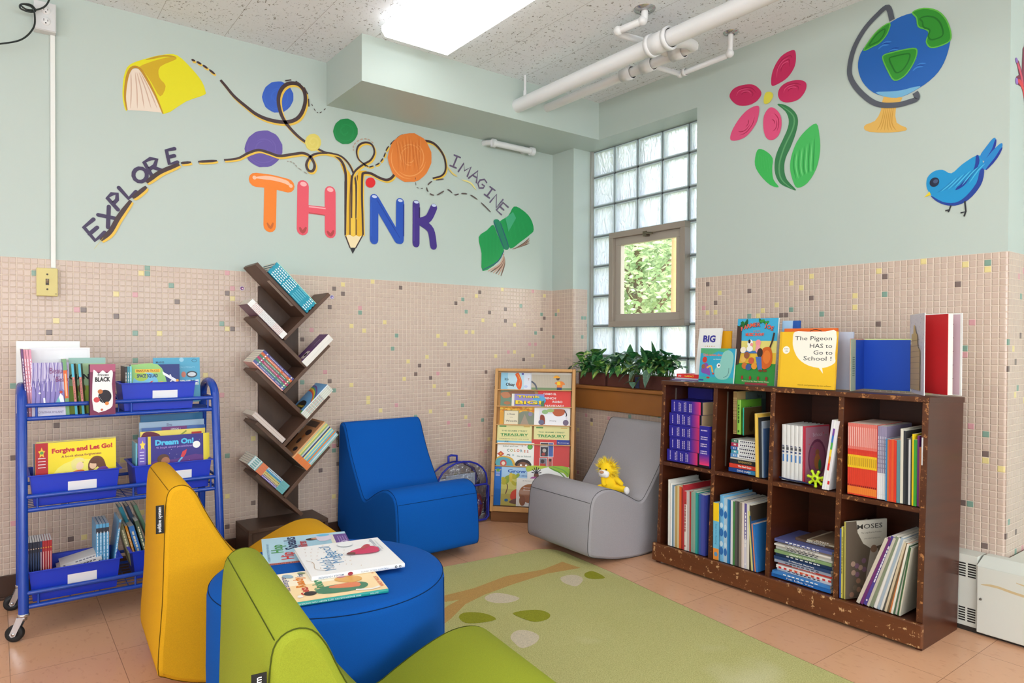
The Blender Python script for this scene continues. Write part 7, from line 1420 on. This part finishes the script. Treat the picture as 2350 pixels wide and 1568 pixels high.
lying(-2.222, -1.952, zo, -12, .232, .268, .011, (250, 220, 170), 'peach Gets Ready for Kindergarten book on the ottoman, nearest', kin, spine=(30, 150, 140), back=(140, 90, 190), hard=True,
      spine_art=lambda b, T_, H: (b.ftext('MISS BINDERGARTEN GETS READY FOR KINDERGARTEN', T_/2, H*.60, T_*.45, (206, 236, 226), bold=.02, rot=PI/2, width=H*.66), b.ftext('DUTTON', T_/2, H*.14, T_*.45, (206, 236, 226), bold=.02, rot=PI/2)))
def msp(b, T_, H): b.ftext('MALALA YOUSAFZAI', T_/2, H*.80, T_*.62, (90, 120, 160), bold=.01, rot=PI/2, width=H*.26); b.ftext("MALALA'S MAGIC PENCIL", T_/2, H*.34, T_*.5, (110, 130, 160), rot=PI/2, width=H*.30); b.fell(T_/2, H*.60, T_*.42, H*.028, (150, 50, 70)); b.fell(T_*.5, H*.055, T_*.3, T_*.3, BLK); b.fell(T_*.5, H*.10, T_*.3, T_*.3, BLK); b.fell(T_*.5, H*.055, T_*.14, T_*.14, WHT); b.fell(T_*.5, H*.10, T_*.14, T_*.14, WHT)
lying(-2.108, -1.829, zo+.0120, -10.3, .287, .262, .012, (240, 240, 240), 'white picture book with a girl in pink, on top of the ottoman pile', mal, spine_art=msp, hard=True)
# ================================================================== planters on the window sill
def m_leaf(name, c1, c2, c3):
    q = NT(name, .38, .45); o = q.obj(); n = q.noise(q.mapping(o, (60, 60, 60)), 1, 3, .6); n2 = q.noise(o, 9, 2)
    c = q.mix(n2, lin(c1), lin(c2)); c = q.mix(q.ramp(n, [(.50, W4(0)), (.66, W4(1))]), c, lin(c3)); q.base(c); return q.m
ML1 = m_leaf('dark_plant_leaf', (24, 78, 46), (44, 116, 64), (84, 150, 84)); ML2 = m_leaf('bright_plant_leaf', (50, 110, 48), (84, 146, 66), (150, 186, 90)); ML3 = m_leaf('grey_green_leaf', (70, 110, 96), (104, 140, 116), (150, 178, 150))
MV1 = m_leaf('pale_leaf_centre', (120, 176, 110), (168, 204, 136), (214, 228, 176)); MV2 = m_leaf('yellow_leaf_centre', (150, 186, 80), (190, 210, 110), (226, 232, 170))
M_STEM = mat((90, 130, 60), .5)
def leaf(b, p, d, L, Wd, droop, m, mv=None, roll=0):
    p = V(p); d = V(d).normalized(); side = d.cross(V((0, 0, 1)))
    if side.length < .05: side = V((0, 1, 0))
    side.normalize(); side = Mx.Rotation(roll, 3, d) @ side; up = side.cross(d)
    def st(t): return p+d*(L*t*(1-.18*abs(droop)*t))+V((0, 0, -1))*(droop*L*t*t*.55)
    def wf(t): return Wd*.5*(max(0, math.sin(PI*min(1, (t*1.0)**.66)))**.85)*(1-.10*t)
    N = 7; vs = []
    for i in range(N+1):
        t = i/N; c = st(t); w_ = wf(t) if 0 < i < N else .0006
        vs += [c-side*w_+up*w_*.28, c, c+side*w_+up*w_*.28]
    fs = []
    for i in range(N): a = i*3; fs += [(a, a+1, a+4, a+3), (a+1, a+2, a+5, a+4)]
    b.add(vs, fs, m, True)
    if mv:
        vs = []; 
        for i in range(1, N):
            t = i/N; c = st(t)+up*.0008; w_ = wf(t)*(.66 if i % 2 else .36); vs += [c-side*w_+up*w_*.3, c+up*.0003, c+side*w_+up*w_*.3]
        b.add(vs, [q for i in range(N-2) for q in ((i*3, i*3+1, i*3+4, i*3+3), (i*3+1, i*3+2, i*3+5, i*3+4))], mv, True)
def planter(y0, y1, seed, label, n, tips, boxc=(84, 46, 38), extra=None, xr=(.004, .105)):
    t = thing('planter', label, 'planter', loc=(.055, (y0+y1)/2, .8188)); O = T(-.055, -(y0+y1)/2, -.8188); rnd = random.Random(seed)
    b = MB(O); x0, x1 = xr; z0, z1 = .8188, .898; m_ = m_wood('planter_wood', boxc, tuple(int(c*1.3) for c in boxc), (3, 20, 30), .5) if 'planter_wood' not in bpy.data.materials else bpy.data.materials['planter_wood']
    for q in ((x0, y1, z0, x1, y1+.006, z1), (x0, y0-.006, z0, x1, y0, z1), (x0, y1+.006, z0, x0+.006, y0-.006, z1), (x1-.006, y1+.006, z0, x1, y0-.006, z1), (x0+.006, y1+.006, z0, x1-.006, y0-.006, z1-.012)): b.box(*q, m_)
    b.build('planter_box', t, bevel=.0015)
    b = MB(O); b.box(x0+.006, y1+.006, z1-.012, x1-.006, y0-.006, z1-.006, mat((40, 30, 24), .95)); b.build('soil', t)
    s = l = MB(O); yc = (y0+y1)/2; wy = (y0-y1)/2
    for k in range(n):
        bx, by = rnd.uniform(x0+.02, x1-.02), yc+rnd.uniform(-.8, .8)*wy
        az = rnd.uniform(0, 2*PI); dx = -abs(math.cos(az))*.9+.15; dy = math.sin(az); h = rnd.uniform(.03, .12)*(1.1 if k % 3 else .7)
        tip = V((bx+dx*rnd.uniform(.01, .05), by+dy*rnd.uniform(.02, .06), .893+h)); s.tube([(bx, by, .885), ((bx+tip.x)/2, (by+tip.y)/2, .893+h*.7), tuple(tip)], .0016, M_STEM, 5)
        L = rnd.uniform(.06, .10); mm, mv = ((ML1, MV1), (ML1, None), (ML2, MV2), (ML3, None), (ML1, MV1), (ML2, None))[rnd.randrange(6)]
        if seed == 3 and tip.y+dy*.08 > -.245: dy = -abs(dy)*.5; tip.y = min(tip.y, -.26)
        d = V((dx if dx < 0 else -.05, dy*.8, rnd.uniform(-.2, .9)))
        leaf(l, tip, d, L, L*rnd.uniform(.68, .9), rnd.uniform(.3, 1.3), mm, mv, rnd.uniform(-.6, .6))
    for p, d, L, W_, dr, kind in tips:
        mm, mv = {0: (ML1, MV1), 1: (ML1, None), 2: (ML2, MV2), 3: (ML3, None), 4: (ML2, None)}[kind]
        s.tube([(.055, yc+(p[1]-yc)*.6, .885), (.04, (p[1]+yc)/2, max(.9, p[2]-.02)), p], .002, M_STEM, 6); leaf(l, p, d, L, W_, dr, mm, mv, 0)
    if extra: extra(s, l)
    l.build('foliage', t)
planter(-.272, -.512, 3, 'brown wooden planter with variegated plants at the left of the sill', 62,
        [((.03, -.335, .96), (-.1, .15, 1), .105, .062, .2, 0), ((.03, -.40, .95), (-.1, -.1, 1), .10, .055, .2, 0), ((.02, -.44, .95), (-.1, -.35, .9), .10, .05, .3, 0), ((0, -.31, .95), (-.5, .3, .1), .10, .06, .9, 2), ((0, -.25, .93), (-.3, .9, .3), .10, .05, 1.3, 3), ((-.01, -.23, .90), (-.3, .5, -.6), .07, .04, .6, 1), ((-.005, -.26, .90), (-.3, .2, -.9), .07, .035, .5, 1),
         ((.0, -.22, .96), (-.1, .8, .5), .10, .018, .5, 3), ((-.01, -.37, .93), (-.6, .1, -.5), .08, .05, .6, 4), ((-.01, -.47, .92), (-.7, -.1, -.4), .08, .045, .6, 2)])
planter(-.533, -.748, 5, 'brown wooden planter with variegated plants in the middle of the sill', 62,
        [((.04, -.69, .965), (-.1, -.1, 1), .13, .055, .1, 0), ((.03, -.60, .985), (-.2, .3, .6), .10, .055, .8, 0), ((.02, -.56, .98), (-.2, .6, .4), .09, .04, .8, 0), ((-.01, -.575, .97), (-.4, .1, -.9), .085, .05, .3, 2), ((-.02, -.66, .955), (-.3, -.05, -1), .07, .05, .2, 4), ((.0, -.63, .95), (-.6, .2, -.6), .09, .075, .4, 1), ((.02, -.735, .98), (-.1, -.5, .8), .08, .045, .2, 0)])
def hang(s, l):
    for p, d, L, W_, k in (((-.035, -.80, .93), (-.5, .25, -.9), .075, .06, 3), ((-.045, -.93, .945), (-.35, .1, -.9), .105, .085, 3), ((-.05, -.87, .90), (-.3, .5, -.7), .075, .04, 4), ((-.06, -.79, .862), (-.5, .6, -.2), .05, .035, 3), ((-.06, -.80, .86), (-.4, -.5, -.4), .05, .04, 3), ((-.04, -.74, .91), (-.4, .6, -.6), .07, .035, 3), ((-.045, -.83, .955), (-.6, .4, -.1), .07, .045, 2)):
        s.tube([(.02, p[1], .90), (-.02, p[1], .95), p], .0018, M_STEM, 6); leaf(l, p, d, L, W_, .4, MLk[k][0], MLk[k][1], 0)
MLk = {0: (ML1, MV1), 1: (ML1, None), 2: (ML2, MV2), 3: (ML3, None), 4: (ML2, None)}
planter(-.80, -1.03, 9, 'planter with the tallest leaves, half behind the bookcase on the sill', 84,
        [((.03, -.885, .985), (-.1, .05, 1), .125, .075, .05, 0), ((0, -.845, .97), (-.2, .12, 1), .14, .085, .3, 1), ((-.01, -.855, .965), (-.25, .1, 1), .125, .075, .3, 0), ((0, -.79, .96), (-.2, .6, .7), .10, .05, .5, 3), ((.01, -.96, .99), (-.1, -.3, .5), .10, .06, .9, 1), ((.03, -1.06, 1.0), (-.05, -.4, .8), .075, .05, 1.0, 0), ((.02, -1.08, .95), (-.1, -.6, .2), .09, .06, .6, 1), ((.0, -1.02, .95), (-.3, -.4, .1), .09, .06, .7, 1), ((-.02, -.93, .94), (-.5, -.2, .1), .09, .06, .8, 4)], extra=hang)
b = MB(); b.box(.012, -.792, .8188, .09, -.755, .885, mat((44, 56, 96), .4)); o = b.build('sill_pot', bevel=.004); recentre(o, (.05, -.773, .8188)); tag(o, 'small dark blue pot squeezed between two planters on the sill', 'pot')
# ================================================================== plush lion on the grey chair
lion = thing('plush_lion', 'small yellow plush lion with fluffy mane sitting on the grey chair', 'plush toy', T(-.468, -1.025, .300) @ RZ(225))
PY = mat((250, 208, 40), .95, .1); PW = mat((244, 240, 236), .95, .1); PF = mat((250, 226, 70), .95, .1); PF2 = mat((244, 208, 40), .95, .1)
# local: +x faces the room, +y is image-left... z up
b = MB(); b.ell((0, 0, .048), (.036, .042, .055), PY, 20, 14)
for s_, yy, xx, zz in ((1, .072, .03, .028), (-1, -.066, .042, .022)):
    b.tube([(0, s_*.022, .028), (xx*.6, s_*.05, zz+.004), (xx, yy, zz)], .018, PY, 14, rr=[.024, .021, .017]); b.ell((xx, yy, zz), (.017, .017, .017), PY, 14, 10)
b.tube([(.008, .03, .08), (.028, .05, .066), (.034, .060, .058)], .014, PY, 12, rr=[.016, .014, .012]); b.ell((.034, .060, .058), (.012, .012, .012), PY)
b.tube([(.010, -.03, .078), (.034, -.028, .050), (.040, -.020, .044)], .013, PY, 12, rr=[.016, .013, .011])
b.build('body', lion)
b = MB(); b.ell((.046, .088, .024), (.020, .015, .020), PW, 16, 10); b.build('foot', lion, 'white plush foot')
b = MB(); b.ell((.056, -.080, .026), (.020, .016, .022), PW, 16, 10); b.build('foot', lion, 'white plush foot')
HC = V((.006, -.012, .128)); HR = Mx.Rotation(math.radians(-34), 3, 'Z') @ Mx.Rotation(math.radians(14), 3, 'Y')
b = MB(); b.ell(HC, (.040, .042, .040), PY, 22, 14, HR); b.build('head', lion)
b = MB(); b.ell(HC+HR @ V((.034, 0, -.012)), (.022, .031, .022), PW, 18, 12, HR); b.ell(HC+HR @ V((.036, .012, -.018)), (.016, .018, .016), PW, 14, 10, HR); b.ell(HC+HR @ V((.036, -.012, -.018)), (.016, .018, .016), PW, 14, 10, HR); b.build('muzzle', lion, 'white rounded muzzle')
b = MB(); b.ell(HC+HR @ V((.053, 0, .002)), (.009, .013, .008), mat((196, 140, 100), .7), 12, 8, HR); b.build('nose', lion, 'tan plush nose')
for s_ in (1, -1): b = MB(); b.ell(HC+HR @ V((.036, s_*.019, .012)), (.0045,)*3, mat((20, 16, 16), .15, .6), 10, 8); b.build('eye', lion)
for s_ in (1, -1): b = MB(); b.ell(HC+HR @ V((-.004, s_*.040, .020)), (.008, .013, .014), PF2, 12, 8, HR); b.build('ear', lion)
b = MB(); rnd = random.Random(4)
for k in range(520):
    a = rnd.uniform(0, 2*PI); t = rnd.uniform(-.022, .016)
    base = V((t, math.cos(a)*.037, math.sin(a)*.036)); dr = V((rnd.uniform(-.35, .25), math.cos(a)+rnd.gauss(0, .25), math.sin(a)+rnd.gauss(0, .25)+.15)).normalized(); L = rnd.uniform(.022, .042)
    if math.sin(a) < -.75 and t > 0: continue
    p0 = HC+HR @ base; dd = HR @ dr; sd_ = dd.cross(V((rnd.random(), rnd.random(), rnd.random()))).normalized()*.0016; p1 = p0+dd*L*.6+V((0, 0, -.001)); p2 = p0+dd*L+V((0, 0, -.003))
    b.add([p0-sd_, p0+sd_, p1-sd_*.7, p1+sd_*.7, p2], [(0, 1, 3, 2), (2, 3, 4)], PF if k % 3 else PF2)
b.build('mane', lion, 'fluffy pale yellow mane')
# ================================================================== clear backpack by the wall
bag = thing('clear_backpack', 'clear plastic backpack with blue piping on the floor behind the blue chair', 'backpack', loc=(-.82, -.10, 0)); BO = T(.82, .10, 0)
MPB = mat((28, 40, 160), .4, .5); PL = NT('clear_vinyl', .1, .6); _t = PL.n('BsdfTransparent'); _t.inputs[0].default_value = lin((236, 240, 246)); _g = PL.n('BsdfGlossy'); _g.inputs['Roughness'].default_value = .08
_n = PL.n('Bump'); PL.inp(_n.inputs['Height'], PL.noise(PL.obj(), 16, 3, .6, 1.2)); _n.inputs['Distance'].default_value = .03; PL.inp(_g.inputs['Normal'], _n.outputs[0]); _m = PL.n('MixShader'); _m.inputs[0].default_value = .12
PL.inp(_m.inputs[1], _t.outputs[0]); PL.inp(_m.inputs[2], _g.outputs[0]); PL.inp(PL.out.inputs[0], _m.outputs[0])
def outline(x0, x1, z0, z1, n=10, r=.03):
    c = (x0+x1)/2; w_ = (x1-x0)/2; pts = [(c+w_*math.cos(PI*k/n), z1-w_*.72+w_*.72*math.sin(PI*k/n)) for k in range(n+1)]
    return [(x1, z0+r)]+pts+[(x0, z0+r), (x0+r*.3, z0+r*.3), (x0+r, z0), (x1-r, z0), (x1-r*.3, z0+r*.3)]
o1 = outline(-.995, -.645, .006, .375); o2 = outline(-.985, -.655, .008, .36)
b = MB(BO); b.tube([(x, -.150, z) for x, z in o1], .0055, MPB, 8, closed=True); b.build('piping', bag); b = MB(BO); b.tube([(x, -.045, z) for x, z in o2], .005, MPB, 8, closed=True); b.build('piping', bag)
b = MB(BO); b.prism(o1, lambda p: (p[0], -.150, p[1]), lambda p: (p[0], -.148, p[1]), PL.m)
n = len(o1); b.add([(x, -.150, z) for x, z in o1]+[(x, -.045, z) for x, z in o2], [(i, (i+1) % n, n+(i+1) % n, n+i) for i in range(n)], PL.m, True); b.build('vinyl_shell', bag, 'transparent vinyl panels')
b = MB(BO); pk = [(-.99, .02), (-.99, .225), (-.645, .225), (-.645, .02)]; b.tube([(x, -.175, z) for x, z in [(-.985, .03), (-.985, .215), (-.97, .228), (-.67, .228), (-.652, .215), (-.650, .03), (-.67, .012), (-.96, .012)]], .0065, MPB, 8, closed=True)
b.add([(-.985, -.175, .015), (-.65, -.175, .015), (-.65, -.175, .225), (-.985, -.175, .225)], [(0, 1, 2, 3)], PL.m); b.build('front_pocket', bag)
b = MB(BO); b.tube([(-.86, -.05, .355), (-.86, -.05, .395), (-.84, -.05, .402), (-.80, -.05, .395), (-.80, -.05, .36)], .007, MPB, 6); b.build('top_handle', bag)
b = MB(BO); b.tube([(-.735, -.03, .34), (-.66, -.025, .30), (-.625, -.03, .22), (-.64, -.035, .10)], .008, mat((30, 34, 80), .6), 6); b.build('shoulder_strap', bag)
for i, (x, w_, z1, yaw, c, lb) in enumerate(((-.965, .20, .275, 3, (236, 236, 236), 'white printed sheet at the left inside the clear backpack'), (-.895, .21, .285, -2, (228, 230, 232), 'white printed sheet at the right inside the clear backpack'))):
    b = MB(); b.box(0, 0, 0, w_, .003, z1-.012, mat(c, .6)); b.frame((0, 0, 0), (1, 0, 0), (0, 0, 1), (0, -1, 0), .0003)
    b.fline([(.02, z1-.04), (w_-.02, z1-.04), (w_-.02, z1-.11), (.02, z1-.11)], .0015, (120, 120, 130), closed=True)
    for k in range(4): b.fell(.04+.035*k, z1-.07, .008, .007, ((150, 90, 90), (90, 90, 150), (90, 130, 90), (150, 120, 80))[k])
    o = b.build('paper_sheet'); o.location = (x, -.10+.02*i, .012); tag(o, lb, 'paper', 'papers in the clear backpack')
b = MB(); b.ell((0, 0, .075), (.036, .022, .075), mat((190, 28, 40), .8), 18, 12); 
for k in range(5): b.tube([(-.012+.005*k, -.018, .12-.003*k), (-.018+.008*k, -.024, .085)], .0022, mat((60, 50, 190), .6), 5)
o = b.build('red_pouch'); o.location = (-.69, -.115, .012); tag(o, 'crumpled red pouch with a purple tie inside the clear backpack', 'pouch')
# stickers on the tiles
for i, (px, py, c, lb) in enumerate(((556, 662, (130, 60, 130), 'small round purple sticker on the tiles left of the tree shelf'), (762, 682, (110, 110, 190), 'small violet and white sticker on the tiles right of the tree shelf top'))):
    p = at(px, py, 'y', -.0045); b = MB(); b.frame((0, 0, 0), (1, 0, 0), (0, 0, 1), (0, -1, 0), .0004); b.fell(0, 0, .0115, .0115, (226, 220, 230)); b.fell(0, 0, .009, .009, c); b.fell(.002, -.001, .004, .004, (236, 210, 220)); b.fline([(-.006, .005), (0, .008), (.006, .004)], .002, (60, 40, 80)); o = b.build('wall_sticker'); o.location = p; tag(o, lb, 'sticker')
